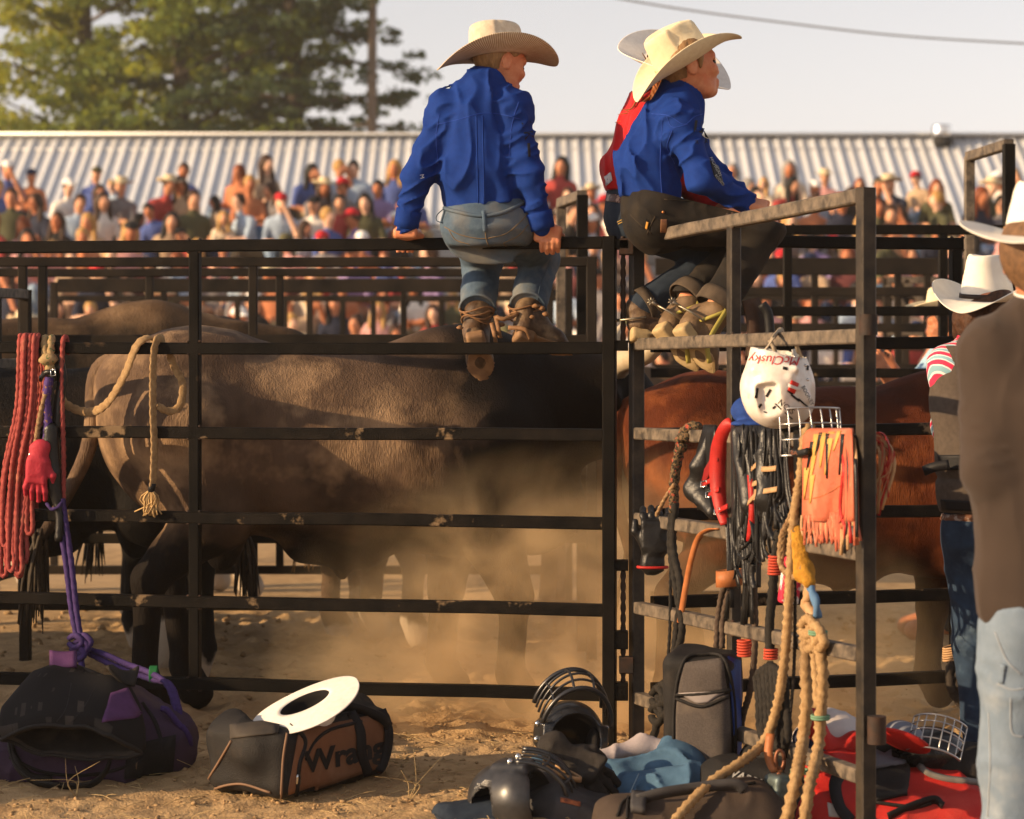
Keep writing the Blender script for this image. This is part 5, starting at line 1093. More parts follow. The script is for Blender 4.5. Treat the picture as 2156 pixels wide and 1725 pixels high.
B.disp = lambda x, y, z: -.005 * ridged(x * 5, y * 5, z * 9, 7) + .007 * np.exp(-((z - W(0, 1005, T)[2]) / .008) ** 2)
M_vest = pm('grey_vest_fabric', (.085, .066, .052), (.065, .05, .04), 60, .85, .5, 700)
vf = B.mesh(lambda x, y, z: np.maximum(-(z - W(0, 1078, T)[2]), z - W(0, 728, T)[2])); vs4 = part('vest', vf, M_vest, root); SV = Surf(vf)
part('strap', SV.patch([(1966, 958), (2030, 958), (2030, 990), (1968, 990)], .004), M_blk, vs4); part('strap', ribbon([W(1998, 978, T - .12), W(1966, 984, T - .1), W(1945, 992, T - .08)], V(0, 0, 1), .03, .006), M_blk, vs4); part('hem', SV.patch([(1982, 1052), (2060, 1056), (2060, 1076), (1986, 1074)], .004), M_blk, vs4)
J = Body(.009, .03); J.cap(W(2050, 1130, T), W(2108, 1130, T), .095, .095); J.cap(W(2080, 1090, T), W(2080, 1140, T), .12, .125, flat=(V(0, 1, 0), .7))
for a in ((hL, kL, aL), (hR, kR, aR)): J.chain(list(a), [.085, .066, .064], k=.03)
J.disp = fold_disp(.010, [(kL, aL), (kR, aR)], 105, (6, 6, 10), (7, 7, 11)); jn = part('jeans', J.mesh(), pm('dark_blue_denim', (.022, .045, .085), (.012, .025, .05), 14, .85, .5, 400, c3=(.10, .15, .20), s3=5, t3=(.55, .7)), root)
part('belt', tube([W(2080, 1084, T) + V(math.cos(q) * .132, math.sin(q) * .095, .01 * math.cos(q)) for q in np.linspace(0, 2 * math.pi, 30)], .016, 6, 0), pm('tooled_belt', (.12, .05, .025), (.3, .25, .22), 60, .5, thr=(.5, .6)), root)
for a in (aL, aR): p_ = CX + a[0] / T * FPX; boot(root, W(p_, 1640, T), W(p_ + 5, 1632, T + .22), a - V(0, 0, .02), V(0, 0, -1), M_boot, M_sole, 1.0)
H = Body(.009, .02); r5 = np.random.default_rng(8)
H.ell(hc + V(0, -.01, .0), (.09, .10, .10))
for i in range(46):
    a = r5.uniform(0, 6.28); H.ell(hc + V(math.cos(a) * .082, math.sin(a) * .09 - .012, r5.uniform(-.075, -.01)), r5.uniform(.018, .028), k=.012)
H.ell(hc + V(.03, .10, -.02), (.08, .06, .09), sub=True); part('hair', H.mesh(), M_chair_, root)
h5 = hat(root, W(2078, 632, T), V(.55, .83, .06), V(.05, -.02, 1), M_felt, bf=.10, bs=.105, ch=.14, curl=.06, dip=.03, crease=.03, dent=.025, band=M_band, bandw=.007)
# ---- bearded man beyond the pens ---------------------------------------------------
T = 11.0; root = thing('person', W(1985, 720, T) * V(1, 1, 0), 'bearded man in light blue shirt and straw hat leaning behind the right pens', 'person')
hc = W(1992, 688, T); neck = W(2002, 735, T); F_, U_ = V(-.98, -.1, .0), V(0, 0, 1)
sL, sR = W(1985, 765, T - .14), W(2000, 765, T + .2); eL, eR = W(1905, 838, T - .2), W(1930, 840, T + .2); wL, wR = W(1856, 775, T - .25), W(1880, 780, T + .15)
B = Body(.012, .025); head_prims(B, hc, F_, U_, 1.0); B.cap(neck - V(0, 0, .05), hc - V(0, 0, .03), .055, .055); B.chain([W(1990, 950, T), W(1985, 850, T), W(1990, 775, T), neck], [.11, .12, .12, .06])
for a in ((sL, eL, wL), (sR, eR, wR)): B.chain(list(a), [.05, .042, .032]); hand_relaxed(B, a[2], V(-.7, -.2, .6), V(0, -1, 0), V(.5, 0, .7), 1.0)
g0 = V(W(1990, 0, T)[0], T, 0)
for q in (-.1, .1): B.chain([g0 + V(0, q, .75), g0 + V(-.03, q, .42), g0 + V(0, q, .08), g0 + V(-.16, q, .04)], [.09, .07, .05, .045])
part('body', B.mesh(), M_skin2, root)
vf = torso_shirt([(W(1990, 940, T), .15), (W(1983, 850, T), .16), (W(1990, 790, T), .15), (W(1993, 768, T), .1)], V(0, 1, 0), V(1, 0, 0), ((sL, sL + (eL - sL) * .6, sL + (eL - sL) * .95), (sR, sR + (eR - sR) * .6, sR + (eR - sR) * .95)), neck - V(0, 0, .01), 111, flat=.7, amp=.014, h=.014, rs=(.065, .062, .06), sh=.07); part('shirt', vf, pm('light_blue_shirt', (.30, .45, .56), (.24, .38, .50), 10, .85, .3, 200), root)
J = Body(.016, .03); J.cap(g0 + V(0, -.09, .80), g0 + V(0, .09, .80), .13, .13)
for q in (-.1, .1): J.chain([g0 + V(0, q, .75), g0 + V(-.03, q, .42), g0 + V(0, q, .10)], [.11, .085, .075])
part('jeans', J.mesh(), M_ndenim, root)
H = Body(.010, .02); H.ell(hc + V(.012, 0, .02), (.10, .085, .10)); H.ell(hc + V(-.045, 0, -.075), (.055, .055, .05)); H.ell(hc + V(-.10, 0, -.01), (.06, .12, .06), sub=True); part('hair', H.mesh(), m_hair['brown'], root)
hat(root, W(1992, 655, T), V(-.97, -.1, .05), V(0, 0, 1), M_hat2, bf=.105, bs=.10, ch=.12, curl=.05, dip=.01, crease=.03)
# ---------------------------------------------------------------- gear on the fences
M_redrope = pm('red_rope', (.36, .075, .065), (.24, .045, .04), 60, .9, .8, 400, c3=(.36, .12, .08), s3=9)
M_tanrope = pm('tan_rope', (.38, .25, .12), (.27, .165, .075), 70, .85, .7, 350, c3=(.22, .14, .07), s3=14, t3=(.55, .7))
M_purple = pm('purple_rope', (.055, .030, .13), (.035, .018, .085), 80, .8, .6, 400)
M_green = pm('green_twine', (.01, .12, .035), rough=.7); M_blackrope = pm('black_rope', (.010, .009, .008), (.025, .021, .017), 70, .8, .7, 350)
M_camo = pm('multicolour_braid', (.14, .09, .045), (.015, .014, .010), 110, .85, .6, 350, c3=(.32, .05, .03), s3=70, t3=(.58, .62), thr=(.45, .55))
M_leather = pm('black_leather', (.006, .006, .0065), (.012, .0115, .011), 30, .38, .3, 140, spec=.3); M_bl2 = pm('grey_black_leather', (.016, .016, .017), (.009, .009, .010), 25, .42, .4, 140, spec=.3)
M_redl = pm('red_leather', (.38, .020, .016), (.28, .013, .011), 25, .45, .3, 160); M_orl = pm('orange_leather', (.47, .125, .065), (.37, .085, .045), 14, .6, .5, 140, c3=(.50, .20, .115), s3=6)
M_yel = pm('yellow_leather', (.52, .31, .085), (.44, .25, .06), 20, .6, .3, 140); M_tanl = pm('tan_leather', (.36, .13, .045), (.28, .095, .03), 25, .5, .3, 160); M_palel = pm('pale_leather', (.42, .26, .13), (.34, .2, .1), 25, .6)
M_chrome = pm('chrome', (.6, .6, .58), rough=.22, metal=1); M_pink = pm('pink_glove_leather', (.42, .03, .05), (.34, .02, .035), 25, .65, .4, 120); M_rub = pm('black_rubber', (.008, .008, .009), (.015, .015, .015), 30, .55)
M_fleece = pm('yellow_fleece', (.42, .21, .025), (.30, .14, .015), 50, .9, 1, 160)
def pY(x, off=-.035): return pan_y((x - CX) / FPX * 8.3) + off
def gT(x): return frac(GA, GB, x)
def gY(x, off=-.05): return 8.0 - 1.57 * gT(x) + off
def PW(x, y, off=-.035): return W(x, y, pY(x, off))
def GW(x, y, off=-.05): return W(x, y, gY(x, off))
def solo(name, vf, mat, label, cat, group=None, smooth=True): return tagit(part(name, vf, mat, None, smooth), label, cat, group)
# red rope bundle over the left panel
t = thing('rope_bundle', PW(50, 722), 'bundle of red braided rope strands draped over the left panel rail', 'rope', 'ropes hanging on the left panel'); r8 = np.random.default_rng(4)
for i in range(8):
    x0 = 42 + i * 5.2 + r8.normal(0, 1.5); x1 = 2 + i * 7.5 + r8.normal(0, 3); yb = 1110 + r8.uniform(0, 105); o = -.03 - .008 * (i % 3)
    part('strand', rope([PW(x0 + 10, 760, .045), PW(x0 + 5, 712, .0), PW(x0, 722, o - .01), PW(x0 - 6, 860, o), PW(x1 + 6, 1000, o), PW(x1, yb - 30, o), PW(x1 + 4, yb, o), PW(x1 + 13, yb - 12, o - .004), PW(x1 + 12, yb - 90, o + .006), PW(x0 + 3, 900, o + .012)], .0088, 3, 11, 12, .2, cres=5, step=.012), M_redrope, t)
for i in range(5): part('strand', rope([PW(66 + i * 6, 722, .03), PW(70 + i * 6, 800, .035), PW(58 + i * 5, 960, .035), PW(60 + i * 4, 1050 + i * 12, .03)], .0088, 3, 11, 12, .2, cres=5, step=.014), M_redrope, t)
solo('red_rope', rope([PW(143, 745, .04), PW(140, 712, .0), PW(133, 716, -.028), PW(131, 760), PW(131, 860), PW(134, 960), PW(133, 1080)], .0085, 3, 12, 12, .2), M_redrope, 'single red rope hanging straight beside the leather bull rope handle', 'rope', 'ropes hanging on the left panel')
# bull rope with leather handle
t = thing('bull_rope', PW(105, 740), 'bull rope with black leather handle and purple braid tied to the left rail', 'rope', 'ropes hanging on the left panel')
for dx in (-8, 5): part('knot', rope([PW(103 + dx, 760, .04), PW(103 + dx, 712, .0), PW(102 + dx, 728, -.03), PW(103 + dx * .6, 760, -.045)], .014, 3, 10, 12, .2), M_camo if False else pm('tan_green_braid', (.34, .23, .11), (.05, .12, .05), 90, .85, .5, 300, thr=(.56, .62)), t)
part('knot', blob(PW(102, 757, -.05), (.032, .024, .022), 14, 10, .25, 3), _M['tan_green_braid'], t); part('knot', blob(PW(105, 776, -.045), (.018, .018, .03), 12, 8, .2, 5), _M['tan_green_braid'], t)
part('leather_strap', ribbon([PW(125, 760), PW(131, 800), PW(124, 850), PW(118, 905)], V(1, -.2, 0), .034, .008), M_leather, t); part('leather_strap', ribbon([PW(84, 800), PW(95, 785, -.06), PW(112, 786, -.06), PW(120, 800)], V(0, 0, 1), .018, .005), M_leather, t)
part('buckle', tube([PW(107, 778, -.07), PW(116, 778, -.07), PW(117, 791, -.07), PW(107, 792, -.07), PW(107, 778, -.07)], .002, 6, 0), M_chrome, t)
part('purple_braid', rope([PW(104, 795, -.05), PW(98, 840, -.05), PW(101, 890, -.05), PW(97, 935, -.05)], .016, 4, 9, 14, .18), pm('purple_gold_braid', (.06, .03, .15), (.25, .13, .06), 70, .7, .4, 300, thr=(.56, .62)), t)
part('tan_braid', rope([PW(96, 830, -.06), PW(84, 880, -.06), PW(77, 930, -.06), PW(78, 985, -.06)], .010, 3, 14, 12, .2), pm('brown_braid', (.14, .07, .03), (.3, .2, .1), 80, .7, .3, 200), t)
hb = Body(.006, .015); hb.cap(PW(107, 905, -.05), PW(108, 1000, -.05), .026, .032, flat=(V(0, 1, 0), .7)); hb.cap(PW(108, 1000, -.05), PW(122, 1060, -.05), .03, .018); part('handle', hb.mesh(), M_leather, t)
part('strap_tail', rope([PW(118, 1040, -.05), PW(126, 1090, -.055), PW(124, 1140, -.06)], .016, 3, 10, 12, .1), M_leather, t)
for (x, y) in ((70, 965), (100, 985)): part('ring', tube([PW(x, y, -.06) + V(math.cos(a) * .016, 0, math.sin(a) * .026) for a in np.linspace(0, 2 * math.pi, 18)], .0025, 6, 0), M_chrome, t)
part('tie', rope([PW(98, 1060, -.07), PW(108, 1072, -.08), PW(122, 1068, -.08), PW(130, 1058, -.07)], .006, 2, 20), M_purple, t)
# pink glove
def glove(name, label, base, d, side, n, k, mat, trim=None, curl=.2, group='riding gloves', fingers=(.075, .085, .08, .062)):
    t = thing(name, base, label, 'glove', group); d, side, n = unit(d), unit(side), unit(n); B = Body(.005, .012); A = np.stack([d, side, n], 1)
    B.box(base + d * .055 * k, V(.045, .034, .008) * k, .014 * k, A, k=.02); B.cap(base - d * .05 * k, base + d * .03 * k, .046 * k, .036 * k, flat=(n, .55), k=.02)
    for i, l in enumerate(fingers):
        b = base + d * .105 * k + side * (.036 - .024 * i) * k; m = b + (d - n * curl * .4) * l * .5 * k + side * (.010 - .007 * i) * k; e = m + (d - n * curl * 1.4) * l * .5 * k; B.chain([b, m, e], [.0135 * k, .0125 * k, .0105 * k], k=.004)
    b = base + d * .03 * k + side * .045 * k; B.chain([b, b + (d * .04 + side * .028) * k, b + (d * .075 + side * .03 - n * .01) * k], [.016 * k, .0135 * k, .011 * k], k=.008)
    B.disp = lambda x, y, z: -.003 * ridged(x * 22, y * 22, z * 22, 5); part('shell', B.mesh(), mat, t)
    if trim: part('cuff_trim', tube([base - d * .065 * k + side * math.cos(a) * .056 * k + n * math.sin(a) * .03 * k for a in np.linspace(0, 2 * math.pi, 24)], .005, 6, 0), trim, t)
    return t
glove('glove', 'pink leather glove clipped to the bull rope on the left panel', PW(82, 968, -.085), V(-.12, 0, -1), V(1, 0, -.1), V(0, -1, 0), .74, M_pink, None, .45, fingers=(.08, .088, .082, .062))
solo('red_fringe', join(*[tube([PW(52 + i * 2, 1008, -.07), PW(50 + i * 2.4, 1028, -.075), PW(50 + i * 2.6, 1040 + (i % 3) * 4, -.07)], .0022, 4, 3) for i in range(8)]), M_pink, 'short red fringe hanging beside the pink glove', 'fringe')
# tan flat rope with tassel
t = thing('tasselled_rope', PW(322, 722), 'tan flat braided rope looped over the left rail with a hanging tassel', 'rope', 'ropes hanging on the left panel')
def flatrope(pts, w): return rope(pts, w, 2, 16, 14, .12, .45, step=.01)
part('braid', flatrope([PW(120, 820, .06), PW(140, 852, .05), PW(185, 868, .03), PW(225, 850, -.02), PW(262, 790), PW(284, 735), PW(300, 716, -.02), PW(318, 712, .02), PW(325, 730, .045)], .016), M_tanrope, t)
part('braid', flatrope([PW(345, 730, .045), PW(340, 713, .0), PW(329, 720, -.03), PW(323, 760), PW(322, 860), PW(325, 940), PW(322, 1025)], .017), M_tanrope, t)
part('braid', flatrope([PW(352, 728, .04), PW(366, 770, .05), PW(385, 810, .05), PW(378, 855, .04), PW(355, 866, .02), PW(332, 855, -.02)], .014), M_tanrope, t)
part('tie', tube([PW(321, 1018, -.036), PW(318, 1036, -.036)], [.013, .011], 10, 0), M_rub, t)
part('tassel', join(*[tube([PW(318, 1030, -.036), PW(318 + r8.normal(0, 8), 1052, -.036 + r8.normal(0, .008)), PW(316 + r8.normal(0, 11), 1080 + r8.normal(0, 5), -.04 + r8.normal(0, .012))], .0026, 4, 3) for _ in range(46)]), pm('tassel_cord', (.45, .30, .13), (.36, .23, .1), 30, .8), t)
# purple rope down to the gear bag
t = thing('purple_rope', PW(165, 1350), 'doubled purple rope running from the left rail down to the gear bag', 'rope', 'ropes hanging on the left panel')
for k in (0, 1):
    dx = k * 13
    part('line', rope([PW(118 + dx, 1050, -.05), PW(124 + dx, 1090, -.05), PW(138 + dx * .9, 1180, -.06), PW(150 + dx * .8, 1280, -.09), PW(162 + dx * .6, 1345, -.12)], .0105, 4, 20, 14, .12), M_purple, t)
    part('line', rope([W(168, 1365, 8.22), W(215, 1376 + k * 14, 8.18), W(265, 1398 + k * 14, 8.05), W(318, 1418 + k * 12, 7.9), W(352 + k * 6, 1442, 7.8), W(368 + k * 8, 1490, 7.72), W(366 + k * 14, 1530, 7.7)], .0105, 4, 20, 14, .12), M_purple, t)
part('line', rope([W(366, 1530, 7.7), W(385, 1560, 7.66), W(400, 1568, 7.64), W(394, 1545, 7.62), W(372, 1520, 7.62), W(352, 1496, 7.62), W(338, 1492, 7.62)], .0105, 4, 20, 14, .12), M_purple, t)
for i, (x, y) in enumerate(((160, 1352), (172, 1362), (165, 1376), (178, 1352))): part('knot', rope([W(x - 14, y - 8, 8.2), W(x, y - 14, 8.16), W(x + 14, y, 8.15), W(x, y + 12, 8.16), W(x - 14, y + 4, 8.2)], .0105, 4, 20, 12, .12), M_purple, t)
part('line', rope([W(168, 1375, 8.2), W(172, 1400, 8.15), W(170, 1425, 8.05)], .011, 4, 20, 12, .12), M_purple, t)
part('green_wrap', join(*[tube([W(317 + i * 2.2, 1402, 7.9) + V(0, math.cos(a) * .02, math.sin(a) * .026 - .028) for a in np.linspace(0, 2 * math.pi, 14)], .003, 5, 0) for i in range(7)]), M_green, t)
# ---- white helmet and cage on the gate
t = thing('helmet', GW(1640, 735), 'white scuffed helmet hanging upside down on the gate with red handwriting', 'helmet', 'riding helmets')
T = gY(1640, -.085); hc = W(1640, 815, T); pxm = FPX / T; A = rotm(0, 10, -20)
B = Body(.0045, .02); B.ell(hc + V(-.004, .0, -.005), V(.104, .116, .108), A); B.cap(hc + V(-.004, 0, .01), hc + V(-.004, 0, .09), .098, .080, flat=(A[:, 1], 1.14)); B.ell(hc + V(.03, .0, -.045), V(.068, .09, .065), A); B.ell(hc + V(-.012, -.02, -.035), V(.085, .095, .078), A); B.cap(hc + V(-.075, -.075, .05), hc + V(.035, -.108, .052), .012, .010, k=.02)
B.box(hc + V(-.045, -.118, -.035), V(.018, .014, .034), .014, rotm(0, -8, -22), k=.008, sub=True); B.cap(hc + V(.02, -.10, .03), hc + V(.07, -.075, -.03), .014, .012, k=.012)
B.box(hc + V(0, 0, .166), V(.2, .2, .05), .01, A, sub=True, k=.006); B.cap(hc + V(.0, .0, .02), hc + V(0, 0, .14), .075, .076, flat=(A[:, 1], 1.12), sub=True, k=.004)
B.disp = lambda x, y, z: .0015 * vnoise(x * 30, y * 30, z * 30, 2)
M_white = pm('scuffed_white_plastic', (.66, .63, .58), (.58, .53, .46), 30, .4, .1, 200, c3=(.42, .33, .22), s3=18, t3=(.60, .72), spec=.5, coat=.2)
vf = B.mesh(); shl = part('shell', vf, M_white, t); SH = Surf(vf)
M_redink = pm('red_marker', (.45, .012, .018), rough=.5); part('handwriting', SH.text('McClusky', 1632, 758, 27, 183, shear=.25, lift=.001), M_redink, shl)
part('lettering', SH.text('NOIS', 1655, 857, 17, 38, lift=.001), M_blk, shl); part('lettering', SH.text('BOONEY', 1700, 833, 11, 62, lift=.0012), M_blk, shl)
part('sticker', SH.patch([(1666, 800), (1682, 808), (1672, 830), (1658, 822)], .001, 5), pm('red_sticker', (.5, .03, .02), rough=.4), shl); part('sticker', SH.patch([(1660, 808), (1686, 818), (1684, 824), (1659, 815)], .0022, 5), pm('white_sticker', (.6, .58, .55), rough=.4), shl)
for (x, y, w, h, r_) in ((1593, 828, 5, 22, 8), (1618, 828, 5, 18, 30), (1600, 855, 5, 9, 40), (1630, 858, 4, 8, 50), (1611, 868, 7, 3, 20), (1653, 776, 10, 6, 10), (1663, 826, 14, 5, 40), (1674, 838, 22, 4.5, 38), (1650, 866, 48, 2.4, 42), (1690, 848, 26, 3.5, 40), (1700, 775, 4, 10, 10)):
    c, s_ = math.cos(R(r_)), math.sin(R(r_)); q = [(x + a * w / 2 * c - b * h / 2 * s_, y + a * w / 2 * s_ + b * h / 2 * c) for a, b in ((-1, -1), (1, -1), (1, 1), (-1, 1))]; part('vent', SH.patch(q, .0008, 4), M_blk, shl)
for (x, y) in ((1673, 752), (1695, 770), (1700, 800)): part('screw', blob(SH.hit(x, y), .0045, 8, 6), M_chrome, shl)
M_webb = pm('pale_webbing', (.42, .35, .26), (.32, .25, .17), 40, .85, .4, 400)
part('chin_strap', ribbon([W(1588, 752, T), W(1612, 735, T - .03), W(1628, 712, T - .02), W(1640, 697, gY(1636, -.03)), W(1648, 696, gY(1648, .03)), W(1652, 720, gY(1650, .04))], V(.2, .8, .4), .014, .003), M_webb, t); part('chin_strap', ribbon([W(1620, 716, T), W(1628, 730, T), W(1634, 750, T)], V(1, 0, .2), .012, .003), M_webb, t)
part('chin_strap', ribbon([W(1690, 765, T), W(1684, 748, T), W(1676, 725, gY(1676, -.0)), W(1668, 702, gY(1668, .04))], V(1, 0, .4), .012, .003), M_webb, t)
part('chin_clip', tube([W(1672, 735, T), W(1678, 752, T)], .008, 8, 3), pm('white_clip', (.6, .58, .54), rough=.4), t)
M_wire = pm('cage_wire', (.42, .41, .40), rough=.3, metal=.9)
def cage(root, c, A, w, h, d, nv, nh, r, mat, r0=.0028):
    for i in range(nv):
        u = -1 + 2 * i / (nv - 1); pts = []
        for j in range(9):
            q = -1 + 2 * j / 8; a = u * 1.15; pts.append(c + A @ V(math.sin(a) * w, -math.cos(a) * d * (1 - .18 * q * q), q * h))
        part('wire', tube(pts, r0, 6, 2), mat, root)
    for j in range(nh):
        q = -1 + 2 * j / (nh - 1); pts = [c + A @ V(math.sin(a) * w, -math.cos(a) * d * (1 - .18 * q * q), q * h) for a in np.linspace(-1.15, 1.15, 13)]; part('wire', tube(pts, r0 * (1.5 if j in (0, nh - 1) else 1), 6, 2), mat, root)
t2 = thing('face_cage', GW(1695, 910, 0), 'steel wire face cage hanging below the white helmet', 'face cage', 'wire face cages')
cage(t2, W(1697, 912, gY(1694, .035)), rotm(-6, 0, 12), .098, .066, .10, 8, 4, 0, M_wire, .0022); part('chin_cup', tube([W(1660, 948, gY(1660, -.10)), W(1680, 955, gY(1680, -.13)), W(1702, 950, gY(1700, -.12))], .010, 10, 4), M_rub, t2)
part('cup_print', text_vf and xf(text_vf('BAUER', .016, .0008), (np.stack([V(1, .2, -.1), V(.1, -.1, 1), V(.2, -1, 0)], 1), W(1682, 955, gY(1680, -.145)))), M_chrome, t2, False)
# blue cap behind the helmet
B = Body(.006, .015); B.ell(W(1588, 865, gY(1588, .14)), (.075, .07, .05)); B.ell(W(1600, 892, gY(1600, .11)), (.09, .05, .012)); solo('baseball_cap', B.mesh(), pm('blue_cloth', (.015, .05, .22), (.01, .03, .14), 20, .85, .3, 200), 'dark blue cloth cap hanging behind the white helmet', 'cap')
# ---- black/red chaps
t = thing('leather_chaps', GW(1560, 905), 'red and black leather chaps with long black fringe draped over the gate', 'chaps', 'riding chaps')
def drape(x0, x1, ytop, ybot, n=9, m=16, back=60, off=-.045, wob=.006, seed=0, lean=0, xb0=None, xb1=None, thk=.0035, bulge=0):
    """sheet hanging over the rail between columns x0 and x1"""
    xb0 = x0 if xb0 is None else xb0; xb1 = x1 if xb1 is None else xb1; P = np.zeros((m, n, 3))
    for j in range(n):
        u = j / (n - 1)
        for i in range(m):
            q = i / (m - 1)
            if q < .12: s = q / .12; x = x0 + (x1 - x0) * u; P[i, j] = GW(x, ytop + back * (1 - s) + 4, .05 * (1 - s) - .0 * s)
            elif q < .24: s = (q - .12) / .12; x = x0 + (x1 - x0) * u; P[i, j] = GW(x, ytop - 4 * math.sin(s * math.pi), off * s)
            else: s = (q - .24) / .76; x = (x0 + (x1 - x0) * u) * (1 - s) + (xb0 + (xb1 - xb0) * u) * s + lean * s * s; P[i, j] = GW(x, ytop + (ybot - ytop) * s, off - bulge * math.sin(s * 3.1) - wob * (1 + math.sin(u * 11 + seed + 2 * s) * (.4 + s)))
    return shell(P, thk)
part('red_panel', ribbon([GW(1552, 905, .02), GW(1545, 892, -.03), GW(1528, 905, -.075), GW(1514, 945, -.085), GW(1510, 1000, -.085), GW(1516, 1060, -.08), GW(1528, 1104, -.075)], [V(.9, -.5, .1), V(.9, -.5, .2), V(.95, -.35, .1), V(1, -.2, 0), V(1, -.2, -.1)], .046, .006, 8, taper=(.8, 1, 1.1, 1, .7)), M_redl, t)
for pl in ([(1500, 915, -.02, .020), (1484, 985, -.05, .034), (1476, 1030, -.055, .042), (1500, 1078, -.05, .02)], [(1560, 915, -.02, .03), (1590, 1060, -.03, .045)], [(1620, 920, -.02, .03), (1625, 1050, -.03, .045)]):
    B = Body(.006, .02); B.chain([GW(*q[:3]) for q in pl], [q[3] for q in pl], flat=(V(0, 1, 0), .6)); B.disp = lambda x, y, z: -.005 * ridged(x * 14, y * 14, z * 14, 6); part('vest_body', B.mesh(), M_leather, t)
part('black_panel', drape(1540, 1566, 896, 1090, xb0=1542, xb1=1570, off=-.055, seed=2), M_bl2, t)
part('black_panel', drape(1482, 1508, 900, 1010, xb0=1452, xb1=1500, off=-.045, seed=3, bulge=.02), M_leather, t)
P = [[GW(1500 - 38 * math.sin(a) * (1 - .2 * v), 985 + 45 * v + 45 * v * math.sin(a), -.05 - .03 * math.sin(a)) for a in np.linspace(0, 3.1, 10)] for v in np.linspace(0, 1, 8)]
part('black_panel', shell(np.array(P), .004), M_leather, t); part('red_panel', shell(np.array([[GW(1478 + 35 * u, 1000 - 60 * u + 30 * v, -.075 - .01 * v) for u in np.linspace(0, 1, 6)] for v in np.linspace(0, 1, 5)]), .004), pm('dark_red_leather', (.20, .012, .012), rough=.5), t)
for (x, y) in ((1482, 1020), (1492, 1042), (1510, 1078)):
    part('buckle_strap', ribbon([GW(x, y, -.095), GW(x + 10, y - 6, -.105), GW(x + 22, y - 12, -.09)], V(.3, 0, 1), .016, .004), M_redl, t); part('buckle', tube([GW(x + a * 6, y + b * 6, -.105) for a, b in ((-1, -1), (1, -1.3), (1, .7), (-1, 1), (-1, -1))], .0018, 5, 0), M_chrome, t)
r9 = np.random.default_rng(9)
for i in range(44):
    x = 1548 + i * 2.5 + r9.normal(0, 2); yb = r9.uniform(1120, 1245) if x < 1620 else r9.uniform(1090, 1175); o = -.05 - .035 * r9.random()
    part('fringe', ribbon([GW(x, 905, -.0), GW(x, 898, -.03), GW(x + r9.normal(0, 3), 935, o), GW(x + r9.normal(0, 6), 1030, o), GW(x + r9.normal(0, 9), yb - 40, o), GW(x + r9.normal(0, 10), yb, o)], V(r9.normal(.8, .3), r9.normal(0, .6), 0), r9.uniform(.008, .02), .0022, 4), M_leather if i % 3 else M_bl2, t, False)
for i in range(12): x = 1528 + r9.uniform(0, 60); part('fringe', ribbon([GW(x, 1090, -.05), GW(x + 4, 1180, -.06), GW(x + r9.normal(0, 8), 1250 + r9.uniform(-30, 90), -.055)], V(.8, r9.normal(0, .5), 0), .014, .0022, 4), M_leather, t, False)
for (x0, y0, x1, y1) in ((1582, 988, 1600, 970), (1602, 988, 1634, 986), (1584, 1020, 1606, 1010), (1588, 1036, 1636, 1030), (1572, 1062, 1600, 1030), (1584, 1048, 1596, 1046)): part('tie_strap', ribbon([GW(x0, y0, -.10), GW((x0 + x1) / 2, (y0 + y1) / 2 + 1, -.108), GW(x1, y1, -.10)], V(.2, 0, 1), .015, .003), M_palel, t)
part('red_panel', ribbon([GW(1580, 1000, -.08), GW(1584, 1070, -.085), GW(1578, 1140, -.08)], V(1, -.3, 0), .02, .003), M_redl, t)
# ---- flame chaps
t = thing('flame_chaps', GW(1745, 905), 'orange fringed leather chaps with yellow flames draped beside the gate post', 'chaps', 'riding chaps')
vf = drape(1692, 1796, 908, 1098, xb0=1690, xb1=1800, off=-.055, n=19, m=22, wob=.020, seed=2, bulge=.014); pnl = part('panel', vf, M_orl, t); SF = Surf(vf)
part('panel', drape(1672, 1700, 912, 1090, xb0=1676, xb1=1694, off=-.045, seed=4), M_leather, t)
for (x0, y0, x1, y1, w) in ((1722, 915, 1706, 1020, 15), (1735, 912, 1728, 985, 12), (1752, 910, 1738, 1000, 13), (1700, 985, 1694, 1050, 12), (1712, 1000, 1707, 1060, 10), (1768, 908, 1756, 950, 8)):
    m_ = ((x0 + x1) / 2 + 5, (y0 + y1) / 2); part('flame', SF.patch([(x0 - w / 2, y0), (x0 + w / 2, y0), (x1 + 1, y1), (x1 - 1.5, y1)], .0014, 6), M_yel, pnl)
for (x0, y0, x1, y1) in ((1730, 912, 1718, 960), (1744, 915, 1742, 1008), (1712, 930, 1700, 990), (1776, 915, 1768, 1000)): part('flame', SF.patch([(x0 - 4, y0), (x0 + 3, y0), (x1 + 1, y1), (x1 - 1, y1)], .0020, 5), M_leather, pnl)
part('seam', SF.line([(1692, 1052), (1730, 1045), (1772, 1022)], .0012), M_tanl, pnl)
for i in range(46):
    u = i / 45; x = 1690 + 112 * u + r9.normal(0, 1); yb = 1128 + 18 * math.sin(u * 3) + r9.normal(0, 8); o = -.067 - .012 * r9.random()
    part('fringe', ribbon([GW(x, 1085 - 10 * u, o), GW(x + r9.normal(0, 1.5), 1110, o - .004), GW(x + r9.normal(0, 4), yb, o)], V(.85, r9.normal(-.3, .3), 0), .0075, .002, 3), M_orl if i % 5 else M_palel, t, False)
for i in range(26):
    x = 1772 + r9.uniform(0, 32); o = -.07 - .03 * r9.random(); part('fringe', ribbon([GW(x - 4, 915 + r9.uniform(0, 40), -.06), GW(x, 980, o), GW(x + r9.normal(0, 4), 1070, o), GW(x + r9.normal(0, 5), 1130 + r9.uniform(-30, 40), o)], V(.8, r9.normal(-.3, .5), 0), .009, .002, 4), [M_orl, M_redl, M_leather, M_palel][i % 4], t, False)
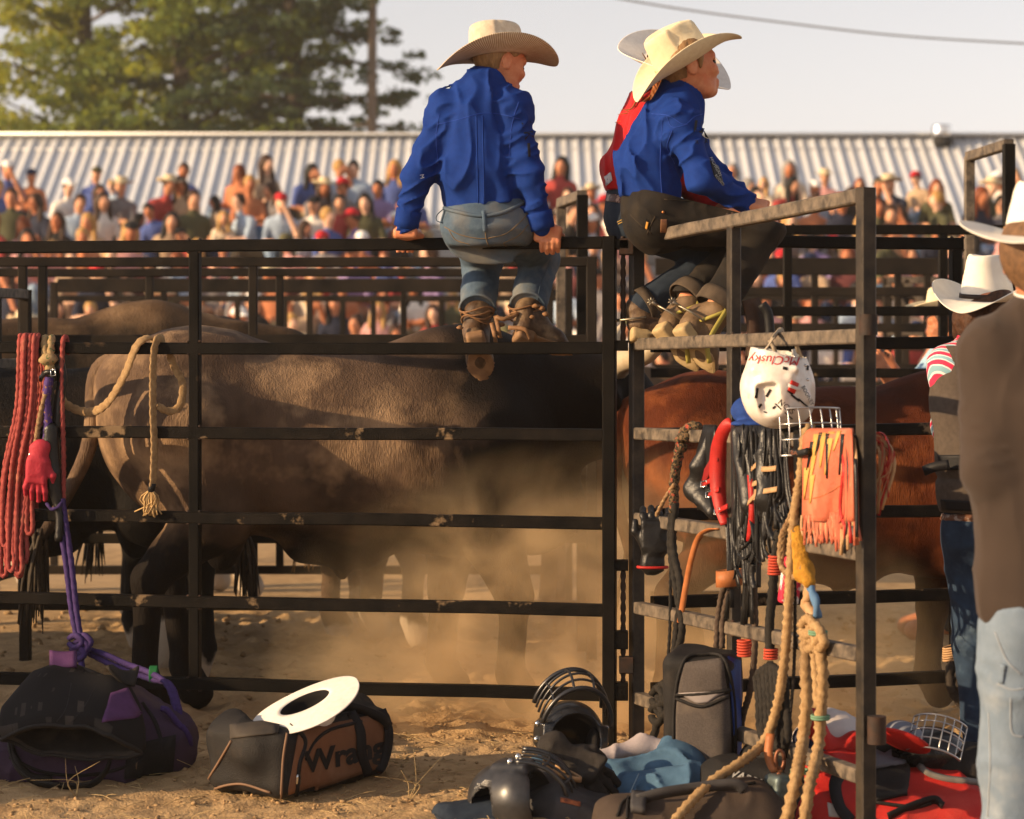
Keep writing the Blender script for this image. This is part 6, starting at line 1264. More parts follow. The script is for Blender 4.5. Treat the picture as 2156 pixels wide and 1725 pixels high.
for i in range(16):
    x = 1836 + r9.uniform(0, 22); T0 = 6.5; part('fringe', ribbon([W(1826, 915, T0), W(x + 4, 912 + r9.uniform(0, 30), T0 + .02), W(x + 18 + r9.normal(0, 10), 950 + r9.uniform(0, 40), T0), W(x + r9.normal(8, 14), 1010 + r9.uniform(0, 90), T0)], V(.8, r9.normal(0, .5), 0), r9.choice([.006, .009]), .002, 5), [M_palel, M_orl, M_redl, M_palel][i % 4], t, False)
# ---- ropes on the gate
def grope(name, pts, r, mat, label, group='ropes hanging on the gate', off=-.06, **kw):
    return solo(name, rope([GW(p[0], p[1], p[2] if len(p) > 2 else off) for p in pts], r, **kw), mat, label, 'rope', group)
t = thing('braided_rope', GW(1440, 905), 'black and red braided rope knotted over the gate and trailing to the ground', 'rope', 'ropes hanging on the gate')
part('braid', rope([GW(1474, 912, .05), GW(1468, 898, .01), GW(1448, 902, -.04), GW(1436, 920), GW(1428, 960), GW(1420, 1010), GW(1418, 1080)], .017, 3, 12, 14, .2), M_camo, t); part('knot', rope([GW(1452, 925, -.03), GW(1442, 918, -.07), GW(1428, 930, -.07), GW(1440, 945, -.05)], .015, 3, 12, 12, .2), M_camo, t)
for k in (0, 1): part('tail', rope([GW(1416 + k * 6, 1060), GW(1412 + k * 5, 1150), GW(1424 + k * 9, 1240), GW(1436 - k * 12, 1330), GW(1408 + k * 6, 1420, -.07), GW(1392 + k * 6, 1480, -.08)], .0125, 3, 12, 12, .15), M_blackrope, t)
part('tail', rope([GW(1419, 1080), GW(1412, 1200), GW(1410, 1330), GW(1400, 1470)], .0055, 2, 20, 10, .15), M_blackrope, t)
for i, (x, y) in enumerate(((1386, 1470), (1396, 1490), (1384, 1505), (1398, 1462))): part('knot', rope([GW(x - 12, y - 10, -.08), GW(x, y - 22, -.1), GW(x + 12, y, -.11), GW(x, y + 18, -.1), GW(x - 12, y + 6, -.08)], .0135, 3, 12, 12, .15), M_blackrope, t)
part('tail', rope([GW(1386, 1515, -.09), GW(1376, 1550, -.12), GW(1362, 1580, -.16)], .0135, 3, 12, 12, .15), M_blackrope, t)
part('thong', rope([GW(1420, 1020, -.075), GW(1400, 1050, -.08), GW(1382, 1085, -.085)], .007, 2, 18), pm('brown_thong', (.16, .08, .04), (.3, .2, .1), 60, .6), t)
glove('glove', 'black glove with red trim dangling from the gate rope', GW(1376, 1158, -.09), V(.06, 0, 1), V(-1, .1, 0), V(0, -1, 0), .86, M_leather, M_redl, 1.6, fingers=(.045, .05, .05, .04))
solo('holed_strap', ribbon([GW(1515, 1114), GW(1492, 1116, -.075), GW(1470, 1134), GW(1455, 1180), GW(1443, 1240), GW(1431, 1312)], V(1, -.6, 0), .019, .004), M_tanl, 'long tan leather strap with punched holes arching off the gate', 'strap')
solo('leather_cuff', shell(np.array([[GW(1535, 1200 + z * 34, -.07) + V(math.cos(a) * .036, math.sin(a) * .028, .004 * math.cos(a)) for a in np.linspace(0, 2 * math.pi, 26, endpoint=False)] for z in (0, 1)]), .004, True), M_tanl, 'tan leather cuff ring hanging among the black fringe', 'cuff')
for k, x in enumerate((1526, 1540)): grope('brown_rope', [(x + 6, 1225), (x - 6, 1250), (x - 14 - k * 3, 1300), (x - 18 - k * 2, 1365)], .0095, pm('brown_cord', (.085, .058, .04), (.05, .034, .025), 60, .85, .5, 300), ['left of two brown cords below the leather cuff', 'right of two brown cords below the leather cuff'][k], off=-.055)
M_tr2 = M_tanrope
solo('long_tan_rope', rope([GW(1712, 912, .04), GW(1704, 900, -.02), GW(1694, 925, -.07), GW(1686, 1000, -.08), GW(1672, 1090, -.09), GW(1664, 1200, -.10), GW(1656, 1340, -.12), GW(1640, 1470, -.14), GW(1610, 1560, -.2), W(1560, 1605, 6.72), W(1500, 1645, 6.66), W(1440, 1705, 6.58), W(1400, 1760, 6.52)], .0145, 3, 14, 16, .3), M_tanrope, 'long tan rope sweeping from the gate down to the bottom edge', 'rope', 'ropes hanging on the gate')
for k in range(2): grope('looped_rope', [(1690 - k * 3, 1000), (1672 - k * 4, 1080), (1650 - k * 4, 1130), (1648 - k * 3, 1190), (1668 + k * 3, 1215), (1690, 1195)], .0095, [M_tanrope, pm('brown_braid', (.14, .07, .03))][k], ['tan braided loop left of the yellow fleece pad', 'darker braided loop beside the yellow fleece pad'][k], off=-.075 - .012 * k)
B = Body(.006, .02); B.cap(GW(1682, 1120, -.06), GW(1692, 1205, -.065), .021, .025, flat=(V(0, 1, 0), .55)); B.cap(GW(1692, 1205, -.065), GW(1704, 1225, -.065), .024, .019); B.disp = lambda x, y, z: .004 * vnoise(x * 60, y * 60, z * 60, 3); solo('fleece_pad', B.mesh(), M_fleece, 'golden yellow fleece pad tied to the gate ropes', 'pad')
t = thing('knotted_rope', GW(1715, 1340), 'thick tan rope knotted below the fleece pad with green twine ties', 'rope', 'ropes hanging on the gate')
part('twist', rope([GW(1698, 1215), GW(1705, 1245), GW(1698, 1270), GW(1712, 1295), GW(1704, 1320)], .017, 3, 8, 14, .25), M_palel, t)
part('strand', rope([GW(1704, 1230), GW(1716, 1262, -.08), GW(1722, 1300)], .012, 2, 8, 10, .2), pm('blue_webbing', (.08, .16, .28), rough=.8), t)
for i, (x, y) in enumerate(((1702, 1322), (1716, 1336), (1706, 1350), (1722, 1352))): part('knot', rope([GW(x - 14, y - 6, -.06), GW(x, y - 20, -.09), GW(x + 14, y, -.10), GW(x, y + 16, -.09), GW(x - 14, y + 6, -.06)], .0145, 3, 11, 12, .2), M_tanrope, t)
part('strand', rope([GW(1700, 1345, -.08), GW(1696, 1420, -.085), GW(1698, 1480, -.09), GW(1690, 1560, -.1), W(1676, 1640, 6.5), W(1655, 1730, 6.46)], .0175, 3, 10, 14, .32), M_tanrope, t); part('strand', rope([GW(1724, 1350, -.08), GW(1732, 1420, -.085), GW(1728, 1500, -.09), GW(1722, 1580, -.1), W(1704, 1660, 6.45), W(1692, 1740, 6.42)], .0165, 3, 10, 14, .32), M_tanrope, t)
part('strand', rope([GW(1712, 1348, -.07), GW(1718, 1420, -.075), GW(1722, 1490, -.08)], .013, 3, 11, 12, .2), M_tanrope, t)
for (x, y, w) in ((1722, 1330, 1), (1727, 1508, 1), (1684, 1622, 1)): part('green_tie', join(*[tube([GW(x, y + i * 5, -.09) + V(math.cos(a) * .024, math.sin(a) * .024, 0) for a in np.linspace(0, 2 * math.pi, 12)], .004, 5, 0) for i in range(2)]), pm('pale_green_twine', (.12, .22, .14), rough=.8), t)
t = thing('black_rope_coil', GW(1622, 1390), 'black rope coil with red wraps hanging under the fringed chaps', 'rope', 'ropes hanging on the gate')
part('line', rope([GW(1640, 1120), GW(1632, 1180), GW(1626, 1250), GW(1620, 1320), GW(1622, 1390)], .0145, 3, 12, 12, .15), M_blackrope, t)
for (y0, y1) in ((1172, 1215), (1368, 1395)): part('red_wrap', join(*[tube([GW(1633 - (y0 + i * 6 - 1172) * .05, y0 + i * 6) + V(math.cos(a) * .019, math.sin(a) * .019, 0) for a in np.linspace(0, 2 * math.pi, 12)], .0035, 5, 0) for i in range(int((y1 - y0) / 6))]), pm('red_twine', (.45, .06, .03), rough=.7), t)
for i in range(8): x = 1598 + i * 8; part('coil', rope([GW(1622, 1400, -.06), GW(x - 4, 1410 + abs(i - 3.5) * 4, -.07), GW(x, 1470, -.075 - .006 * (i % 3)), GW(x + 4, 1530 + r9.uniform(0, 30), -.07), GW(1626, 1575, -.06)], .0125, 3, 12, 12, .15), M_blackrope, t)
grope('black_thin_rope', [(1672, 1150), (1674, 1260), (1672, 1400), (1664, 1500), (1652, 1600), (1646, 1640)], .005, M_blackrope, 'thin black cord hanging between the coil and the knotted rope')
grope('brown_thin_rope', [(1588, 1230, -.02), (1590, 1340, -.01), (1582, 1440, .02), (1566, 1500, .04), (1560, 1530, .05)], .010, pm('brown_cord', (.085, .058, .04)), 'brown cord with red wrap behind the backpack', off=-.02)
part('red_wrap', join(*[tube([GW(1568, 1350 + i * 6, -.03) + V(math.cos(a) * .021, math.sin(a) * .021, 0) for a in np.linspace(0, 2 * math.pi, 12)], .0038, 5, 0) for i in range(6)]), _M['red_twine'], t)
B = Body(.006, .012); B.box(GW(1665, 1222, -.02), V(.02, .012, .06), .008, rotm(0, 8, 10)); solo('red_white_strap', B.mesh(), pm('red_white_nylon', (.45, .02, .05), (.6, .58, .55), 12, .6, thr=(.5, .55)), 'red and white nylon strap hanging behind the gate ropes', 'strap')
# leather stirrup behind the gate post
t = thing('stirrup', W(1600, 640, 7.7), 'brown leather stirrup hanging behind the gate middle post', 'stirrup'); part('fender', ribbon([W(1580, 630, 7.72), W(1592, 690, 7.72), W(1588, 760, 7.72)], V(1, .3, 0), .06, .01), pm('brown_leather', (.07, .035, .018), (.04, .02, .012), 20, .6), t)
part('tread', tube([W(1604, 640, 7.7), W(1618, 665, 7.7), W(1620, 730, 7.7), W(1604, 765, 7.7)], .016, 10, 5), M_rub, t)
# coiled rope at the child's side, lower right
t = thing('coiled_rope', W(2010, 1400, 7.9), 'dark twisted rope coil with pale binding hanging by the right fence post', 'rope', 'ropes hanging on the gate')
for k in range(2): part('coil', rope([W(2045 + k * 8, 1270, 7.9), W(2022 + k * 10, 1340, 7.88), W(2002 + k * 14, 1400, 7.86), W(2004 + k * 15, 1450, 7.86), W(2030 + k * 14, 1490, 7.87), W(2060, 1530, 7.9)], .0165, 3, 11, 14, .22), pm('dark_brown_rope', (.05, .04, .032), (.025, .02, .016), 60, .8, .5, 300), t)
part('binding', join(*[tube([W(2013, 1360 + i * 5, 7.87) + V(math.cos(a) * .042, math.sin(a) * .03, .01 * math.cos(a)) for a in np.linspace(0, 2 * math.pi, 16)], .004, 5, 0) for i in range(6)]), M_palel, t)
# ---------------------------------------------------------------- bags and gear on the ground
M_nyl = pm('black_nylon', (.008, .0075, .0075), (.015, .013, .012), 14, .65, .7, 260, c3=(.04, .031, .024), s3=6, t3=(.6, .78)); M_tanny = pm('brown_orange_nylon', (.185, .085, .042), (.14, .062, .03), 10, .75, .4, 260, c3=(.22, .12, .07), s3=5)
M_pur = pm('purple_nylon', (.048, .026, .052), (.030, .016, .032), 10, .75, .5, 260, c3=(.10, .065, .06), s3=5, t3=(.5, .7)); M_pur2 = pm('bright_purple_trim', (.085, .030, .10), (.065, .022, .075), 20, .7, .4, 260)
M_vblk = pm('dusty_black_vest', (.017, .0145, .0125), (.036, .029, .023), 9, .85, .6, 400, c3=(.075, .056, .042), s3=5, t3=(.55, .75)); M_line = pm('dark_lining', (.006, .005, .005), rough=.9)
M_pipe = pm('bag_piping', (.17, .10, .06), rough=.6)
def lump(c, r, A=None, amp=.02, fs=6, h=.009, seed=0, prims=None, cut=None, ridge=.5):
    B = Body(h, .04)
    if c is not None: B.ell(c, r, A)
    if prims: prims(B)
    B.disp = lambda x, y, z: amp * (.55 * vnoise(x * fs, y * fs, z * fs, seed) - ridge * (ridged(x * fs * 1.6, y * fs * 1.6, z * fs * 1.3, seed + 2) - .35))
    return B.mesh(cut)
# --- purple bag with the protective vest on it
t = thing('gear_bag', W(180, 1650, 7.45), 'purple and black gear bag slumped in the dirt at the lower left', 'bag', 'gear bags on the ground')
def pr(B):
    for (a, b, ra, rb) in ((W(20, 1590, 7.62), W(330, 1585, 7.66), .12, .115), (W(10, 1610, 7.5), W(250, 1625, 7.5), .075, .06), (W(250, 1520, 7.72), W(335, 1560, 7.72), .13, .12)): B.cap(a, b, ra, rb)
vf = lump(None, None, None, .022, 7, .009, 3, pr); o = part('shell', vf, M_pur, t); SB = Surf(vf)
for pts, m, r_ in (([(20, 1595), (90, 1625), (180, 1632), (270, 1612), (350, 1560)], M_nyl, .006), ([(30, 1530), (25, 1580), (60, 1630), (110, 1640)], M_nyl, .012), ([(300, 1480), (330, 1530), (345, 1600), (330, 1640)], M_nyl, .007), ([(270, 1500), (290, 1560), (285, 1620)], M_pipe, .004)): part('zip_seam', SB.line(pts, r_), m, o)
part('panel', SB.patch([(268, 1572), (370, 1548), (362, 1632), (262, 1640)], .004, 9), M_nyl, o)
part('carry_strap', ribbon([W(18, 1560, 7.42), W(30, 1610, 7.36), (W(70, 1645, 7.33)), W(130, 1655, 7.31), W(190, 1652, 7.32), W(222, 1625, 7.36), W(235, 1590, 7.4)], V(0, -.6, .6), .03, .005), M_nyl, t)
t = thing('protective_vest', W(150, 1520, 7.5), 'black protective vest with purple panels lying open on the purple bag', 'vest')
rows = []; n = 44
for i, (cx_, cy_, rx_, ry_, Y_) in enumerate(((150, 1566, 148, 26, 7.30), (151, 1552, 154, 36, 7.33), (154, 1516, 150, 50, 7.41), (160, 1478, 134, 44, 7.52), (170, 1446, 108, 32, 7.62), (180, 1424, 78, 20, 7.70))):
    rows.append([W(cx_ + rx_ * math.cos(a) - 16 * math.sin(a) * (a < math.pi), cy_ - ry_ * math.sin(a) + (14 * math.cos(a) if i < 3 else 8 * math.cos(a)) + 4 * math.sin(3 * a + i), Y_ - .03 * math.sin(a) * (i < 2)) for a in np.linspace(0, 2 * math.pi, n, endpoint=False)])
P = np.array(rows); P[..., 2] += .014 * fbm(P[..., 0] * 11, P[..., 1] * 11, P[..., 2] * 11, 4, 3); P[..., 1] += .012 * fbm(P[..., 0] * 9, P[..., 1] * 9, P[..., 2] * 9, 8, 3); v, f = shell(P, -.014, True); o = part('shell', (v, f), M_vblk, t); part('lining', shell(P * 1.0 + V(0, .004, 0), .003, True), M_line, o); SV = Surf((v, f))
part('purple_panel', SV.patch([(232, 1462), (268, 1450), (300, 1512), (214, 1522)], .004, 9), M_pur2, o)
part('collar_tab', shell(np.array([[W(104 + 58 * u, 1374 + 32 * w_ + 3 * math.sin(3 * u), 7.72 - .05 * w_) for u in np.linspace(0, 1, 7)] for w_ in np.linspace(0, 1, 6)]), .012), M_pur2, o)
part('shoulder', lump(None, None, None, .006, 9, .008, 5, lambda B: (B.cap(W(118, 1408, 7.72), W(95, 1460, 7.60), .022, .05), B.cap(W(150, 1408, 7.74), W(190, 1430, 7.70), .022, .03), B.cap(W(262, 1425, 7.72), W(225, 1460, 7.62), .022, .045))), M_vblk, o)
part('arm_flap', shell(np.array([[W(232 + 62 * u - 10 * w_, 1404 + 14 * math.sin(u * 3) + 40 * w_ * u, 7.66 - .08 * w_ + .03 * u) for u in np.linspace(0, 1, 9)] for w_ in np.linspace(0, 1, 6)]), .010), M_vblk, o)
for pts in ([(150, 1440), (140, 1490), (120, 1520)], [(205, 1440), (180, 1485), (150, 1522)]): part('seam', SV.line(pts, .002), M_nyl, o)
part('rim_binding', tube(list(P[0]) + [P[0][0]], .006, 6, 0), M_nyl, o)
# --- brown duffel with lettering
c0 = W(596, 1688, 7.06); e1 = unit(V(.305, .455, 0)); e2 = unit(V(-.83, .55, 0)); L1, L2, Hh = .56, .30, .215
ctr = c0 * V(1, 1, 0) + e1 * L1 / 2 + e2 * L2 / 2 + V(0, 0, Hh / 2 + .004); A = np.stack([e1, e2, V(0, 0, 1)], 1)
t = thing('duffel_bag', ctr * V(1, 1, 0), 'brown and black duffel bag with black lettering, white hat on top', 'bag', 'gear bags on the ground')
B = Body(.008, .05); B.box(ctr + V(0, 0, -.01), V(L1 / 2 - .05, L2 / 2 - .045, Hh / 2 - .05), .045, A); B.cap(ctr + e1 * .16 + V(0, 0, .06), ctr + e1 * .26 + V(0, 0, .07), .07, .06); B.cap(ctr - e1 * .25 - e2 * .03 + V(0, 0, .03), ctr - e1 * .2 + e2 * .1 + V(0, 0, .05), .06, .07)
B.cap(ctr + e2 * .165 - e1 * .20 - V(0, 0, .085), ctr + e2 * .15 + e1 * .1 - V(0, 0, .08), .03, .03); B.ell(ctr - e1 * .06 + V(0, 0, .115), V(.14, .10, .04), A, sub=True); B.disp = lambda x, y, z: .014 * (.5 * vnoise(x * 8, y * 8, z * 6, 4) - .7 * (ridged(x * 9, y * 9, z * 7, 9) - .35))
vf = B.mesh(); o = part('shell', vf, M_nyl, t); SD = Surf(vf)
part('side_panel', SD.patch([(628, 1540), (812, 1500), (815, 1610), (604, 1682)], .003, 16), M_tanny, o); part('end_flap', SD.patch([(486, 1528), (590, 1518), (585, 1546), (488, 1556)], .006, 8), pm('bag_flap', (.03, .026, .023), (.05, .04, .03), 12, .7), o)
part('lettering', SD.text('Wrangler', 752, 1584, 62, -12, lift=.007, shear=.18, bold=.035), M_blk, o)
part('zipper', SD.line([(612, 1530), (640, 1560), (628, 1610), (622, 1680)], .009, lift=.003), M_blk, o); part('zipper', SD.line([(640, 1600), (662, 1560), (700, 1535), (760, 1520)], .006, lift=.004), M_blk, o); part('zip_pull', SD.patch([(622, 1630), (630, 1632), (628, 1652), (620, 1650)], .007, 4), M_chrome, o)
for pts in ([(604, 1545), (596, 1600), (592, 1680)], [(488, 1560), (440, 1640), (418, 1672)], [(425, 1668), (500, 1650), (570, 1668)]): part('piping', SD.line(pts, .004, lift=.002), M_pipe, o)
part('carry_strap', ribbon([SD.hit(735, 1505, .012), SD.hit(752, 1540, .014), SD.hit(755, 1590, .014), SD.hit(770, 1628, .012)], V(.8, .5, .1), .032, .004), M_blk, t); part('carry_strap', ribbon([SD.hit(800, 1500, .012), SD.hit(812, 1540, .014), SD.hit(806, 1590, .012), SD.hit(790, 1620, .01)], V(.8, .5, .1), .03, .004), M_blk, t); part('carry_strap', ribbon([SD.hit(690, 1510, .01), SD.hit(735, 1502, .02), SD.hit(790, 1515, .02), SD.hit(815, 1530, .012)], V(0, -.3, 1), .03, .004), M_blk, t)
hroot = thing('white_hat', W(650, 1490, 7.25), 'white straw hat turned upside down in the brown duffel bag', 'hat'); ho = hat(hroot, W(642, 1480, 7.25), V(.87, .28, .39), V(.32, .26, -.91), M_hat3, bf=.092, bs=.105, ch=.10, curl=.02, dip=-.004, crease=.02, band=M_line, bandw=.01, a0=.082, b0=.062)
P = np.array([[V(.080 * k_ * math.cos(a), .060 * k_ * math.sin(a), z_) for a in np.linspace(0, 2 * math.pi, 40, endpoint=False)] for k_, z_ in ((1.0, -.001), (.93, .02), (.74, .05), (.4, .055), (.02, .055))]); put('crown_shade', mesh_np('crown_shade', *shell(P, .002, True)), M_line, ho)  # dark bowl closes the crown, painting in the shade inside the hat
# --- helmets
def cagehelm(name, label, c, A, k, cage_open, mat=None, text=None):
    t = thing(name, c - V(0, 0, .12), label, 'helmet', 'riding helmets'); B = Body(.0042, .02); A = np.asarray(A)
    B.ell(c, V(.112, .135, .115) * k, A); B.ell(c + A @ V(0, -.06, -.06) * k, V(.098, .085, .07) * k, A); B.ell(c + A @ V(0, -.10, -.015) * k, V(.085, .12, .085) * k, A, sub=True, k=.008); B.ell(c + A @ V(0, .0, -.03) * k, V(.09, .11, .085) * k, A, sub=True, k=.006)
    for s in (-1, 1): B.box(c + A @ V(.10 * s, -.03, .0) * k, V(.006, .05, .03) * k, .006, A)
    vf = B.mesh(); o = part('shell', vf, mat or pm('gloss_black_shell', (.010, .010, .011), (.016, .016, .017), 30, .25, .05, 100, spec=.4, coat=.15), t); S = Surf(vf)
    Mw = pm('black_wire', (.012, .012, .013), rough=.3, spec=.6); q = rotm(cage_open, 0, 0); pv = V(0, .0, .06) * k
    P3 = lambda a, z, rr: c + A @ (pv + q @ (V(math.sin(a) * .118, -math.cos(a) * rr, z) * k))
    for z, rr in ((.05, .15), (.015, .165), (-.02, .172), (-.055, .168), (-.09, .155)): part('wire', tube([P3(a, z, rr) for a in np.linspace(-1.45, 1.45, 15)], .004 if -.09 < z < .05 else .0075, 7, 2), Mw, t)
    for a in (-.9, -.3, .3, .9): part('wire', tube([P3(a, z, rr + .001) for z, rr in ((.05, .15), (.015, .165), (-.02, .172), (-.055, .168), (-.09, .155))], .0042, 7, 3), Mw, t)
    for s in (-1, 1):
        for z in (.03, -.02): part('screw', blob(c + A @ V(.118 * s, -.03, z) * k, .010, 8, 6), M_chrome, t)
    for s in (-1, 1): part('padding', lump(c + A @ V(.07 * s, -.045, -.02) * k, V(.018, .05, .05) * k, A, .004, 9, .007), M_line, t)
    return t, S
ht, HS = cagehelm('helmet', 'glossy black helmet with its wire cage flipped up, near the gate hinge', W(1198, 1548, 7.32), rotm(-8, 6, 14), .92, -62)
part('lettering', HS.text('X60I', 1151, 1560, 15, 80, lift=.002), M_chrome, ht.children[0])
cagehelm('helmet', 'second black helmet lying on its side at the bottom edge', W(1075, 1680, 6.85), rotm(-30, 80, 30), .95, -20, pm('grey_black_shell', (.03, .029, .03), (.015, .015, .016), 30, .35, .05, 100, spec=.5))
ct = thing('face_cage', W(1965, 1560, 6.9), 'wire face cage lying behind the red bags at the right', 'face cage', 'wire face cages'); cage(ct, W(1972, 1565, 7.0), rotm(-38, 10, -15), .085, .055, .085, 8, 5, 0, M_wire, .0022)
solo('black_helmet_shell', lump(W(1960, 1580, 7.08), V(.11, .10, .07), None, .004, 6, .008), pm('gloss_black_shell', (.01, .01, .011)), 'black helmet shell behind the wire cage at the right', 'helmet', 'riding helmets')
# --- clothes and pads in the middle pile
M_pad = pm('grey_pad_fabric', (.050, .048, .050), (.032, .031, .033), 14, .7, .4, 260, c3=(.09, .085, .08), s3=7, t3=(.55, .7)); M_chamb = pm('blue_chambray', (.060, .125, .20), (.035, .08, .14), 14, .85, .4, 300); M_lilac = pm('pale_grey_cloth', (.38, .33, .33), (.30, .26, .27), 12, .85, .3, 200)
def pd(B):
    B.box(W(1205, 1700, 6.95), V(.085, .09, .03), .035, rotm(14, 18, 12)); B.box(W(1150, 1690, 6.9), V(.035, .07, .03), .03, rotm(0, -30, 20)); B.box(W(1235, 1735, 6.85), V(.09, .06, .035), .03, rotm(0, 20, 0))
vf = lump(None, None, None, .012, 8, .008, 12, pd); o = solo('grey_vest_pad', vf, M_pad, 'grey padded vest bunched up in the pile below the black helmet', 'vest'); SG = Surf(vf); part('badge', SG.patch([(1180, 1680), (1222, 1690), (1222, 1699), (1180, 1689)], .002, 6), pm('orange_badge', (.4, .12, .04), (.1, .03, .02), 60, .6), o)
glove('glove', 'black knit glove lying on the grey vest in the pile', W(1190, 1590, 6.98), V(.75, -.1, -.55), V(.35, .5, .6), V(-.2, -.7, .6), .95, pm('black_knit', (.020, .017, .015), (.035, .03, .026), 40, .9, .6, 300), None, .9)
solo('tan_strap_loop', ribbon([W(1165, 1612, 6.93), W(1145, 1602, 6.9), W(1152, 1618, 6.86), W(1185, 1635, 6.85), W(1222, 1642, 6.86), W(1205, 1630, 6.92), W(1170, 1612, 6.95)], V(0, -.5, .8), .016, .005), M_palel, 'pale leather strap loop next to the black knit glove', 'strap')
def cb(B):
    B.cap(W(1290, 1625, 7.15), W(1440, 1610, 7.15), .045, .06); B.cap(W(1330, 1660, 7.05), W(1445, 1650, 7.0), .06, .065); B.cap(W(1420, 1600, 7.2), W(1460, 1650, 7.1), .06, .06); B.cap(W(1330, 1700, 7.0), W(1430, 1700, 6.98), .06, .06)
vf = lump(None, None, None, .026, 8, .008, 15, cb, ridge=.8); o = solo('denim_shirt', vf, M_chamb, 'crumpled light blue denim shirt in the middle of the pile', 'shirt'); SC = Surf(vf)
part('seam', SC.line([(1345, 1630), (1318, 1690)], .0022), pm('pale_stitch', (.22, .30, .36), rough=.8), o)
solo('pale_shirt', lump(None, None, None, .018, 9, .008, 17, lambda B: (B.cap(W(1265, 1595, 7.22), W(1350, 1572, 7.26), .03, .03), B.cap(W(1350, 1575, 7.26), W(1430, 1578, 7.24), .03, .026))), M_lilac, 'pale grey shirt tucked behind the blue denim shirt', 'shirt')
solo('blue_cloth', lump(None, None, None, .01, 9, .008, 18, lambda B: B.cap(W(1130, 1612, 7.05), W(1180, 1600, 7.08), .03, .03)), M_chamb, 'small light blue cloth sticking out beneath the black glove', 'cloth')
solo('dark_jeans', lump(None, None, None, .012, 9, .008, 19, lambda B: (B.cap(W(945, 1712, 6.86), W(1060, 1700, 6.88), .045, .06, flat=(V(0, 0, 1), .7)), B.cap(W(960, 1735, 6.8), W(1070, 1730, 6.8), .05, .06))), M_ndenim, 'rolled dark blue jeans in the dirt at the bottom edge', 'jeans')
# --- grey mesh backpack
t = thing('backpack', W(1488, 1640, 7.25), 'grey mesh backpack with blue side leaning against the gate', 'backpack'); bc = W(1480, 1500, 7.22); A = rotm(8, 3, -20)
B = Body(.008, .04); B.box(bc, V(.072, .055, .155), .035, A); B.disp = lambda x, y, z: .010 * (.5 * vnoise(x * 9, y * 9, z * 7, 4) - .6 * (ridged(x * 9, y * 9, z * 6, 9) - .35)); vf = B.mesh(); o = part('shell', vf, M_nyl, t); SK = Surf(vf)
M_mesh = pm('grey_mesh', (.105, .088, .078), (.07, .058, .052), 240, .8, .8, 600, c3=(.13, .105, .085), s3=8)
part('mesh_pocket', SK.patch([(1422, 1470), (1532, 1462), (1538, 1622), (1420, 1610)], .006, 12), M_mesh, o); part('mesh_pocket', SK.patch([(1436, 1398), (1522, 1388), (1530, 1456), (1424, 1462)], .005, 9), M_mesh, o); part('pocket_gap', SK.patch([(1430, 1458), (1528, 1454), (1490, 1478), (1470, 1480)], .008, 7), pm('pale_lining', (.25, .22, .21), rough=.8), o)
for pts in ([(1425, 1462), (1480, 1460), (1535, 1452)], [(1425, 1470), (1478, 1486), (1532, 1466)], [(1420, 1600), (1422, 1480), (1440, 1395), (1480, 1382), (1525, 1392), (1542, 1480), (1545, 1620)]): part('zipper', SK.line(pts, .006, lift=.006), M_nyl, o)
part('side_panel', SK.patch([(1532, 1385), (1556, 1392), (1560, 1600), (1548, 1620)], .005, 8), pm('blue_nylon', (.015, .05, .22), (.01, .03, .15), 12, .6, .4, 200), o)
# --- brown duffel in front, bottom edge
t = thing('duffel_bag', W(1440, 1740, 6.72), 'dark brown duffel with padded handle at the bottom edge of the pile', 'bag', 'gear bags on the ground')
vf = lump(None, None, None, .014, 8, .008, 23, lambda B: (B.cap(W(1305, 1735, 6.72), W(1580, 1705, 6.72), .085, .09), B.cap(W(1320, 1760, 6.66), W(1600, 1745, 6.66), .09, .09))); o = part('shell', vf, pm('dark_brown_nylon', (.062, .044, .032), (.045, .031, .023), 9, .75, .4, 240, c3=(.03, .022, .018), s3=4), t); SQ = Surf(vf)
part('handle', ribbon([SQ.hit(1345, 1690, .01), SQ.hit(1390, 1690, .03), SQ.hit(1470, 1680, .035), SQ.hit(1540, 1668, .03), SQ.hit(1570, 1668, .01)], V(0, -.4, .9), .034, .006), M_pad, t); part('handle_grip', SQ.patch([(1330, 1678), (1360, 1680), (1358, 1716), (1328, 1712)], .02, 5), M_pad, t)
for pts in ([(1300, 1720), (1330, 1680), (1480, 1665), (1590, 1650)], [(1320, 1725), (1322, 1680)]): part('zipper', SQ.line(pts, .005, lift=.003), M_nyl, o)
# --- black lettered bag and cow bells
t = thing('black_bag', W(1620, 1720, 6.95), 'black equipment bag with pale lettering behind the tan rope', 'bag', 'gear bags on the ground')
vf = lump(None, None, None, .012, 8, .008, 27, lambda B: (B.cap(W(1530, 1660, 7.0), W(1690, 1665, 6.95), .10, .09), B.cap(W(1540, 1720, 6.9), W(1700, 1730, 6.88), .10, .09), B.cap(W(1600, 1600, 7.15), W(1680, 1600, 7.1), .06, .06))); o = part('shell', vf, M_nyl, t); SW_ = Surf(vf); part('lettering', SW_.text('WARRIOR', 1580, 1644, 24, 20, lift=.003, shear=.2, bold=.02), pm('pale_print', (.30, .29, .27), rough=.6), o)
part('blue_tag', SW_.patch([(1460, 1640), (1490, 1638), (1490, 1660), (1462, 1662)], .004, 4), pm('blue_nylon', (.01, .03, .1)), o) if False else None
M_bell = pm('worn_bell_metal', (.10, .13, .13), (.05, .06, .06), 14, .45, .3, 90, metal=.6); M_cop = pm('copper_bell', (.25, .10, .05), (.12, .05, .03), 14, .45, .3, 90, metal=.6)
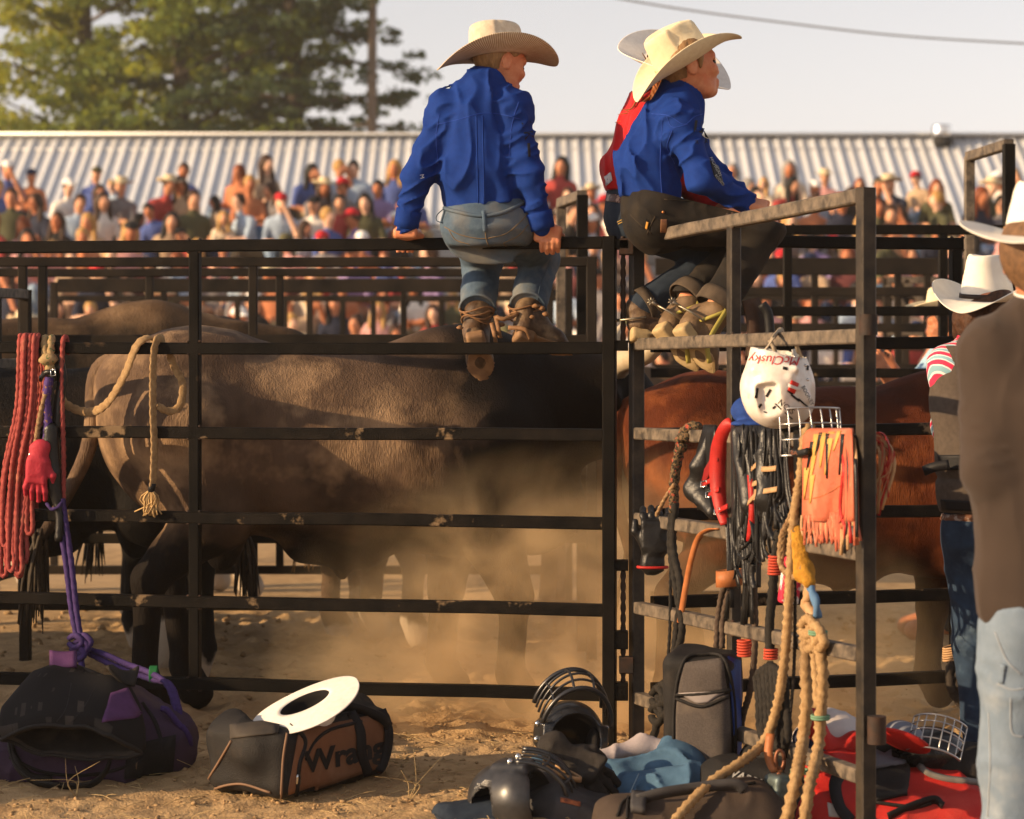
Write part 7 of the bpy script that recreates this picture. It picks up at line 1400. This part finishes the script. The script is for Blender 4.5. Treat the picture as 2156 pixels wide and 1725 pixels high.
t = thing('cow_bell', W(1640, 1700, 6.72), 'grey blue metal cow bell hanging on the black cord', 'bell', 'cow bells'); B = Body(.005, .012); B.box(W(1642, 1668, 6.72), V(.022, .022, .034), .016, rotm(0, 6, 30)); B.cap(W(1640, 1690, 6.72), W(1638, 1705, 6.72), .042, .046, flat=(V(0, 1, 0), .7)); part('bell', B.mesh(), M_bell, t); part('loop', tube([W(1634, 1640, 6.72), W(1640, 1628, 6.72), W(1648, 1640, 6.72)], .004, 6, 4), M_cop, t)
t = thing('bell_strap', W(1632, 1600, 6.8), 'brown leather bell strap with copper buckle under the black coil', 'strap'); part('strap', ribbon([W(1622, 1545, 6.8), W(1618, 1590, 6.78), W(1630, 1620, 6.76), W(1645, 1620, 6.76)], V(.9, -.3, 0), .024, .005), M_tanl, t); part('buckle', tube([W(1642 + 9 * math.cos(a), 1600 + 20 * math.sin(a), 6.76) for a in np.linspace(0, 2 * math.pi, 16)], .006, 6, 0), M_cop, t)
# --- red bags on the right
M_redn = pm('red_nylon', (.46, .022, .016), (.36, .015, .012), 8, .55, .5, 220, c3=(.5, .05, .035), s3=4)
t = thing('red_bag', W(1880, 1720, 6.9), 'red duffel with black straps and grey pocket at the lower right', 'bag', 'gear bags on the ground')
vf = lump(None, None, None, .022, 7, .010, 33, lambda B: (B.cap(W(1735, 1660, 6.95), W(1990, 1710, 6.98), .11, .12), B.cap(W(1740, 1740, 6.85), W(2050, 1760, 6.85), .12, .12), B.cap(W(1930, 1640, 7.15), W(2060, 1650, 7.12), .11, .10))); o = part('shell', vf, M_redn, t); SR = Surf(vf)
part('strap', ribbon([SR.hit(1770, 1625, .01), SR.hit(1760, 1660, .012), SR.hit(1765, 1700, .012), SR.hit(1790, 1730, .01)], V(1, .3, 0), .036, .004), M_blk, t); part('strap', ribbon([SR.hit(1870, 1722, .01), SR.hit(1920, 1700, .012), SR.hit(1965, 1690, .012), SR.hit(1985, 1702, .01)], V(0, -.4, .8), .03, .004), M_blk, t)
part('grey_pocket', SR.patch([(1830, 1580), (1925, 1586), (1915, 1612), (1835, 1625)], .02, 7), pm('grey_nylon', (.10, .10, .12), (.07, .07, .085), 12, .7), t); part('black_pocket', SR.patch([(1838, 1626), (1915, 1612), (1910, 1675), (1840, 1690)], .012, 7), M_nyl, t)
part('zipper', SR.line([(1925, 1590), (1945, 1625), (1990, 1642), (2060, 1650)], .011, lift=.004), pm('grey_piping', (.14, .13, .12), rough=.6), t); part('zipper', SR.line([(1840, 1690), (1920, 1700), (1960, 1692)], .006, lift=.003), M_nyl, t); part('logo', SR.patch([(1742, 1690), (1770, 1698), (1772, 1722), (1745, 1720)], .002, 5), pm('silver_print', (.4, .38, .36), rough=.4), t); part('clip', blob(SR.hit(1925, 1592, .02), .008, 8, 6), M_chrome, t)
solo('white_red_shirt', lump(None, None, None, .012, 8, .008, 37, lambda B: (B.cap(W(1745, 1520, 7.1), W(1790, 1545, 7.1), .045, .05), B.cap(W(1700, 1560, 7.05), W(1765, 1560, 7.05), .05, .05))), pm('white_satin', (.55, .50, .48), (.48, .43, .42), 8, .5, .2, 150), 'white satin jersey heaped behind the gate end post', 'jersey'); SJ2 = None
solo('red_sleeve', lump(None, None, None, .008, 9, .008, 39, lambda B: (B.cap(W(1708, 1515, 6.98), W(1735, 1575, 6.98), .03, .032), B.cap(W(1780, 1572, 7.0), W(1798, 1560, 7.0), .03, .03))), M_redn, 'red sleeve with pale piping lying on the white jersey', 'sleeve')
solo('dark_blue_sleeve', lump(None, None, None, .008, 9, .008, 40, lambda B: (B.cap(W(1690, 1555, 7.0), W(1725, 1590, 6.98), .035, .04))), pm('navy_cloth', (.012, .018, .05), rough=.8), 'navy cloth under the red sleeve beside the tan ropes', 'cloth')
t = thing('ball_cap', W(1905, 1580, 6.95), 'grey ball cap with red brim lying on the red bag', 'cap'); B = Body(.006, .012); B.ell(W(1905, 1548, 7.05), V(.06, .07, .04), rotm(0, 20, 0)); part('crown', B.mesh(), pm('grey_cloth', (.2, .22, .27), (.15, .16, .2), 14, .8), t); B = Body(.005, .01); B.ell(W(1902, 1560, 6.95), V(.085, .06, .012), rotm(-30, 22, 0)); part('brim', B.mesh(), M_redn, t)
solo('black_vest', lump(None, None, None, .014, 8, .009, 43, lambda B: (B.cap(W(1950, 1600, 7.1), W(2040, 1620, 7.05), .08, .08), B.cap(W(1820, 1590, 7.05), W(1860, 1580, 7.05), .05, .04))), M_nyl, 'black vest and straps heaped behind the red bag', 'vest')

# dry weeds by the black helmet and in the foreground
for k, (x, y, Yw, n) in enumerate(((1120, 1600, 7.45, 9), (1105, 1610, 7.3, 6), (160, 1650, 7.2, 4), (860, 1660, 7.1, 6))):
    r_ = np.random.default_rng(60 + k); b0_ = V(W(x, 0, Yw)[0], Yw, float(ground_z(W(x, 0, Yw)[0], Yw)))
    solo('dry_weed', join(*[tube([b0_, b0_ + V(r_.normal(0, .02), r_.normal(0, .02), .05), b0_ + V(r_.normal(0, .06), r_.normal(0, .05), .06 + .09 * r_.random())], [.0016, .0012, .0006], 4, 4) for _ in range(n)]), M_straw, ['dry weed stems left of the black helmet', 'small dry weed in front of the black helmet', 'single dry stalks before the purple bag', 'dry stalks right of the brown duffel'][k], 'weed', 'dry weeds')
# ---------------------------------------------------------------- dust kicked up in the pen, and the hazy air
def volmat(name, col, dens, noise=None, aniso=.35):
    m = bpy.data.materials.new(name); m.use_nodes = True; nt = m.node_tree; N, L = nt.nodes, nt.links; N.remove(N['Principled BSDF'])
    v = N.new('ShaderNodeVolumePrincipled'); v.inputs['Color'].default_value = (*col, 1); v.inputs['Density'].default_value = dens; v.inputs['Anisotropy'].default_value = aniso; L.new(v.outputs[0], N['Material Output'].inputs['Volume'])
    if noise:
        tc = N.new('ShaderNodeTexCoord'); n = N.new('ShaderNodeTexNoise'); n.inputs['Scale'].default_value = noise; n.inputs['Detail'].default_value = 4; n.inputs['Distortion'].default_value = .9; L.new(tc.outputs['Object'], n.inputs['Vector'])
        r = N.new('ShaderNodeMapRange'); r.inputs['From Min'].default_value = .44; r.inputs['From Max'].default_value = .64; r.inputs['To Max'].default_value = dens; L.new(n.outputs['Fac'], r.inputs['Value'])
        g = N.new('ShaderNodeTexGradient'); g.gradient_type = 'SPHERICAL'; mp = N.new('ShaderNodeMapping'); L.new(tc.outputs['Object'], mp.inputs[0]); mp.inputs['Scale'].default_value = noise_scale; L.new(mp.outputs[0], g.inputs[0])
        k = N.new('ShaderNodeMath'); k.operation = 'MULTIPLY'; L.new(r.outputs[0], k.inputs[0]); L.new(g.outputs['Fac'], k.inputs[1])
        k2 = N.new('ShaderNodeMath'); k2.operation = 'MULTIPLY_ADD'; L.new(g.outputs['Fac'], k2.inputs[0]); k2.inputs[1].default_value = dens * .12; L.new(k.outputs[0], k2.inputs[2]); L.new(k2.outputs[0], v.inputs['Density'])
    return m
noise_scale = (1 / 1.35, 1 / .95, 1 / .95)
dc = V(.32, 8.62, .08)
du = put('dust_cloud', mesh_np('dust_cloud', *boxvf((-1.2, -.38, -.12), (1.5, 1.0, .95)), smooth=False), volmat('dust', (.995, .76, .45), 4.6, 3.2, -.15), None, dc)
tagit(du, 'golden dust cloud kicked up around the bulls in the pen', 'dust', kind='stuff')
hz = put('haze', mesh_np('haze', *boxvf((-950, -950, -3), (950, 950, 17.5)), smooth=False), volmat('haze_air', (.96, .90, .82), .0008, None, .3)); tagit(hz, 'warm dusty evening haze over the whole ground', 'haze', kind='stuff')
